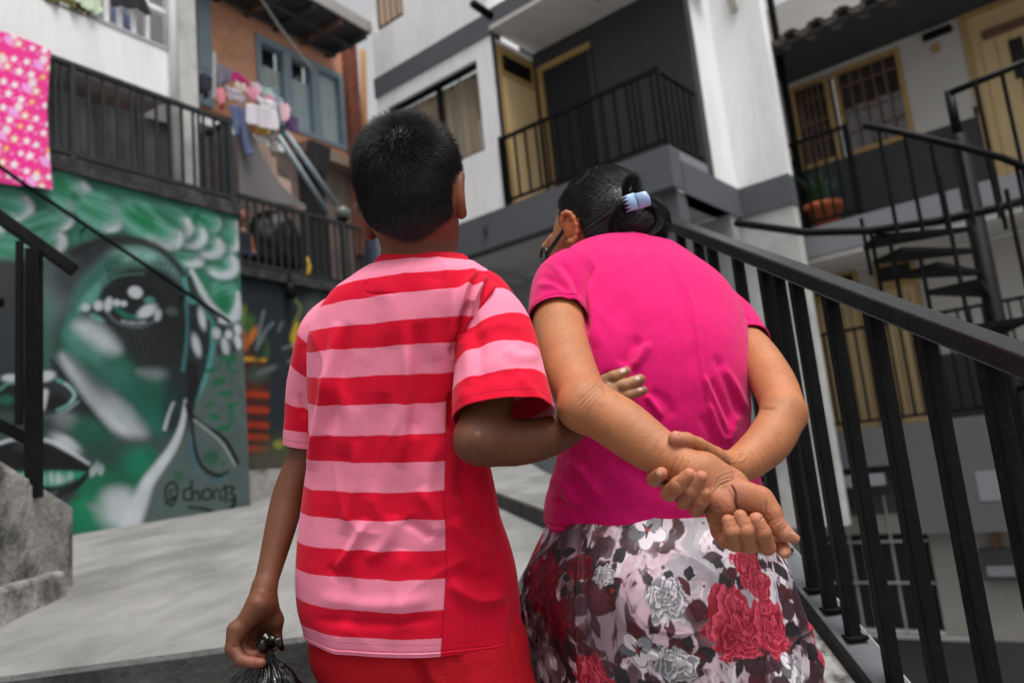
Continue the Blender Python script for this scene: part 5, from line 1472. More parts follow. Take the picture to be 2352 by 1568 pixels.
def sleeve(axis, rad, nu, n, folds=(), noise=(0, 1, 0), flat=None, hem=0.0):
    """tube round an arm: axis rows (px,py,d), rad in metres"""
    A = np.array([P(*a) for a in axis]); K = np.concatenate([A, np.array(rad)[:, None]], 1)
    R = crom(K, n)
    c = R[:, :3]; tg = np.gradient(c, axis=0); tg /= np.linalg.norm(tg, axis=1, keepdims=True)
    x = np.cross(tg, _f); x /= np.linalg.norm(x, axis=1, keepdims=True)
    y = np.cross(tg, x)
    th = np.linspace(0, 2 * math.pi, nu, endpoint=False)
    V = c[:, None] + (x[:, None] * np.cos(th)[None, :, None] + y[:, None] * np.sin(th)[None, :, None] * (flat or 1.0)) * R[:, 3][:, None, None]
    nv = len(R); V = V.reshape(-1, 3); F = grid_faces(nu, nv, True)
    N = vnormals(V, F)
    if ((V - np.repeat(c, nu, 0)) * N).sum() < 0: F = F[:, ::-1]; N = -N
    pj = proj(V)
    facing = sstep(-.15, .25, (N * ((CAM - V) / np.linalg.norm(CAM - V, axis=1, keepdims=True))).sum(1))
    D = np.zeros(len(V))
    for pts, w, amp in folds:
        dd, par = seg_dist(pj[:, 0], pj[:, 1], pts)
        D += amp * np.exp(-(dd / w) ** 2) * facing * np.clip(np.sin(math.pi * par) * 1.6, 0, 1)
    if noise[0]: D += noise[0] * (fbm(V * noise[1], 3, noise[2]) - .5) * 2
    ro = np.repeat(np.linspace(0, len(axis) - 1, nv), nu)
    if hem: D += -hem * np.exp(-((ro - (len(axis) - 1.45)) / .09) ** 2) + .6 * hem * np.exp(-((ro - (len(axis) - 1.12)) / .12) ** 2)
    return V + N * D[:, None], F, np.tile(th, nv), ro, pj
def strands(roots, dirs, normals, length, lift, curl, r, m, name, parent, seg=4, gravity=0.0, jitter=.2, seed=1):
    """hair: thin three sided tapering strands"""
    g = np.random.default_rng(seed)
    n = len(roots)
    L = length if not np.isscalar(length) else np.full(n, length)
    d = dirs + g.normal(0, jitter, (n, 3))
    d -= normals * (d * normals).sum(1, keepdims=True)
    d /= np.linalg.norm(d, axis=1, keepdims=True) + 1e-9
    cur = roots - normals * .001
    pts = [cur]
    lf = np.asarray(lift) if not np.isscalar(lift) else np.full(n, lift)
    for k in range(seg):
        f = k / seg
        step = d * np.cos(lf * (1 - curl * f))[:, None] + normals * np.sin(lf * (1 - curl * f))[:, None]
        step[:, 2] -= gravity * f
        step /= np.linalg.norm(step, axis=1, keepdims=True)
        cur = cur + step * (L / seg)[:, None]
        pts.append(cur)
    return strand_mesh(np.stack(pts, 1), r, m, name, parent)
def strand_mesh(Pn, r, m, name, parent, taper=True, attr=None):
    n, s, _ = Pn.shape
    t = np.gradient(Pn, axis=1); t /= np.linalg.norm(t, axis=2, keepdims=True) + 1e-12
    x = np.cross(t, np.array([.31, .52, .79])); x /= np.linalg.norm(x, axis=2, keepdims=True) + 1e-12
    y = np.cross(t, x)
    rad = np.linspace(1, .15, s) if taper else np.ones(s)
    rr = (r if not np.isscalar(r) else np.full(n, r))[:, None] * rad[None, :]
    V = np.stack([Pn + (x * math.cos(a) + y * math.sin(a)) * rr[..., None] for a in (0, 2.094, 4.189)], 2)   # n,s,3,3
    base = np.arange(n)[:, None, None] * (s * 3) + np.arange(s - 1)[None, :, None] * 3 + np.arange(3)[None, None, :]
    nxt = np.arange(n)[:, None, None] * (s * 3) + np.arange(s - 1)[None, :, None] * 3 + (np.arange(3)[None, None, :] + 1) % 3
    F = np.stack([base, nxt, nxt + 3, base + 3], -1).reshape(-1, 4)
    return mesh(name, V.reshape(-1, 3), F, m, parent, True)
def hairmat(name, col, rough=.38):
    m, nt, b = nodes_of(name)
    b.inputs['Base Color'].default_value = (*col, 1)
    b.inputs['Roughness'].default_value = rough
    b.inputs['Specular IOR Level'].default_value = .32
    return m

# ------------------------------------------------------------------ the boy in the striped shirt
SKIN = vmat('skin', 0.52, 0.34, sss=0.12, bump=0.45, bscale=520.0)
STEP = TREAD_Z - .38
boy = Body()
hc = P(940, 428, 1.27)
tilt = math.radians(-7)                                 # head leans to its left
h_r = unit(_r * math.cos(tilt) + _u * math.sin(-tilt) * -1.0 * 1.0 + 0 * _f)
h_r = unit(_r * math.cos(math.radians(8)) + _u * math.sin(math.radians(8)))
h_u = unit(_u * math.cos(math.radians(8)) - _r * math.sin(math.radians(8)))
h_u = unit(h_u + _f * .05)
h_b = unit(np.cross(h_r, h_u)); h_b = h_b if h_b @ (CAM - hc) > 0 else -h_b
h_r = unit(np.cross(h_u, h_b)); h_r = h_r if h_r @ _r > 0 else -h_r
HAX = np.array([h_r, h_b, h_u])
boy.ell(hc + h_u * .004, HAX, (.079, .091, .094), .0)
boy.ell(hc + h_u * .030, HAX, (.0745, .084, .070), .02)
boy.ell(hc - h_u * .035 + h_b * .012, HAX, (.070, .075, .070), .02)
boy.ell(P(962, 520, 1.315), HAX, (.066, .075, .070), .02)          # jaw and cheeks
boy.ell(P(985, 560, 1.345), HAX, (.045, .045, .04), .02)           # chin
boy.cone(P(975, 500, 1.375), P(985, 520, 1.385), .012, .016, .012)   # nose
boy.cone(P(958, 545, 1.275), P(965, 660, 1.29), .050, .060, .02)
for px, py, d, rx, ry, an, s_ in ((1050, 452, 1.262, .009, .031, 5, 1), (846, 508, 1.285, .008, .026, -16, -1)):
    a_r = math.radians(an)
    e_u = unit(h_u * math.cos(a_r) + h_r * math.sin(a_r))
    e_r = unit(np.cross(e_u, h_b)); e_r = e_r if e_r @ _r > 0 else -e_r
    c = P(px, py, d)
    rim = [c + e_u * ry * math.cos(t) * (1 if math.cos(t) > 0 else .95) + h_b * (.016 * math.sin(t) + .004) + e_r * s_ * .006 for t in np.linspace(-.5, 3.3, 15)]
    boy.chain(rim, list(np.interp(np.linspace(0, 1, 15), [0, .2, .7, .9, 1], [.0045, .0054, .0054, .006, .0055])), .007)
    boy.ell(c - e_r * s_ * .002, np.array([e_r, h_b, e_u]), (.005, .014, ry * .86), .006)
    boy.ell(c - e_r * s_ * .008, np.array([e_r, h_b, e_u]), (.012, .012, .016), .008)
# trunk under the shirt, legs down to the steps
boy.chain([P(965, 640, 1.29), P(950, 800, 1.29), P(940, 1100, 1.29), P(948, 1400, 1.29)], [.055, .075, .068, .078], .04)
boy.cone(P(800, 715, 1.30), P(1120, 690, 1.27), .040, .040, .03)
kneeR, kneeL = P(1085, 1990, 1.26), P(930, 1830, 1.52)
fr_ = np.array([kneeR[0], kneeR[1] + .03, STEP]); fl_ = np.array([kneeL[0] + .01, kneeL[1] + .0, STEP + .19])
boy.chain([P(1050, 1480, 1.28), kneeR, fr_ + np.array([0, 0, .07])], [.072, .048, .032], .03)
boy.chain([P(860, 1480, 1.30), kneeL, fl_ + np.array([0, 0, .07])], [.072, .048, .032], .03)
for f in (fr_, fl_): boy.chain([f + np.array([0, -.05, .03]), f + np.array([.01, .12, .022])], [.03, .022], .03)
# left arm hanging with the bag
la = [P(775, 740, 1.31), P(720, 930, 1.33), P(701, 1040, 1.325), P(666, 1130, 1.305), P(646, 1205, 1.28), P(624, 1290, 1.25), P(607, 1350, 1.225)]
boy.limb(la, [.036, .032, pd(39, 1.32), pd(37.5, 1.3), pd(35, 1.28), pd(29, 1.25), pd(25.5, 1.225)], .015)
Hd = 1.20
w_ = P(604, 1375, 1.215)
boy.cone(P(607, 1350, 1.225), P(596, 1392, 1.21), pd(26, 1.22), pd(30, 1.21), .01)
boy.chain([P(592, 1388, 1.195), P(548, 1448, 1.185)], [pd(25, 1.2), pd(19, 1.19)], .012)
boy.chain([P(594, 1390, 1.215), P(556, 1450, 1.215)], [pd(25, 1.2), pd(18, 1.2)], .012)
boy.chain([P(598, 1392, 1.235), P(566, 1450, 1.245)], [pd(25, 1.2), pd(18, 1.2)], .012)
boy.chain([P(612, 1385, 1.225), P(628, 1425, 1.235), P(630, 1448, 1.24)], [pd(26, 1.22), pd(20, 1.23), pd(15, 1.24)], .012)
boy.chain([P(606, 1392, 1.235), P(592, 1446, 1.245)], [pd(24, 1.23), pd(17, 1.24)], .012)
boy.finger([P(540, 1446, 1.18), P(533, 1488, 1.172), P(553, 1515, 1.165), P(578, 1520, 1.165), P(600, 1521, 1.168)], [pd(19, 1.18), pd(15.5, 1.18), pd(13, 1.17), pd(12, 1.17), pd(10.5, 1.17)], .008)
boy.finger([P(556, 1446, 1.20), P(552, 1484, 1.195), P(572, 1503, 1.188), P(600, 1505, 1.184)], [pd(18, 1.2), pd(14, 1.2), pd(12.5, 1.19), pd(11, 1.19)], .008)
boy.finger([P(572, 1446, 1.225), P(570, 1482, 1.222), P(588, 1494, 1.212), P(612, 1492, 1.205)], [pd(18, 1.22), pd(14, 1.22), pd(12.5, 1.21), pd(11, 1.21)], .008)
boy.finger([P(588, 1444, 1.245), P(588, 1474, 1.25), P(602, 1480, 1.24), P(614, 1476, 1.235)], [pd(16, 1.24), pd(13, 1.24), pd(12, 1.24), pd(10, 1.24)], .008)
boy.finger([P(629, 1440, 1.24), P(634, 1462, 1.235), P(628, 1486, 1.225)], [pd(15, 1.24), pd(13.5, 1.235), pd(10.5, 1.225)], .008)
for a, b in (((530, 1452), (556, 1462)), ((536, 1484), (566, 1496)), ((574, 1512), (580, 1532)), ((556, 1470), (600, 1452)), ((566, 1432), (604, 1440))):
    boy.crease([P(*a, 1.165), P(*b, 1.165)], .0022, .0012)
# right arm round the woman
ra_ = [P(1135, 735, 1.27), P(1128, 860, 1.21), P(1108, 985, 1.155)]
boy.limb(ra_, [.047, .043, pd(54, 1.155)], .02)
boy.cone(P(1100, 1005, 1.15), P(1112, 1010, 1.15), pd(54, 1.15), pd(56, 1.15), .01)
boy.ell(P(1078, 1018, 1.135), np.array([_r, _u, -_f]), (.018, .020, .022), .02)
boy.limb([P(1108, 1008, 1.15), P(1180, 1016, 1.165), P(1260, 1002, 1.19), P(1325, 972, 1.225), P(1362, 940, 1.245)], [pd(56, 1.15), pd(54, 1.165), pd(46, 1.19), pd(36, 1.22), pd(30, 1.245)], .015)
boy.chain([P(1362, 940, 1.245), P(1392, 905, 1.252)], [pd(30, 1.24), pd(34, 1.25)], .012)
for k, (b0, m0, t0, rr) in enumerate((((1380, 876), (1408, 864), (1438, 852), 12), ((1392, 890), (1432, 884), (1470, 871), 13.5), ((1398, 906), (1440, 906), (1476, 896), 12.5), ((1392, 920), (1425, 930), (1452, 930), 11))):
    boy.finger([P(*b0, 1.25), P(*m0, 1.246), P(*t0, 1.252)], [pd(rr + 2, 1.25), pd(rr + .5, 1.25), pd(rr - 1.0, 1.25)], .008)
for a, b in (((1413, 853), (1419, 872)), ((1440, 872), (1446, 894)), ((1446, 892), (1452, 912))): boy.crease([P(*a, 1.236), P(*b, 1.236)], .0016, .0005)
V, F = surface(boy, .003)
def hand_b(V):
    q = proj(V); return ((q[:, 0] < 680) & (q[:, 1] > 1370) & (q[:, 1] < 1560)) | ((q[:, 0] > 1360) & (q[:, 0] < 1500) & (q[:, 1] < 960)) | ((q[:, 0] > 1020) & (q[:, 0] < 1080) & (q[:, 1] > 390) & (q[:, 1] < 510))
V, F = refine(boy, V, F, hand_b, 1)
N = vnormals(V, F)
def nailpaint(col, V, spots, c):
    for (p, ax, ro) in spots:
        e = (V - p) @ ax.T / ro
        m = 1 - sstep(.8, 1.1, np.sqrt((e * e).sum(1)))
        col[:] = col * (1 - m[:, None]) + np.array(c) * m[:, None]
sk = np.array([0.125, 0.043, 0.0185])
col = np.tile(sk, (len(V), 1)) * (.86 + .28 * fbm(V * 22, 4, 2))[:, None]
pj = proj(V)
def warm(cx, cy, r, c, amt, dmax=9):
    m = np.exp(-((pj[:, 0] - cx) ** 2 + (pj[:, 1] - cy) ** 2) / r ** 2) * (pj[:, 2] < dmax) * amt
    col[:] = col * (1 - m[:, None]) + np.array(c) * m[:, None]
warm(585, 1520, 34, (.24, .078, .046), .8); warm(560, 1480, 36, (.17, .062, .036), .6); warm(620, 1420, 30, (.13, .05, .03), .4)
warm(1440, 880, 60, (.38, .19, .092), .95); warm(1052, 450, 30, (.30, .085, .035), .7); warm(846, 508, 26, (.25, .09, .05), .6); warm(1097, 995, 6, (.34, .22, .17), .5)
ax_s = np.array([_r, _u, _f])
def rotax(an):
    ca, sa = math.cos(an), math.sin(an)
    return np.array([_r * ca + _u * sa, _u * ca - _r * sa, _f])
nailpaint(col, V, [(P(1433, 850, 1.238), rotax(.22), np.array([.0060, .0044, .010])), (P(1467, 867, 1.236), rotax(.3), np.array([.0064, .005, .010])), (P(1473, 892, 1.237), rotax(.22), np.array([.0062, .0047, .010]))], (.62, .42, .40))
q = (V - hc) @ HAX.T
hor = np.hypot(q[:, 0], q[:, 1]) + 1e-9
bn = q[:, 1] / hor
zl = np.where(bn > 0, -.022 - .080 * bn ** .8, -.022 - .085 * bn)
onhead = (np.linalg.norm((V - hc) / 1.0, axis=1) < .14) & (np.abs(q[:, 0]) < .088)
earz = np.zeros(len(V), bool)
for cc in (P(1052, 452, 1.262), P(845, 508, 1.285)): earz |= np.linalg.norm((V - cc), axis=1) < .041
hmask = sstep(-.004, .008, q[:, 2] - zl) * onhead
earz2 = earz & (np.abs(q[:, 0]) > .060)
hmask = np.where(earz2, 0, hmask)
col = col * (1 - hmask[:, None]) + np.array([.004, .004, .0045]) * hmask[:, None]
boyo = mesh('person', V, F, SKIN, None, True, col)
tag(boyo, 'boy in a red and pink striped shirt seen from behind holding a black bag', 'person')
# hair strands, whorl at the crown
fa = F[(hmask[F].min(1) > .45)]
g_ = np.random.default_rng(3)
ar = np.linalg.norm(np.cross(V[fa[:, 2]] - V[fa[:, 0]], V[fa[:, 3]] - V[fa[:, 1]]), axis=1)
pick = g_.choice(len(fa), 19000, p=ar / ar.sum())
w4 = g_.dirichlet([1, 1, 1, 1], len(pick))
root = (V[fa[pick]] * w4[..., None]).sum(1); nor = (N[fa[pick]] * w4[..., None]).sum(1); nor /= np.linalg.norm(nor, axis=1, keepdims=True)
wh = hc + h_b * .075 + h_u * .065 - h_r * .004
dv = root - wh
dist = np.linalg.norm(dv, axis=1)
swirl = np.cross(nor, dv / (dist[:, None] + 1e-6))
dr = dv / (dist[:, None] + 1e-6) + swirl * np.exp(-dist / .05)[:, None] * 1.1
qr = (root - hc) @ HAX.T
leng = np.interp(qr[:, 2], [-.09, -.04, .03, .09], [.005, .010, .016, .021]) * g_.uniform(.6, 1.3, len(root))
HB = hairmat('black_short_hair', (.0045, .0048, .0055), .42)
strands(root, dr, nor, leng, np.interp(qr[:, 2], [-.09, 0, .09], [.25, .55, .95]), .35, .00042, HB, 'hair', boyo, seg=3, jitter=.36, seed=5)

# ---- shirt
SB_TAB = [(590, 0), (604, .35), (628, 1.0), (672, 2.0), (735, 3.0), (795, 4.0), (862, 5.0), (930, 6.0), (1000, 7.0), (1062, 8.0), (1131, 9.0), (1196, 10.0), (1265, 11.0), (1331, 12.0), (1404, 13.0), (1468, 14.0), (1500, 14.55)]
def hy(y): return 1117 + (y - 1117) / 1.092
rings = [  # Lx, Ly, Rx, Ry, depth, back, front
    (866, 600, 1072, 596, 1.285, .050, .060),
    (845, 614, 1088, 606, 1.285, .066, .070),
    (800, 648, 1122, 622, 1.283, .084, .085),
    (752, 690, 1160, 648, 1.280, .096, .09),
    (726, 738, 1178, 690, 1.278, .101, .095),
    (716, 800, 1130, 770, 1.276, .103, .1)] + [
    (lx, hy(y) + tl, rx_, hy(y), 1.275, b_, f_) for lx, tl, rx_, y, b_, f_ in (
    (714, 12, 1094, 850, .103, .1), (714, 8, 1090, 935, .101, .1), (712, 6, 1116, 1031, .100, .1), (702, 3, 1134, 1113, .099, .1), (692, 0, 1150, 1196, .100, .1), (686, 0, 1174, 1272, .103, .105), (684, -2, 1188, 1340, .106, .108), (688, -3, 1192, 1408, .108, .11), (698, -2, 1194, 1450, .108, .11), (706, 0, 1198, 1478, .107, .11))]
fold = [([(777, 737), (757, 863), (745, 925), (730, 997), (714, 1080)], 13, .0065), ([(800, 740), (782, 863), (772, 925), (757, 997)], 16, -.004),
        ([(938, 740), (936, 888), (929, 989), (916, 1075)], 12, .0035), ([(962, 740), (960, 900), (950, 1010)], 18, -.004),
        ([(1092, 618), (1063, 672), (1046, 740), (1036, 800)], 9, .009), ([(1117, 630), (1085, 683), (1062, 745), (1050, 800)], 8, .009), ([(1138, 648), (1098, 700), (1076, 745)], 8, .007), ([(1075, 690), (1052, 740), (1040, 820)], 8, -.008),
        ([(845, 1190), (800, 1268), (768, 1312)], 11, .0045), ([(905, 1180), (890, 1240), (840, 1290)], 16, .003), ([(930, 1195), (968, 1215), (990, 1238)], 12, -.004), ([(960, 1120), (1000, 1180), (1008, 1230)], 16, .003),
        ([(1040, 1190), (1078, 1238), (1135, 1275)], 16, .006), ([(1060, 1120), (1090, 1180), (1130, 1215)], 14, -.005), ([(1030, 1336), (1094, 1374), (1160, 1366)], 15, .006), ([(1050, 1300), (1100, 1330), (1150, 1320)], 16, -.004),
        ([(1060, 960), (1070, 1060), (1060, 1150)], 18, -.006), ([(1040, 900), (1038, 1000)], 10, -.006),
        ([(730, 1370), (860, 1390), (1000, 1372)], 18, .0022), ([(720, 1420), (860, 1432), (1010, 1420)], 12, -.002), ([(740, 860), (800, 950), (790, 1050)], 22, .003), ([(860, 640), (900, 700), (890, 800)], 26, .002), ([(1000, 640), (990, 720), (1000, 830)], 24, .0025),
        ([(846, 628), (840, 650), (838, 670), (870, 676), (915, 674)], 2.2, -.0009), ([(958, 588), (945, 620), (930, 664)], 2.0, -.0006), ([(1010, 1000), (980, 1120), (1000, 1300)], 20, .003), ([(880, 900), (870, 1010), (850, 1150)], 18, -.003), ([(820, 1010), (812, 1120), (790, 1230)], 14, .003), ([(760, 1290), (800, 1350), (790, 1440)], 18, -.003), ([(930, 1260), (915, 1350), (930, 1450)], 22, .003)]
def hemf(th, ro, pj):
    a = ro - 14.55
    return .0012 * np.exp(-((ro - 14.62) / .05) ** 2) - .0010 * np.exp(-((ro - 14.50) / .04) ** 2) + .0015 * np.sin(th * 9 + 1) * sstep(12, 15, ro)
fold = [(a, w, 1.9 * m_) for a, w, m_ in fold]
Vt, Ft, TH, RO, RR, pjt = loft(rings, 420, 26, 2.35, fold, (.0022, 16, 11, .0034, 7), hemf)
ymid = np.repeat(pjt.reshape(-1, 420, 3)[:, 105, 1], 420)                # where each ring crosses the middle of the back
stripe = np.interp(ymid, [a for a, b in SB_TAB], [b for a, b in SB_TAB])
# plain red side panel on the right: seam angle read off the photo
cen, hw = (np.repeat(proj(RR[:, :3])[:, 0], 420) + np.repeat(proj(RR[:, 3:6])[:, 0], 420)) / 2, (np.repeat(proj(RR[:, 3:6])[:, 0], 420) - np.repeat(proj(RR[:, :3])[:, 0], 420)) / 2
seam = np.interp(ymid, [590, 760, 860, 1000, 1150, 1300, 1500], [1130, 1075, 1046, 1026, 1019, 1022, 1012])
front = np.interp(ymid, [590, 1100, 1250, 1500], [1400, 1160, 1172, 1400])
xs = cen + hw * np.cos(TH)
panel = np.where(np.sin(TH) > 0, xs - seam, np.where(np.cos(TH) > 0, (1.0 - np.abs(np.sin(TH)) * 5) * 60, -60.0))
def knit(name):
    m, nt, b = nodes_of(name)
    L, N_ = nt.links, nt.nodes
    def attr(n):
        a = N_.new('ShaderNodeAttribute'); a.attribute_name = n; return a.outputs['Fac']
    def math_(op, x, y=None, z=None):
        q = N_.new('ShaderNodeMath'); q.operation = op
        for i, v in enumerate((x, y, z)):
            if v is None: continue
            if isinstance(v, (int, float)): q.inputs[i].default_value = v
            else: L.new(v, q.inputs[i])
        return q.outputs[0]
    tc = N_.new('ShaderNodeTexCoord')
    nz = N_.new('ShaderNodeTexNoise'); nz.inputs['Scale'].default_value = 260; nz.inputs['Detail'].default_value = 3
    mp = N_.new('ShaderNodeMapping'); mp.inputs['Scale'].default_value = (1, 1, 2.6)
    L.new(tc.outputs['Object'], mp.inputs[0]); L.new(mp.outputs[0], nz.inputs['Vector'])
    nb = N_.new('ShaderNodeTexNoise'); nb.inputs['Scale'].default_value = 14; nb.inputs['Detail'].default_value = 5
    L.new(tc.outputs['Object'], nb.inputs['Vector'])
    st = math_('ADD', math_('ADD', attr('stripe'), math_('MULTIPLY', math_('SUBTRACT', nz.outputs[0], .5), .03)), math_('MULTIPLY', math_('SUBTRACT', nb.outputs[0], .5), .22))
    # whole numbers alternate: odd bands red, even bands pink
    half = math_('MULTIPLY', st, .5)
    fr2 = math_('FRACT', half)
    tri = math_('ABSOLUTE', math_('SUBTRACT', fr2, .5))           # .5..0: <.25 -> second half (red)
    red_s = N_.new('ShaderNodeMapRange'); red_s.inputs[1].default_value = -.012; red_s.inputs[2].default_value = .012
    L.new(math_('SUBTRACT', fr2, .5), red_s.inputs[0])
    e2 = N_.new('ShaderNodeMapRange'); e2.inputs[1].default_value = .0; e2.inputs[2].default_value = .012
    L.new(math_('SUBTRACT', 1.0, fr2), e2.inputs[0])
    redm = math_('MULTIPLY', red_s.outputs[0], e2.outputs[0])
    pan = N_.new('ShaderNodeMapRange'); pan.inputs[1].default_value = -1.0; pan.inputs[2].default_value = 1.0
    L.new(attr('panel'), pan.inputs[0])
    allred = math_('MAXIMUM', redm, pan.outputs[0])
    mx = N_.new('ShaderNodeMix'); mx.data_type = 'RGBA'
    mx.inputs[6].default_value = (.80, .225, .335, 1); mx.inputs[7].default_value = (.62, .006, .030, 1)
    L.new(allred, mx.inputs[0])
    hs = N_.new('ShaderNodeHueSaturation')
    mr = N_.new('ShaderNodeMapRange'); mr.inputs[3].default_value = .80; mr.inputs[4].default_value = 1.2
    L.new(math_('ADD', math_('MULTIPLY', nz.outputs[0], .6), math_('MULTIPLY', nb.outputs[0], .4)), mr.inputs[0])
    # stitched seams
    sl_ = math_('ABSOLUTE', attr('panel'))
    sm = N_.new('ShaderNodeMapRange'); sm.inputs[1].default_value = .5; sm.inputs[2].default_value = 2.4; sm.inputs[3].default_value = .62; sm.inputs[4].default_value = 1.0
    L.new(sl_, sm.inputs[0])
    sw = N_.new('ShaderNodeMapRange'); sw.inputs[1].default_value = .2; sw.inputs[2].default_value = 1.2; sw.inputs[3].default_value = .70; sw.inputs[4].default_value = 1.0
    L.new(math_('ABSOLUTE', attr('stitch')), sw.inputs[0])
    L.new(math_('MULTIPLY', math_('MULTIPLY', mr.outputs[0], sm.outputs[0]), sw.outputs[0]), hs.inputs['Value'])
    L.new(mx.outputs[2], hs.inputs['Color'])
    L.new(hs.outputs[0], b.inputs['Base Color'])
    b.inputs['Roughness'].default_value = .85; b.inputs['Specular IOR Level'].default_value = .1
    b.inputs['Sheen Weight'].default_value = .08; b.inputs['Sheen Roughness'].default_value = .4
    bp = N_.new('ShaderNodeBump'); bp.inputs['Strength'].default_value = .35; bp.inputs['Distance'].default_value = .0012
    L.new(nz.outputs[0], bp.inputs['Height']); L.new(bp.outputs[0], b.inputs['Normal'])
    return m
KNIT = knit('striped_jersey')
def wear(o, t=.0022):
    s = o.modifiers.new('thickness', 'SOLIDIFY'); s.thickness = t; s.offset = -1
    return o
dist_hem = (ymid - 1480) * .8
shirt = wear(mesh('shirt', Vt, Ft, KNIT, boyo, True, attrs={'stripe': stripe, 'panel': panel, 'stitch': dist_hem}))
# sleeves
rs_axis = [(1098, 700, 1.262), (1118, 740, 1.245), (1138, 800, 1.222), (1148, 870, 1.195), (1156, 955, 1.170)]
Vs, Fs, T2, R2_, pj2 = sleeve(rs_axis, [.052, .062, .0655, .069, .0755], 150, 30,
    [([(1060, 760), (1080, 850), (1060, 950)], 18, .005), ([(1085, 720), (1100, 800), (1095, 880)], 15, -.004), ([(1160, 800), (1190, 820), (1240, 815)], 14, .004), ([(1090, 770), (1150, 745), (1200, 760)], 13, .0035), ([(1070, 900), (1130, 860), (1190, 870)], 16, -.003), ([(1190, 860), (1220, 900), (1250, 930)], 12, .004)], (.003, 18, 4))
# stripes measured along the middle of the sleeve
s_y = np.interp(R2_, np.linspace(0, 4, 5), [0.9, 1.35, 2.35, 3.3, 4.55])
s_y = np.interp(np.repeat(proj(np.array([P(*a) for a in crom(np.array(rs_axis), 30)]))[:, 1], 150), [690, 722, 775, 835, 890, 935, 990], [1.45, 2.0, 3.0, 4.0, 5.0, 5.9, 6.0])
wear(mesh('sleeve', Vs, Fs, KNIT, boyo, True, attrs={'stripe': s_y + .12 * np.sin(T2 + 2), 'panel': np.full(len(Vs), -9.0), 'stitch': (R2_ - 3.72) * 40}))
ls_axis = [(826, 712, 1.285), (764, 772, 1.302), (727, 870, 1.32), (712, 950, 1.325), (702, 1024, 1.325)]
Vs, Fs, T2, R2_, pj2 = sleeve(ls_axis, [.044, .053, .046, .040, .0365], 120, 26, [([(700, 800), (712, 900), (708, 1000)], 9, .005), ([(690, 900), (700, 960)], 8, -.004)], (.003, 18, 5))
s_y = np.interp(np.repeat(proj(np.array([P(*a) for a in crom(np.array(ls_axis), 26)]))[:, 1], 120), [700, 735, 790, 850, 880, 930, 988, 1030], [2.0, 2.2, 3.0, 4.0, 4.2, 5.0, 6.0, 6.9])
wear(mesh('sleeve', Vs, Fs, KNIT, boyo, True, attrs={'stripe': s_y, 'panel': np.full(len(Vs), -9.0), 'stitch': (R2_ - 3.74) * 40}))
# ribbed collar
cr = [(874, 588, 1066, 585, 1.285, .0570, .058), (867, 595, 1074, 591, 1.285, .0625, .063), (858, 608, 1084, 602, 1.285, .0700, .068)]
Vc, Fc, *_ = loft(cr, 200, 6, 2.2, (), (0, 1, 0), lambda th, ro, pj: .0004 * np.sin(th * 140))
wear(mesh('collar', Vc, Fc, mat('red_rib_knit', (.62, .008, .03), .85, .1, 30, .3, 300, .2), boyo, True), .003)
# shorts
sh = Body()
sh.ell(P(950, 1460, 1.285), np.array([_r, _f, _u]), (.155, .105, .11), 0)
sh.chain([P(1075, 1490, 1.275), P(1100, 1650, 1.262), P(1108, 1830, 1.258)], [.098, .092, .092], .03)
sh.chain([P(848, 1480, 1.30), P(892, 1640, 1.36), P(932, 1740, 1.44)], [.092, .088, .086], .03)
Vh, Fh = surface(sh, .005)
Nh = vnormals(Vh, Fh)
pjh = proj(Vh)
D = .004 * (fbm(Vh * 14, 3, 8) - .5) * 2
for pts, w, a in (([(955, 1500), (968, 1540), (985, 1600)], 10, -.012), ([(985, 1510), (1000, 1560), (1030, 1590)], 12, .006), ([(1040, 1500), (1060, 1560), (1050, 1640)], 16, -.004), ([(1170, 1450), (1180, 1520), (1200, 1600)], 4, -.003)):
    dd, _p = seg_dist(pjh[:, 0], pjh[:, 1], pts); D += a * np.exp(-(dd / w) ** 2) * (pjh[:, 2] < 1.3)
mesh('shorts', Vh + Nh * D[:, None], Fh, mat('red_cotton', (.50, .006, .016), .85, .14, 14, .25, 220, .2), boyo, True)

# ---- the black bag in his hand
bagc = P(606, 1640, 1.2)
nu_, prof = 140, [(1472, 10), (1480, 15), (1486, 9), (1494, 9), (1502, 13), (1512, 24), (1528, 48), (1550, 74), (1580, 100), (1630, 125), (1700, 140), (1780, 120), (1840, 60), (1856, 5)]
rows = crom(np.array(prof, float), 8)
Vb = []
for y, r in rows:
    c = P(626 - (y - 1472) * .35 if y < 1512 else 612 - (y - 1512) * .08, y, 1.205)
    for k in range(nu_):
        t = 2 * math.pi * k / nu_
        pl_ = (abs(math.sin(t * 7 + .8 * math.sin(y * .03))) * .5 + abs(math.sin(t * 11.3 + y * .012)) * .5) * min(1, max(0, (y - 1490) / 30)) * max(.25, 1 - max(0, y - 1560) / 220)
        rr2 = pd(r, 1.2) * (1 - .26 * pl_)
        Vb.append(c + (_r * math.cos(t) + np.array([0, 1.0, 0]) * math.sin(t) * .85) * rr2)
Vb = np.array(Vb); Fb = grid_faces(nu_, len(rows), True)
Nb = vnormals(Vb, Fb)
Vb = Vb + Nb * ((fbm(Vb * 60, 3, 5) - .5) * .008)[:, None]
PLASTIC = mat('black_bag_plastic', (.004, .004, .0045), .24, .2, 10, .5, 45, .5)
bag = thing('plastic_bag', 'black plastic bag with gathered neck held in the boy\'s hand', 'bag', P(606, 1840, 1.2))
mesh('bag_body', Vb, Fb, PLASTIC, bag, True)
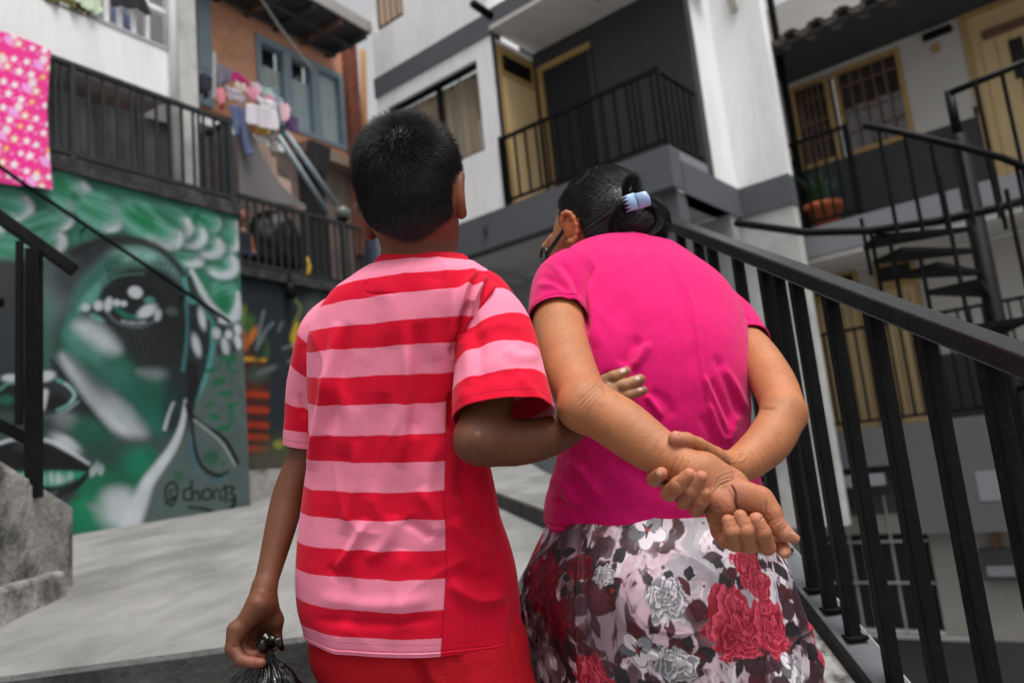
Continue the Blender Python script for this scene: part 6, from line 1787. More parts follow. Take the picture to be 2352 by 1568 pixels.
for k, (a, b, c) in enumerate((((612, 1484), (626, 1468), (646, 1478)), ((622, 1480), (642, 1470), (648, 1490)), ((610, 1492), (600, 1478), (606, 1464)))):
    Vk, Fk = tube_geo([P(*a, 1.205 - .01 * k), P(*b, 1.20 - .012 * k), P(*c, 1.205 - .01 * k)], [.007, .0085, .004], 10)
    mesh('knot_end', Vk, Fk, PLASTIC, bag, True)

# ------------------------------------------------------------------ the woman in pink
wom = Body()
def Z5(x, y, d): return P(1467.6 + x * .21, 969 + y * .21, d)      # close-up of the hands
def z5(r, d): return pd(r * .21, d)
whc = P(1372, 500, 1.74)
w_b = unit(-_f * .55 + _r * .62 + _u * .35)                          # back of the head, she looks down to her left
w_u = unit(_u * .80 + _f * .22 + _r * .12); w_u = unit(w_u - w_b * (w_u @ w_b))
w_r = unit(np.cross(w_b, w_u))
WAX = np.array([w_r, w_b, w_u])
wom.ell(whc, WAX, (.078, .098, .095), 0)
wom.ell(P(1335, 560, 1.76), WAX, (.062, .070, .065), .025)
wom.ell(P(1300, 600, 1.78), WAX, (.045, .045, .045), .02)
wom.cone(P(1272, 548, 1.80), P(1258, 570, 1.82), .012, .015, .012)
wom.cone(P(1400, 560, 1.72), P(1440, 640, 1.66), .055, .065, .03)
ec = P(1309, 522, 1.672)
e_u = unit(_u * .97 - _r * .16); e_o = unit(_r * .75 - _f * .3); e_n = unit(-_f + _r * -.3)
rim = [ec + e_u * .032 * math.cos(t) + e_o * (.016 * math.sin(t)) - e_o * .002 for t in np.linspace(-1.5, 3.4, 11)]
wom.chain(rim, [.003, .004, .0045, .0045, .0045, .0045, .0045, .0045, .005, .006, .006], .004)
wom.ell(ec - e_n * .004 + e_u * .004, np.array([e_o, e_n, e_u]), (.012, .004, .025), .004)
wom.ell(ec - e_n * .012, np.array([e_o, e_n, e_u]), (.016, .012, .022), .008)
# trunk, legs
wom.chain([P(1440, 640, 1.66), P(1470, 780, 1.52), P(1500, 980, 1.43), P(1510, 1200, 1.42)], [.065, .085, .08, .08], .04)
wom.cone(P(1340, 690, 1.50), P(1640, 740, 1.53), .045, .032, .03)
for x0, x1 in ((1440, 1450), (1600, 1620)):
    kn_ = P(x1, 1900, 1.40); ft = np.array([kn_[0], kn_[1] + .02, STEP])
    wom.chain([P(x0, 1240, 1.38), kn_, ft + np.array([0, 0, .08])], [.085, .055, .036], .03)
    wom.chain([ft + np.array([0, -.05, .035]), ft + np.array([0, .14, .025])], [.034, .025], .03)
# left arm
LA = [(1290, 655, 1.47), (1283, 745, 1.385), (1306, 845, 1.275), (1345, 925, 1.185)]
wom.limb([P(*a) for a in LA], [.050, pd(60, 1.385), pd(62, 1.275), pd(57, 1.185)], .02)
wom.ell(P(1336, 938, 1.165), np.array([_r, _u, _f]), (.034, .032, .034), .02)
LF = [(1350, 930, 1.175), (1420, 972, 1.135), (1490, 1023, 1.10), (1555, 1062, 1.072), (1602, 1087, 1.055)]
wom.limb([P(*a) for a in LF], [pd(57, 1.175), pd(62, 1.135), pd(57, 1.10), pd(46, 1.072), pd(41, 1.055)], .015)
# right arm
RA = [(1664, 748, 1.53), (1728, 805, 1.43), (1777, 880, 1.32), (1800, 945, 1.25)]
wom.limb([P(*a) for a in RA], [.033, pd(46, 1.43), pd(50, 1.32), pd(49, 1.25)], .02)
RFm = [(1800, 952, 1.24), (1768, 1010, 1.205), (1725, 1050, 1.18), (1690, 1072, 1.165)]
wom.limb([P(*a) for a in RFm], [pd(50, 1.24), pd(52, 1.205), pd(46, 1.18), pd(40, 1.165)], .015)
# left hand: loose fist, palm towards the viewer
dW, dP, dF = 1.05, 1.035, 1.005
wom.chain([Z5(640, 560, 1.053), Z5(830, 720, 1.045), Z5(930, 860, 1.038)], [z5(195, dW), z5(180, dP), z5(150, dP)], .012)
wom.chain([Z5(740, 520, 1.055), Z5(1000, 700, 1.05), Z5(1160, 860, 1.045)], [z5(180, dW), z5(175, dP), z5(160, dP)], .012)
wom.ell(Z5(905, 900, 1.022), rotax(-.9), (z5(185, dP), z5(125, dP), z5(105, dP)), .008)       # heel on the little finger side
wom.ell(Z5(1215, 835, 1.022), rotax(-.55), (z5(250, dP), z5(165, dP), z5(120, dP)), .008)    # ball of the thumb
wom.chain([Z5(850, 1000, 1.04), Z5(890, 1190, 1.04)], [z5(125, dP), z5(95, dP)], .01)
wom.chain([Z5(1000, 980, 1.055), Z5(1120, 1240, 1.05)], [z5(120, dP), z5(90, dP)], .012)
wom.chain([Z5(1200, 960, 1.055), Z5(1330, 1220, 1.05)], [z5(120, dP), z5(90, dP)], .012)
# little, ring, middle, index
wom.finger([Z5(880, 1190, 1.04), Z5(945, 1290, 1.025), Z5(1040, 1325, 1.008), Z5(1010, 1200, .996), Z5(975, 1080, 1.000)], [z5(92, dF), z5(88, dF), z5(84, dF), z5(88, dF), z5(72, dF)], .006)
wom.finger([Z5(1100, 1260, 1.045), Z5(1150, 1340, 1.03), Z5(1215, 1352, 1.008), Z5(1165, 1190, .994), Z5(1108, 1030, 1.0)], [z5(86, dF), z5(88, dF), z5(88, dF), z5(88, dF), z5(74, dF)], .006)
wom.finger([Z5(1290, 1260, 1.045), Z5(1350, 1345, 1.03), Z5(1405, 1365, 1.010), Z5(1350, 1205, .996), Z5(1282, 1065, .998)], [z5(86, dF), z5(88, dF), z5(88, dF), z5(90, dF), z5(80, dF)], .006)
wom.finger([Z5(1400, 1180, 1.05), Z5(1500, 1290, 1.04), Z5(1560, 1370, 1.025), Z5(1592, 1420, 1.01)], [z5(88, dF), z5(84, dF), z5(80, dF), z5(72, dF)], .006)
wom.finger([Z5(1330, 860, 1.03), Z5(1440, 990, 1.02), Z5(1500, 1120, 1.015), Z5(1590, 1215, 1.012), Z5(1705, 1272, 1.012)], [z5(150, dP), z5(118, dP), z5(100, dP), z5(92, dP), z5(52, dP)], .012)
rh = Body(); wom.more.append(rh)
# right hand: round the left wrist, thumb on top, fingertips below
rh.chain([P(1690, 1072, 1.165), Z5(930, 520, 1.15), Z5(760, 560, 1.13)], [pd(40, 1.165), z5(185, 1.15), z5(190, 1.13)], .012)
rh.chain([Z5(780, 600, 1.13), Z5(560, 620, 1.12)], [z5(190, 1.13), z5(170, 1.12)], .015)
rh.finger([Z5(980, 480, 1.14), Z5(830, 375, 1.115), Z5(650, 255, 1.085), Z5(520, 200, 1.07), Z5(400, 178, 1.06)], [z5(120, 1.1), z5(108, 1.1), z5(86, 1.08), z5(84, 1.07), z5(82, 1.06)], .012)
rh.finger([Z5(560, 560, 1.13), Z5(330, 620, 1.125), Z5(170, 620, 1.08), Z5(245, 560, 1.035)], [z5(100, 1.1), z5(92, 1.1), z5(84, 1.06), z5(70, 1.03)], .008)
rh.finger([Z5(560, 640, 1.12), Z5(400, 760, 1.10), Z5(330, 775, 1.045), Z5(430, 690, 1.010), Z5(550, 575, 1.003)], [z5(100, 1.1), z5(94, 1.08), z5(88, 1.05), z5(92, 1.0), z5(74, 1.0)], .008)
rh.finger([Z5(650, 680, 1.12), Z5(540, 850, 1.10), Z5(490, 870, 1.045), Z5(585, 750, 1.005), Z5(682, 600, .997)], [z5(96, 1.1), z5(88, 1.08), z5(82, 1.05), z5(84, 1.0), z5(70, 1.0)], .008)
rh.finger([Z5(760, 720, 1.11), Z5(680, 930, 1.09), Z5(632, 960, 1.04), Z5(690, 860, 1.003), Z5(725, 780, .998)], [z5(90, 1.1), z5(80, 1.08), z5(74, 1.04), z5(76, 1.0), z5(64, 1.0)], .008)
Vw, Fw = surface(wom, .003)
def hand_w(V):
    q = proj(V); return (q[:, 0] > 1475) & (q[:, 0] < 1850) & (q[:, 1] > 985) & (q[:, 1] < 1300) & (q[:, 2] < 1.16)
def elbow_w(V):
    q = proj(V); return hand_w(V) | ((q[:, 0] > 1280) & (q[:, 0] < 1430) & (q[:, 1] > 850) & (q[:, 1] < 990) & (q[:, 2] < 1.2))
Vw, Fw = refine(wom, Vw, Fw, elbow_w, 1)
Vw, Fw = refine(wom, Vw, Fw, hand_w, 1)
Nw = vnormals(Vw, Fw)
pj = proj(Vw)
sk = np.array([.385, .148, .062])
col = np.tile(sk, (len(Vw), 1)) * (.74 + .52 * fbm(Vw * 24, 5, 12))[:, None]
blot = sstep(.5, .68, fbm(Vw * 15 + 4, 3, 14))[:, None]
col = col * (1 - .3 * blot) + np.array([.40, .125, .058]) * .3 * blot
col *= (1 - .10 * (fbm(Vw * 140, 2, 3) > .66))[:, None]
handm = np.exp(-(((pj[:, 0] - 1720) / 105) ** 2 + ((pj[:, 1] - 1180) / 95) ** 2)) * (pj[:, 2] < 1.2)
col = col * (1 - .55 * handm[:, None]) + np.array([.42, .155, .092]) * .55 * handm[:, None]
fm = np.exp(-(((pj[:, 0] - 1560) / 80) ** 2 + ((pj[:, 1] - 1125) / 55) ** 2)) * (pj[:, 2] < 1.04)
col = col * (1 - .6 * fm[:, None]) + np.array([.40, .150, .085]) * .6 * fm[:, None]
warm(1555, 1006, 24, (.52, .20, .14), .75, 1.1); warm(1312, 520, 26, (.52, .13, .05), .65); warm(1335, 935, 40, (.36, .135, .065), .5, 1.3)  # the ear's orange paints in light showing through it
warm(1520, 1085, 14, (.46, .16, .10), .6, 1.1); warm(1582, 1088, 14, (.48, .17, .11), .6, 1.1); warm(1610, 1092, 14, (.48, .17, .11), .6, 1.1); warm(1800, 1266, 20, (.50, .18, .12), .7, 1.1); warm(1735, 1190, 12, (.50, .19, .14), .6, 1.1); warm(1815, 1228, 26, (.52, .21, .15), .7, 1.1)
warm(1690, 1140, 26, (.52, .20, .14), .5, 1.1)
NA = (.56, .30, .235)
nailpaint(col, Vw, [(Z5(1288, 1078, .980), rotax(1.1), np.array([z5(52, 1), z5(42, 1), .008])), (Z5(1115, 1005, .985), rotax(.9), np.array([z5(26, 1), z5(55, 1), .008])), (Z5(975, 1055, .985), rotax(.9), np.array([z5(22, 1), z5(45, 1), .008])),
                   (Z5(1588, 1450, .998), rotax(.3), np.array([z5(55, 1), z5(32, 1), .01])), (Z5(1710, 1228, 1.0), rotax(-.5), np.array([z5(60, 1), z5(18, 1), .012])),
                   (Z5(228, 565, 1.02), rotax(-.9), np.array([z5(48, 1), z5(38, 1), .012])), (Z5(548, 570, .985), rotax(.75), np.array([z5(58, 1), z5(50, 1), .008])), (Z5(676, 590, .98), rotax(.95), np.array([z5(55, 1), z5(46, 1), .008])), (Z5(715, 790, .98), rotax(1.15), np.array([z5(48, 1), z5(38, 1), .008]))], NA)
# creases, knuckles and veins
def zc(pts): return [(1467.6 + x * .21, 969 + y * .21) for x, y in pts]
cj = random.Random(5)
def cz(pts, w=1.5, dep=.0010, d0=.9, d1=1.075, t=.35):
    pts = [(x + cj.uniform(-9, 9), y + cj.uniform(-9, 9)) for x, y in pts]
    f = cj.uniform(.45, 1.1)
    carve(Vw, Nw, col, zc(pts), w * cj.uniform(.8, 1.3), dep * f, d0, d1, t * f * .8)
for k in range(5): cz([(770 + 22 * k, 800 - 55 * k), (870 + 16 * k, 690 - 42 * k), (1000 + 10 * k, 630 - 30 * k), (1060 + 6 * k, 600 - 22 * k)], 1.6, .0011 if k < 3 else .0006)
cz([(1005, 690), (1045, 780), (1060, 880), (1085, 975)], 3.2, .0030, t=.5)
for k in range(9): cz([(1090 + 38 * k, 660 + 20 * k), (1125 + 34 * k, 790 + 16 * k), (1130 + 32 * k, 940 + 8 * k)], 1.1, .00028, t=.13)
cz([(1395, 870), (1385, 990), (1325, 1070)], 2.0, .0018); cz([(1410, 1000), (1440, 1060), (1400, 1100)], 1.6, .0008)
for k in range(5): cz([(1470 + 22 * k, 1130 + 20 * k), (1520 + 18 * k, 1090 + 18 * k), (1560 + 16 * k, 1065 + 24 * k)], 1.3, .0008)
cz([(1200, 1000), (1290, 985), (1350, 1000)], 2.0, .0015); cz([(1700, 1210), (1640, 1195), (1655, 1225), (1750, 1262)], 1.0, .0006, t=.3)
for k in range(5): cz([(775 + 8 * k, 950 + 62 * k), (830 + 6 * k, 935 + 60 * k), (900 + 4 * k, 960 + 58 * k)], 1.5, .0008, t=.25)
cz([(800, 1240), (870, 1190), (930, 1180), (940, 1230)], 2.0, .0014); cz([(880, 1290), (930, 1240), (960, 1262)], 1.6, .0010); cz([(905, 1310), (960, 1270), (980, 1300)], 1.4, .0008)
cz([(880, 840), (940, 900), (1010, 950)], 1.5, .0006, t=.2); cz([(840, 880), (900, 990), (960, 1030)], 1.6, .0007, t=.2)
for a, b, c in (((945, 1165), (1000, 1140), (1065, 1135)), ((950, 1185), (1005, 1160), (1070, 1150)), ((1085, 1140), (1150, 1110), (1215, 1105)), ((1095, 1160), (1155, 1130), (1220, 1120)), ((1255, 1205), (1320, 1170), (1395, 1165)), ((1262, 1222), (1330, 1190), (1400, 1180)), ((1275, 1240), (1340, 1206), (1410, 1196)), ((980, 1270), (1040, 1250), (1105, 1250)), ((1135, 1290), (1200, 1262), (1270, 1262)), ((1325, 1305), (1390, 1280), (1460, 1270))): cz([a, b, c], 1.3, .0007, t=.28)
for a, b, c in (((385, 650), (430, 670), (480, 730)), ((400, 632), (448, 655), (498, 712)), ((420, 615), (465, 640), (512, 695)), ((545, 710), (600, 730), (650, 780)), ((560, 690), (612, 712), (662, 758)), ((640, 870), (690, 870), (745, 900)), ((646, 850), (696, 850), (750, 878)), ((275, 720), (320, 740), (370, 800)), ((450, 820), (500, 835), (560, 880)), ((595, 930), (640, 930), (700, 970)), ((110, 600), (150, 620), (190, 680)), ((128, 580), (170, 600), (205, 655))): cz([a, b, c], 1.4, .0008, t=.28)
for a, b, c in (((535, 130), (545, 190), (505, 265)), ((620, 190), (630, 235), (590, 300)), ((650, 205), (655, 250), (620, 312)), ((690, 222), (692, 265), (655, 325)), ((470, 95), (455, 130), (425, 165)), ((880, 400), (905, 440), (880, 490))): cz([a, b, c], 1.4, .0008, .9, 1.13, .3)
for k in range(4): cz([(895 + 26 * k, 375 + 20 * k), (950 + 20 * k, 440 + 20 * k), (985 + 22 * k, 520 + 22 * k)], 1.5, .0007, 1.0, 1.2, .25)
for pts in ([(1010, 440), (1060, 420), (1090, 350), (1160, 290)], [(1040, 300), (1075, 340), (1120, 355), (1150, 330)], [(1080, 430), (1130, 420), (1150, 370)]): cz(pts, 2.2, -.0011, 1.0, 1.25)
for k in range(5): carve(Vw, Nw, col, [(1318 + 6 * k, 916 + 10 * k), (1346 + 5 * k, 890 + 8 * k), (1372 + 4 * k, 872 + 6 * k), (1398 - 6 * k, 862 + 6 * k)], 2.2, (.0005, .0013, .0009, .0005, .0003)[k], 1.0, 1.3, .22)
for k in range(3): carve(Vw, Nw, col, [(1540 + 13 * k, 1088 + 5 * k), (1546 + 13 * k, 1068 + 5 * k), (1556 + 13 * k, 1046 + 5 * k)], 1.8, .0006, 1.0, 1.1, .2)
carve(Vw, Nw, col, [(1716, 952), (1742, 940), (1782, 938)], 3.5, .0020, 1.0, 1.35, .35)
# scalp dark under the hair
q = (Vw - whc) @ WAX.T
sc_ = (q[:, 2] > -.02 + .0 * q[:, 1]) & (q[:, 1] > -.055 - .5 * np.maximum(q[:, 2] - .03, 0)) & (np.linalg.norm(Vw - whc, axis=1) < .125) & (np.linalg.norm(Vw - ec, axis=1) > .036)
col[sc_] = (.012, .010, .010)
womo = mesh('person', Vw, Fw, SKIN, None, True, np.clip(col, 0, 1))
tag(womo, 'older woman in a bright pink shirt and floral skirt stooping with hands clasped behind', 'person')
# ---- pink shirt
rings = [
    (1370, 590, 1482, 580, 1.665, .040, .05),
    (1330, 594, 1520, 588, 1.655, .055, .06),
    (1286, 612, 1588, 618, 1.625, .080, .08),
    (1258, 650, 1645, 672, 1.585, .105, .10),
    (1252, 705, 1690, 728, 1.535, .122, .12),
    (1260, 778, 1714, 795, 1.480, .132, .13),
    (1275, 860, 1718, 866, 1.435, .138, .13),
    (1284, 950, 1714, 952, 1.415, .134, .13),
    (1284, 1025, 1720, 1025, 1.410, .126, .13),
    (1270, 1088, 1736, 1080, 1.408, .118, .135),
    (1254, 1145, 1750, 1128, 1.406, .112, .14),
    (1248, 1188, 1758, 1164, 1.405, .110, .14),
    (1250, 1204, 1762, 1178, 1.405, .110, .14)]
fold = [([(1530, 578), (1583, 676), (1603, 770), (1612, 842), (1637, 968), (1655, 1011)], 5, .0022), ([(1512, 590), (1568, 690), (1588, 780), (1598, 860)], 14, -.0020),
        ([(1490, 785), (1474, 815), (1452, 846)], 10, .007), ([(1470, 770), (1446, 810), (1430, 840)], 16, -.006), ([(1484, 905), (1502, 930), (1522, 958)], 7, .005), ([(1494, 895), (1530, 925), (1545, 960)], 12, -.003),
        ([(1615, 862), (1640, 915), (1672, 995)], 7, .005), ([(1630, 870), (1655, 920), (1688, 985)], 10, -.004), ([(1655, 838), (1690, 893), (1712, 946)], 9, .006), ([(1640, 815), (1672, 880), (1700, 960)], 10, -.004), ([(1628, 925), (1645, 970), (1664, 1016)], 6, .004), ([(1690, 950), (1680, 990), (1670, 1015)], 8, .005), ([(1610, 950), (1630, 1000), (1640, 1040)], 10, -.003),
        ([(1322, 628), (1338, 690), (1348, 770)], 9, -.010), ([(1300, 610), (1330, 630), (1345, 670)], 8, .004), ([(1344, 640), (1358, 720), (1370, 800)], 14, .004),
        ([(1400, 700), (1440, 730), (1470, 800)], 34, -.004), ([(1380, 860), (1420, 900), (1430, 960)], 20, -.006),
        ([(1300, 1058), (1340, 1090), (1380, 1150)], 12, .004), ([(1262, 1100), (1300, 1120), (1320, 1180)], 12, .006), ([(1268, 1150), (1310, 1160), (1340, 1196)], 9, -.005), ([(1395, 1040), (1470, 1090), (1560, 1150)], 22, -.004)]
def hemw(th, ro, pj): return .0014 * np.exp(-((ro - 11.42) / .10) ** 2) - .0026 * np.exp(-((ro - 11.12) / .06) ** 2) + .003 * np.sin(th * 7 + 2) * sstep(10, 12, ro)
fold = [(a, w, 1.3 * m_) for a, w, m_ in fold]
Vt, Ft, TH, RO, RR, pjt = loft(rings, 460, 26, 2.45, fold, (.0026, 14, 21, .0026, 8), hemw)
PINK = mat('pink_jersey', (.58, .0045, .125), .85, .10, 60, .22, 420, .12, sheen=.12)
pshirt = wear(mesh('shirt', Vt, Ft, PINK, womo, True))
ax = [(1322, 640, 1.495), (1300, 655, 1.475), (1288, 685, 1.443), (1283, 720, 1.408), (1283, 738, 1.391)]
Vs, Fs, T2, R2_, pj2 = sleeve(ax, [.060, .0600, .0575, .0540, .0535], 150, 22, [([(1262, 600), (1300, 650), (1330, 700)], 7, .005), ([(1245, 630), (1290, 660), (1325, 710)], 7, -.005), ([(1232, 655), (1280, 660), (1322, 690)], 7, .005), ([(1285, 600), (1318, 640), (1335, 690)], 7, -.005)], (.0018, 30, 6), hem=.0016)
wear(mesh('sleeve', Vs, Fs, PINK, womo, True))
ax = [(1645, 712, 1.55), (1676, 738, 1.522), (1700, 768, 1.486), (1718, 792, 1.452)]
Vs, Fs, T2, R2_, pj2 = sleeve(ax, [.050, .049, .046, .0425], 120, 18, [([(1700, 700), (1725, 740)], 8, .003)], (.002, 25, 9), hem=.0014)
wear(mesh('sleeve', Vs, Fs, PINK, womo, True))
# ---- floral skirt
rings = [
    (1266, 1180, 1752, 1160, 1.405, .104, .13),
    (1246, 1216, 1776, 1206, 1.400, .118, .14),
    (1212, 1285, 1802, 1285, 1.390, .150, .15),
    (1186, 1352, 1828, 1368, 1.380, .172, .16),
    (1192, 1420, 1846, 1440, 1.375, .180, .165),
    (1214, 1500, 1872, 1510, 1.37, .184, .17),
    (1232, 1580, 1902, 1590, 1.37, .186, .17),
    (1260, 1800, 1940, 1800, 1.34, .185, .18),
    (1290, 2150, 1980, 2150, 1.345, .19, .19)]
fold = [([(1345, 1205), (1260, 1270), (1205, 1340)], 12, .010), ([(1360, 1225), (1285, 1300), (1230, 1380)], 18, -.007), ([(1330, 1250), (1326, 1400), (1334, 1620)], 5, .004), ([(1342, 1250), (1340, 1400), (1350, 1620)], 14, -.005),
        ([(1738, 1230), (1744, 1400), (1752, 1620)], 4, .003), ([(1752, 1260), (1762, 1420), (1772, 1620)], 14, -.006), ([(1790, 1270), (1830, 1400), (1880, 1560)], 14, .008), ([(1480, 1300), (1470, 1450), (1475, 1620)], 34, .006), ([(1600, 1300), (1610, 1450), (1620, 1620)], 38, -.005), ([(1240, 1390), (1260, 1500), (1280, 1620)], 22, -.007)]
THS = np.concatenate([np.linspace(-.25, math.pi + .25, 900), np.linspace(math.pi + .25, 2 * math.pi - .25, 122)[1:-1]])
NU = len(THS)
Vk, Fk, TH, RO, RR, pjk = loft(rings, NU, 46, 2.15, fold, (.003, 9, 31, .006, 5), lambda th, ro, pj: .004 * np.sin(th * 11 + .6 * ro) * sstep(.5, 4, ro), THS)
Rc = proj(RR[:, :3]); Rd = proj(RR[:, 3:6])
cen = np.repeat((Rc[:, 0] + Rd[:, 0]) / 2, NU); hw = np.repeat((Rd[:, 0] - Rc[:, 0]) / 2, NU); yy = np.repeat((Rc[:, 1] + Rd[:, 1]) / 2, NU)
ang = ((TH + math.pi / 2) % (2 * math.pi)) - math.pi                 # 0 at the back centre
U_ = 1500 - ang * 330                                                  # unrolled cloth, about one unit a pixel
V_ = yy + 14 * np.cos(ang)
sel = V_ < 1720
def lerpc(a, b, t): return np.array(a) * (1 - t) + np.array(b) * t
wc, gc, pc, plum, blk, red, drk, lred = (np.array(alb(*c, .86)) for c in ((222, 214, 222), (150, 148, 156), (190, 158, 172), (72, 36, 50), (30, 24, 32), (190, 12, 46), (88, 8, 28), (222, 84, 116)))
pk = Paint(U_[sel], V_[sel], wc)
uv3 = np.stack([U_[sel] * .012, V_[sel] * .012, 0 * U_[sel]], -1)
wx = fbm(uv3 + 3, 4, 51); wy = fbm(uv3 + 8, 4, 52)
warp = np.stack([U_[sel] * .011 + 2.6 * wx, V_[sel] * .007 + 2.6 * wy, 0 * wx], -1)
n_a, n_b, n_c = fbm(warp, 5, 61), fbm(warp + 5.3, 5, 62), fbm(warp * 1.5 + 9.1, 5, 63)
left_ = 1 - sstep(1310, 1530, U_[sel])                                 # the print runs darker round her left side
pk.put(np.arange(sel.sum()), .85 * sstep(.44, .62, n_a), pc)
pk.put(np.arange(sel.sum()), .8 * sstep(.52, .64, n_b), gc)
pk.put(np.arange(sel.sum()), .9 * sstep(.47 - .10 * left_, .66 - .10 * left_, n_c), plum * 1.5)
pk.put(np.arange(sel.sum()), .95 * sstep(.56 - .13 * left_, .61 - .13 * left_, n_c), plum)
st_ = fbm(np.stack([U_[sel] * .05 + V_[sel] * .02, V_[sel] * .011 - U_[sel] * .012, 0 * wx], -1), 4, 71)
pk.put(np.arange(sel.sum()), .6 * sstep(.52, .62, st_), pc * .8)
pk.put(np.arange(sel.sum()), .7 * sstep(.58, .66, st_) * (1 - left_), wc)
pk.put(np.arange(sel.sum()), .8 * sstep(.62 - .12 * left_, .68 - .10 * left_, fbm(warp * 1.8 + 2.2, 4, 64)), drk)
r_ = random.Random(12)
def un(px, py):
    """photo position -> unrolled position"""
    c = np.interp(py, yy[::NU], cen[::NU]); h = np.interp(py, yy[::NU], hw[::NU])
    s = np.clip((px - c) / h, -.985, .985)
    return 1500 + math.asin(s) * 330 * 1.0, py
for k in range(150):                                                  # watery background washes
    x, y = r_.uniform(500, 2500), r_.uniform(1180, 1720)
    pk.blob(x, y, r_.uniform(14, 60), r_.uniform(6, 22), r_.uniform(0, 3.14), [pc, gc, plum * 1.6, pc, wc][k % 5], r_.uniform(.25, .65), .8)
def leaf(x, y, l, w, an, c, vein=True, al=.95):
    pts = []
    for t in np.linspace(0, 1, 9): pts.append((x + math.cos(an) * l * t - math.sin(an) * w * math.sin(math.pi * t) * (1 + .2 * math.sin(t * 17)), y + math.sin(an) * l * t + math.cos(an) * w * math.sin(math.pi * t)))
    for t in np.linspace(1, 0, 9)[1:-1]: pts.append((x + math.cos(an) * l * t + math.sin(an) * w * math.sin(math.pi * t), y + math.sin(an) * l * t - math.cos(an) * w * math.sin(math.pi * t) * (1 + .2 * math.sin(t * 13))))
    pk.poly(pts, c, al, 1.5)
    pk.blob(x + math.cos(an) * l * .45, y + math.sin(an) * l * .45, l * .35, w * .45, an, np.array(c) * 1.8 + .02, .45, .7)
    if vein: pk.line([(x, y), (x + math.cos(an) * l, y + math.sin(an) * l)], 1.6, np.array(c) * .4, .7, .5)
def rose(x, y, r, kind, seed):
    q = random.Random(seed)
    lo_, hi_, dk_ = {'red': (red * .85, lred * 1.15, drk), 'white': (gc * .75, wc * 1.05, gc * .16), 'dark': (drk * 1.2, red * .85, drk * .5)}[kind]
    i = pk.sel(x - r * 1.4, x + r * 1.4, y - r * 1.4, y + r * 1.4)
    if not len(i): return
    dx, dy = (pk.X[i] - x) / r, (pk.Y[i] - y) / (r * .95)
    wz = np.stack([pk.X[i] * .05, pk.Y[i] * .05, np.full(len(i), seed * 3.1)], -1)
    wa, wb = fbm(wz, 3, seed) - .5, fbm(wz + 7, 3, seed + 1) - .5
    wf = fbm(wz * 3 + 4, 2, seed + 5) - .5
    dx, dy = dx + .55 * wa + .16 * wf, dy + .55 * wb - .16 * wf
    rho = np.hypot(dx, dy); phi = np.arctan2(dy, dx)
    edge = 1 + .10 * np.sin(6 * phi + seed) + .07 * np.sin(11 * phi + 2 * seed)
    lay = 3.6 * rho ** .8 + .55 * np.sin(3 * phi + seed + 2.2 * rho) + .35 * np.sin(5 * phi - 3.1 * rho + seed) + .9 * wa
    v = lay - np.floor(lay)                                              # each petal: pale rim fading into its hollow
    tone = np.clip(v ** 1.8 * .8 + 1.0 * wb + .8 * wf - .05, 0, 1)
    rim = sstep(.80, .95, v) * sstep(.0, .2, rho)
    c = lo_ * (1 - tone[:, None]) + hi_ * tone[:, None]
    dark = (1 - sstep(.0, .30, v)) * (.75 - .5 * np.clip(rho, 0, 1)) * (.5 + 1.0 * np.clip(.5 + 2 * wa, 0, 1))
    c = c * (1 - dark[:, None]) + dk_ * dark[:, None]
    c = c * (1 - .2 * rim[:, None]) + hi_ * .2 * rim[:, None]
    pk.put_c(i, 1 - sstep(edge - .05, edge + .05, rho), c)
def pansy(x, y, r, seed):
    q = random.Random(seed)
    for k in range(5):
        a = 2 * math.pi * k / 5 + .4
        pk.blob(x + r * .62 * math.cos(a), y + r * .5 * math.sin(a), r * .55, r * .42, a, [wc, wc, gc * .6, wc, gc * .9][k], .97, .12)
        pk.line([(x + r * (.62 + .5 * math.cos(t)) * math.cos(a) - r * .4 * math.sin(t) * math.sin(a), y + r * .9 * (.62 + .5 * math.cos(t)) * math.sin(a) + r * .4 * math.sin(t) * math.cos(a)) for t in np.linspace(-1.4, 1.4, 6)], 1.8, blk, .8, .5)
        pk.line([(x, y), (x + r * .45 * math.cos(a), y + r * .4 * math.sin(a))], [r * .22, r * .08], blk, .95, .5)
    pk.blob(x, y, r * .12, r * .1, 0, red, 1, .3)
L_ = [(1260, 1270, 60, 24, .9, plum), (1310, 1360, 70, 26, 2.2, drk), (1350, 1300, 56, 22, .2, plum), (1370, 1350, 46, 18, -.6, blk), (1330, 1330, 90, 34, .5, drk), (1420, 1260, 40, 16, 2.4, blk), (1640, 1240, 50, 22, .7, plum), (1600, 1230, 40, 18, 1.4, blk), (1660, 1300, 30, 16, 2.6, plum),
      (1560, 1510, 60, 22, .3, drk), (1600, 1520, 62, 26, .9, drk), (1650, 1510, 54, 20, -.5, drk), (1700, 1500, 50, 20, .3, plum), (1500, 1450, 54, 22, -.7, drk), (1470, 1500, 44, 18, 2.6, blk), (1390, 1480, 44, 18, .8, blk), (1420, 1390, 50, 20, 1.0, drk), (1250, 1420, 70, 28, 1.2, drk), (1230, 1520, 60, 24, .4, blk),
      (1760, 1400, 40, 18, 1.2, blk), (1790, 1440, 50, 22, .9, blk), (1800, 1530, 44, 18, 1.4, plum), (1730, 1560, 50, 20, .8, plum), (1310, 1560, 60, 24, .3, blk), (1410, 1560, 50, 22, 1.6, plum), (1560, 1590, 50, 20, 2.4, blk), (1640, 1580, 54, 20, .2, drk), (1740, 1290, 40, 16, 1.2, blk), (1770, 1330, 36, 14, .6, plum)]
for x, y, l, w, a, c in L_:
    ux, uy = un(x, y); leaf(ux, uy, l, w, a, c)
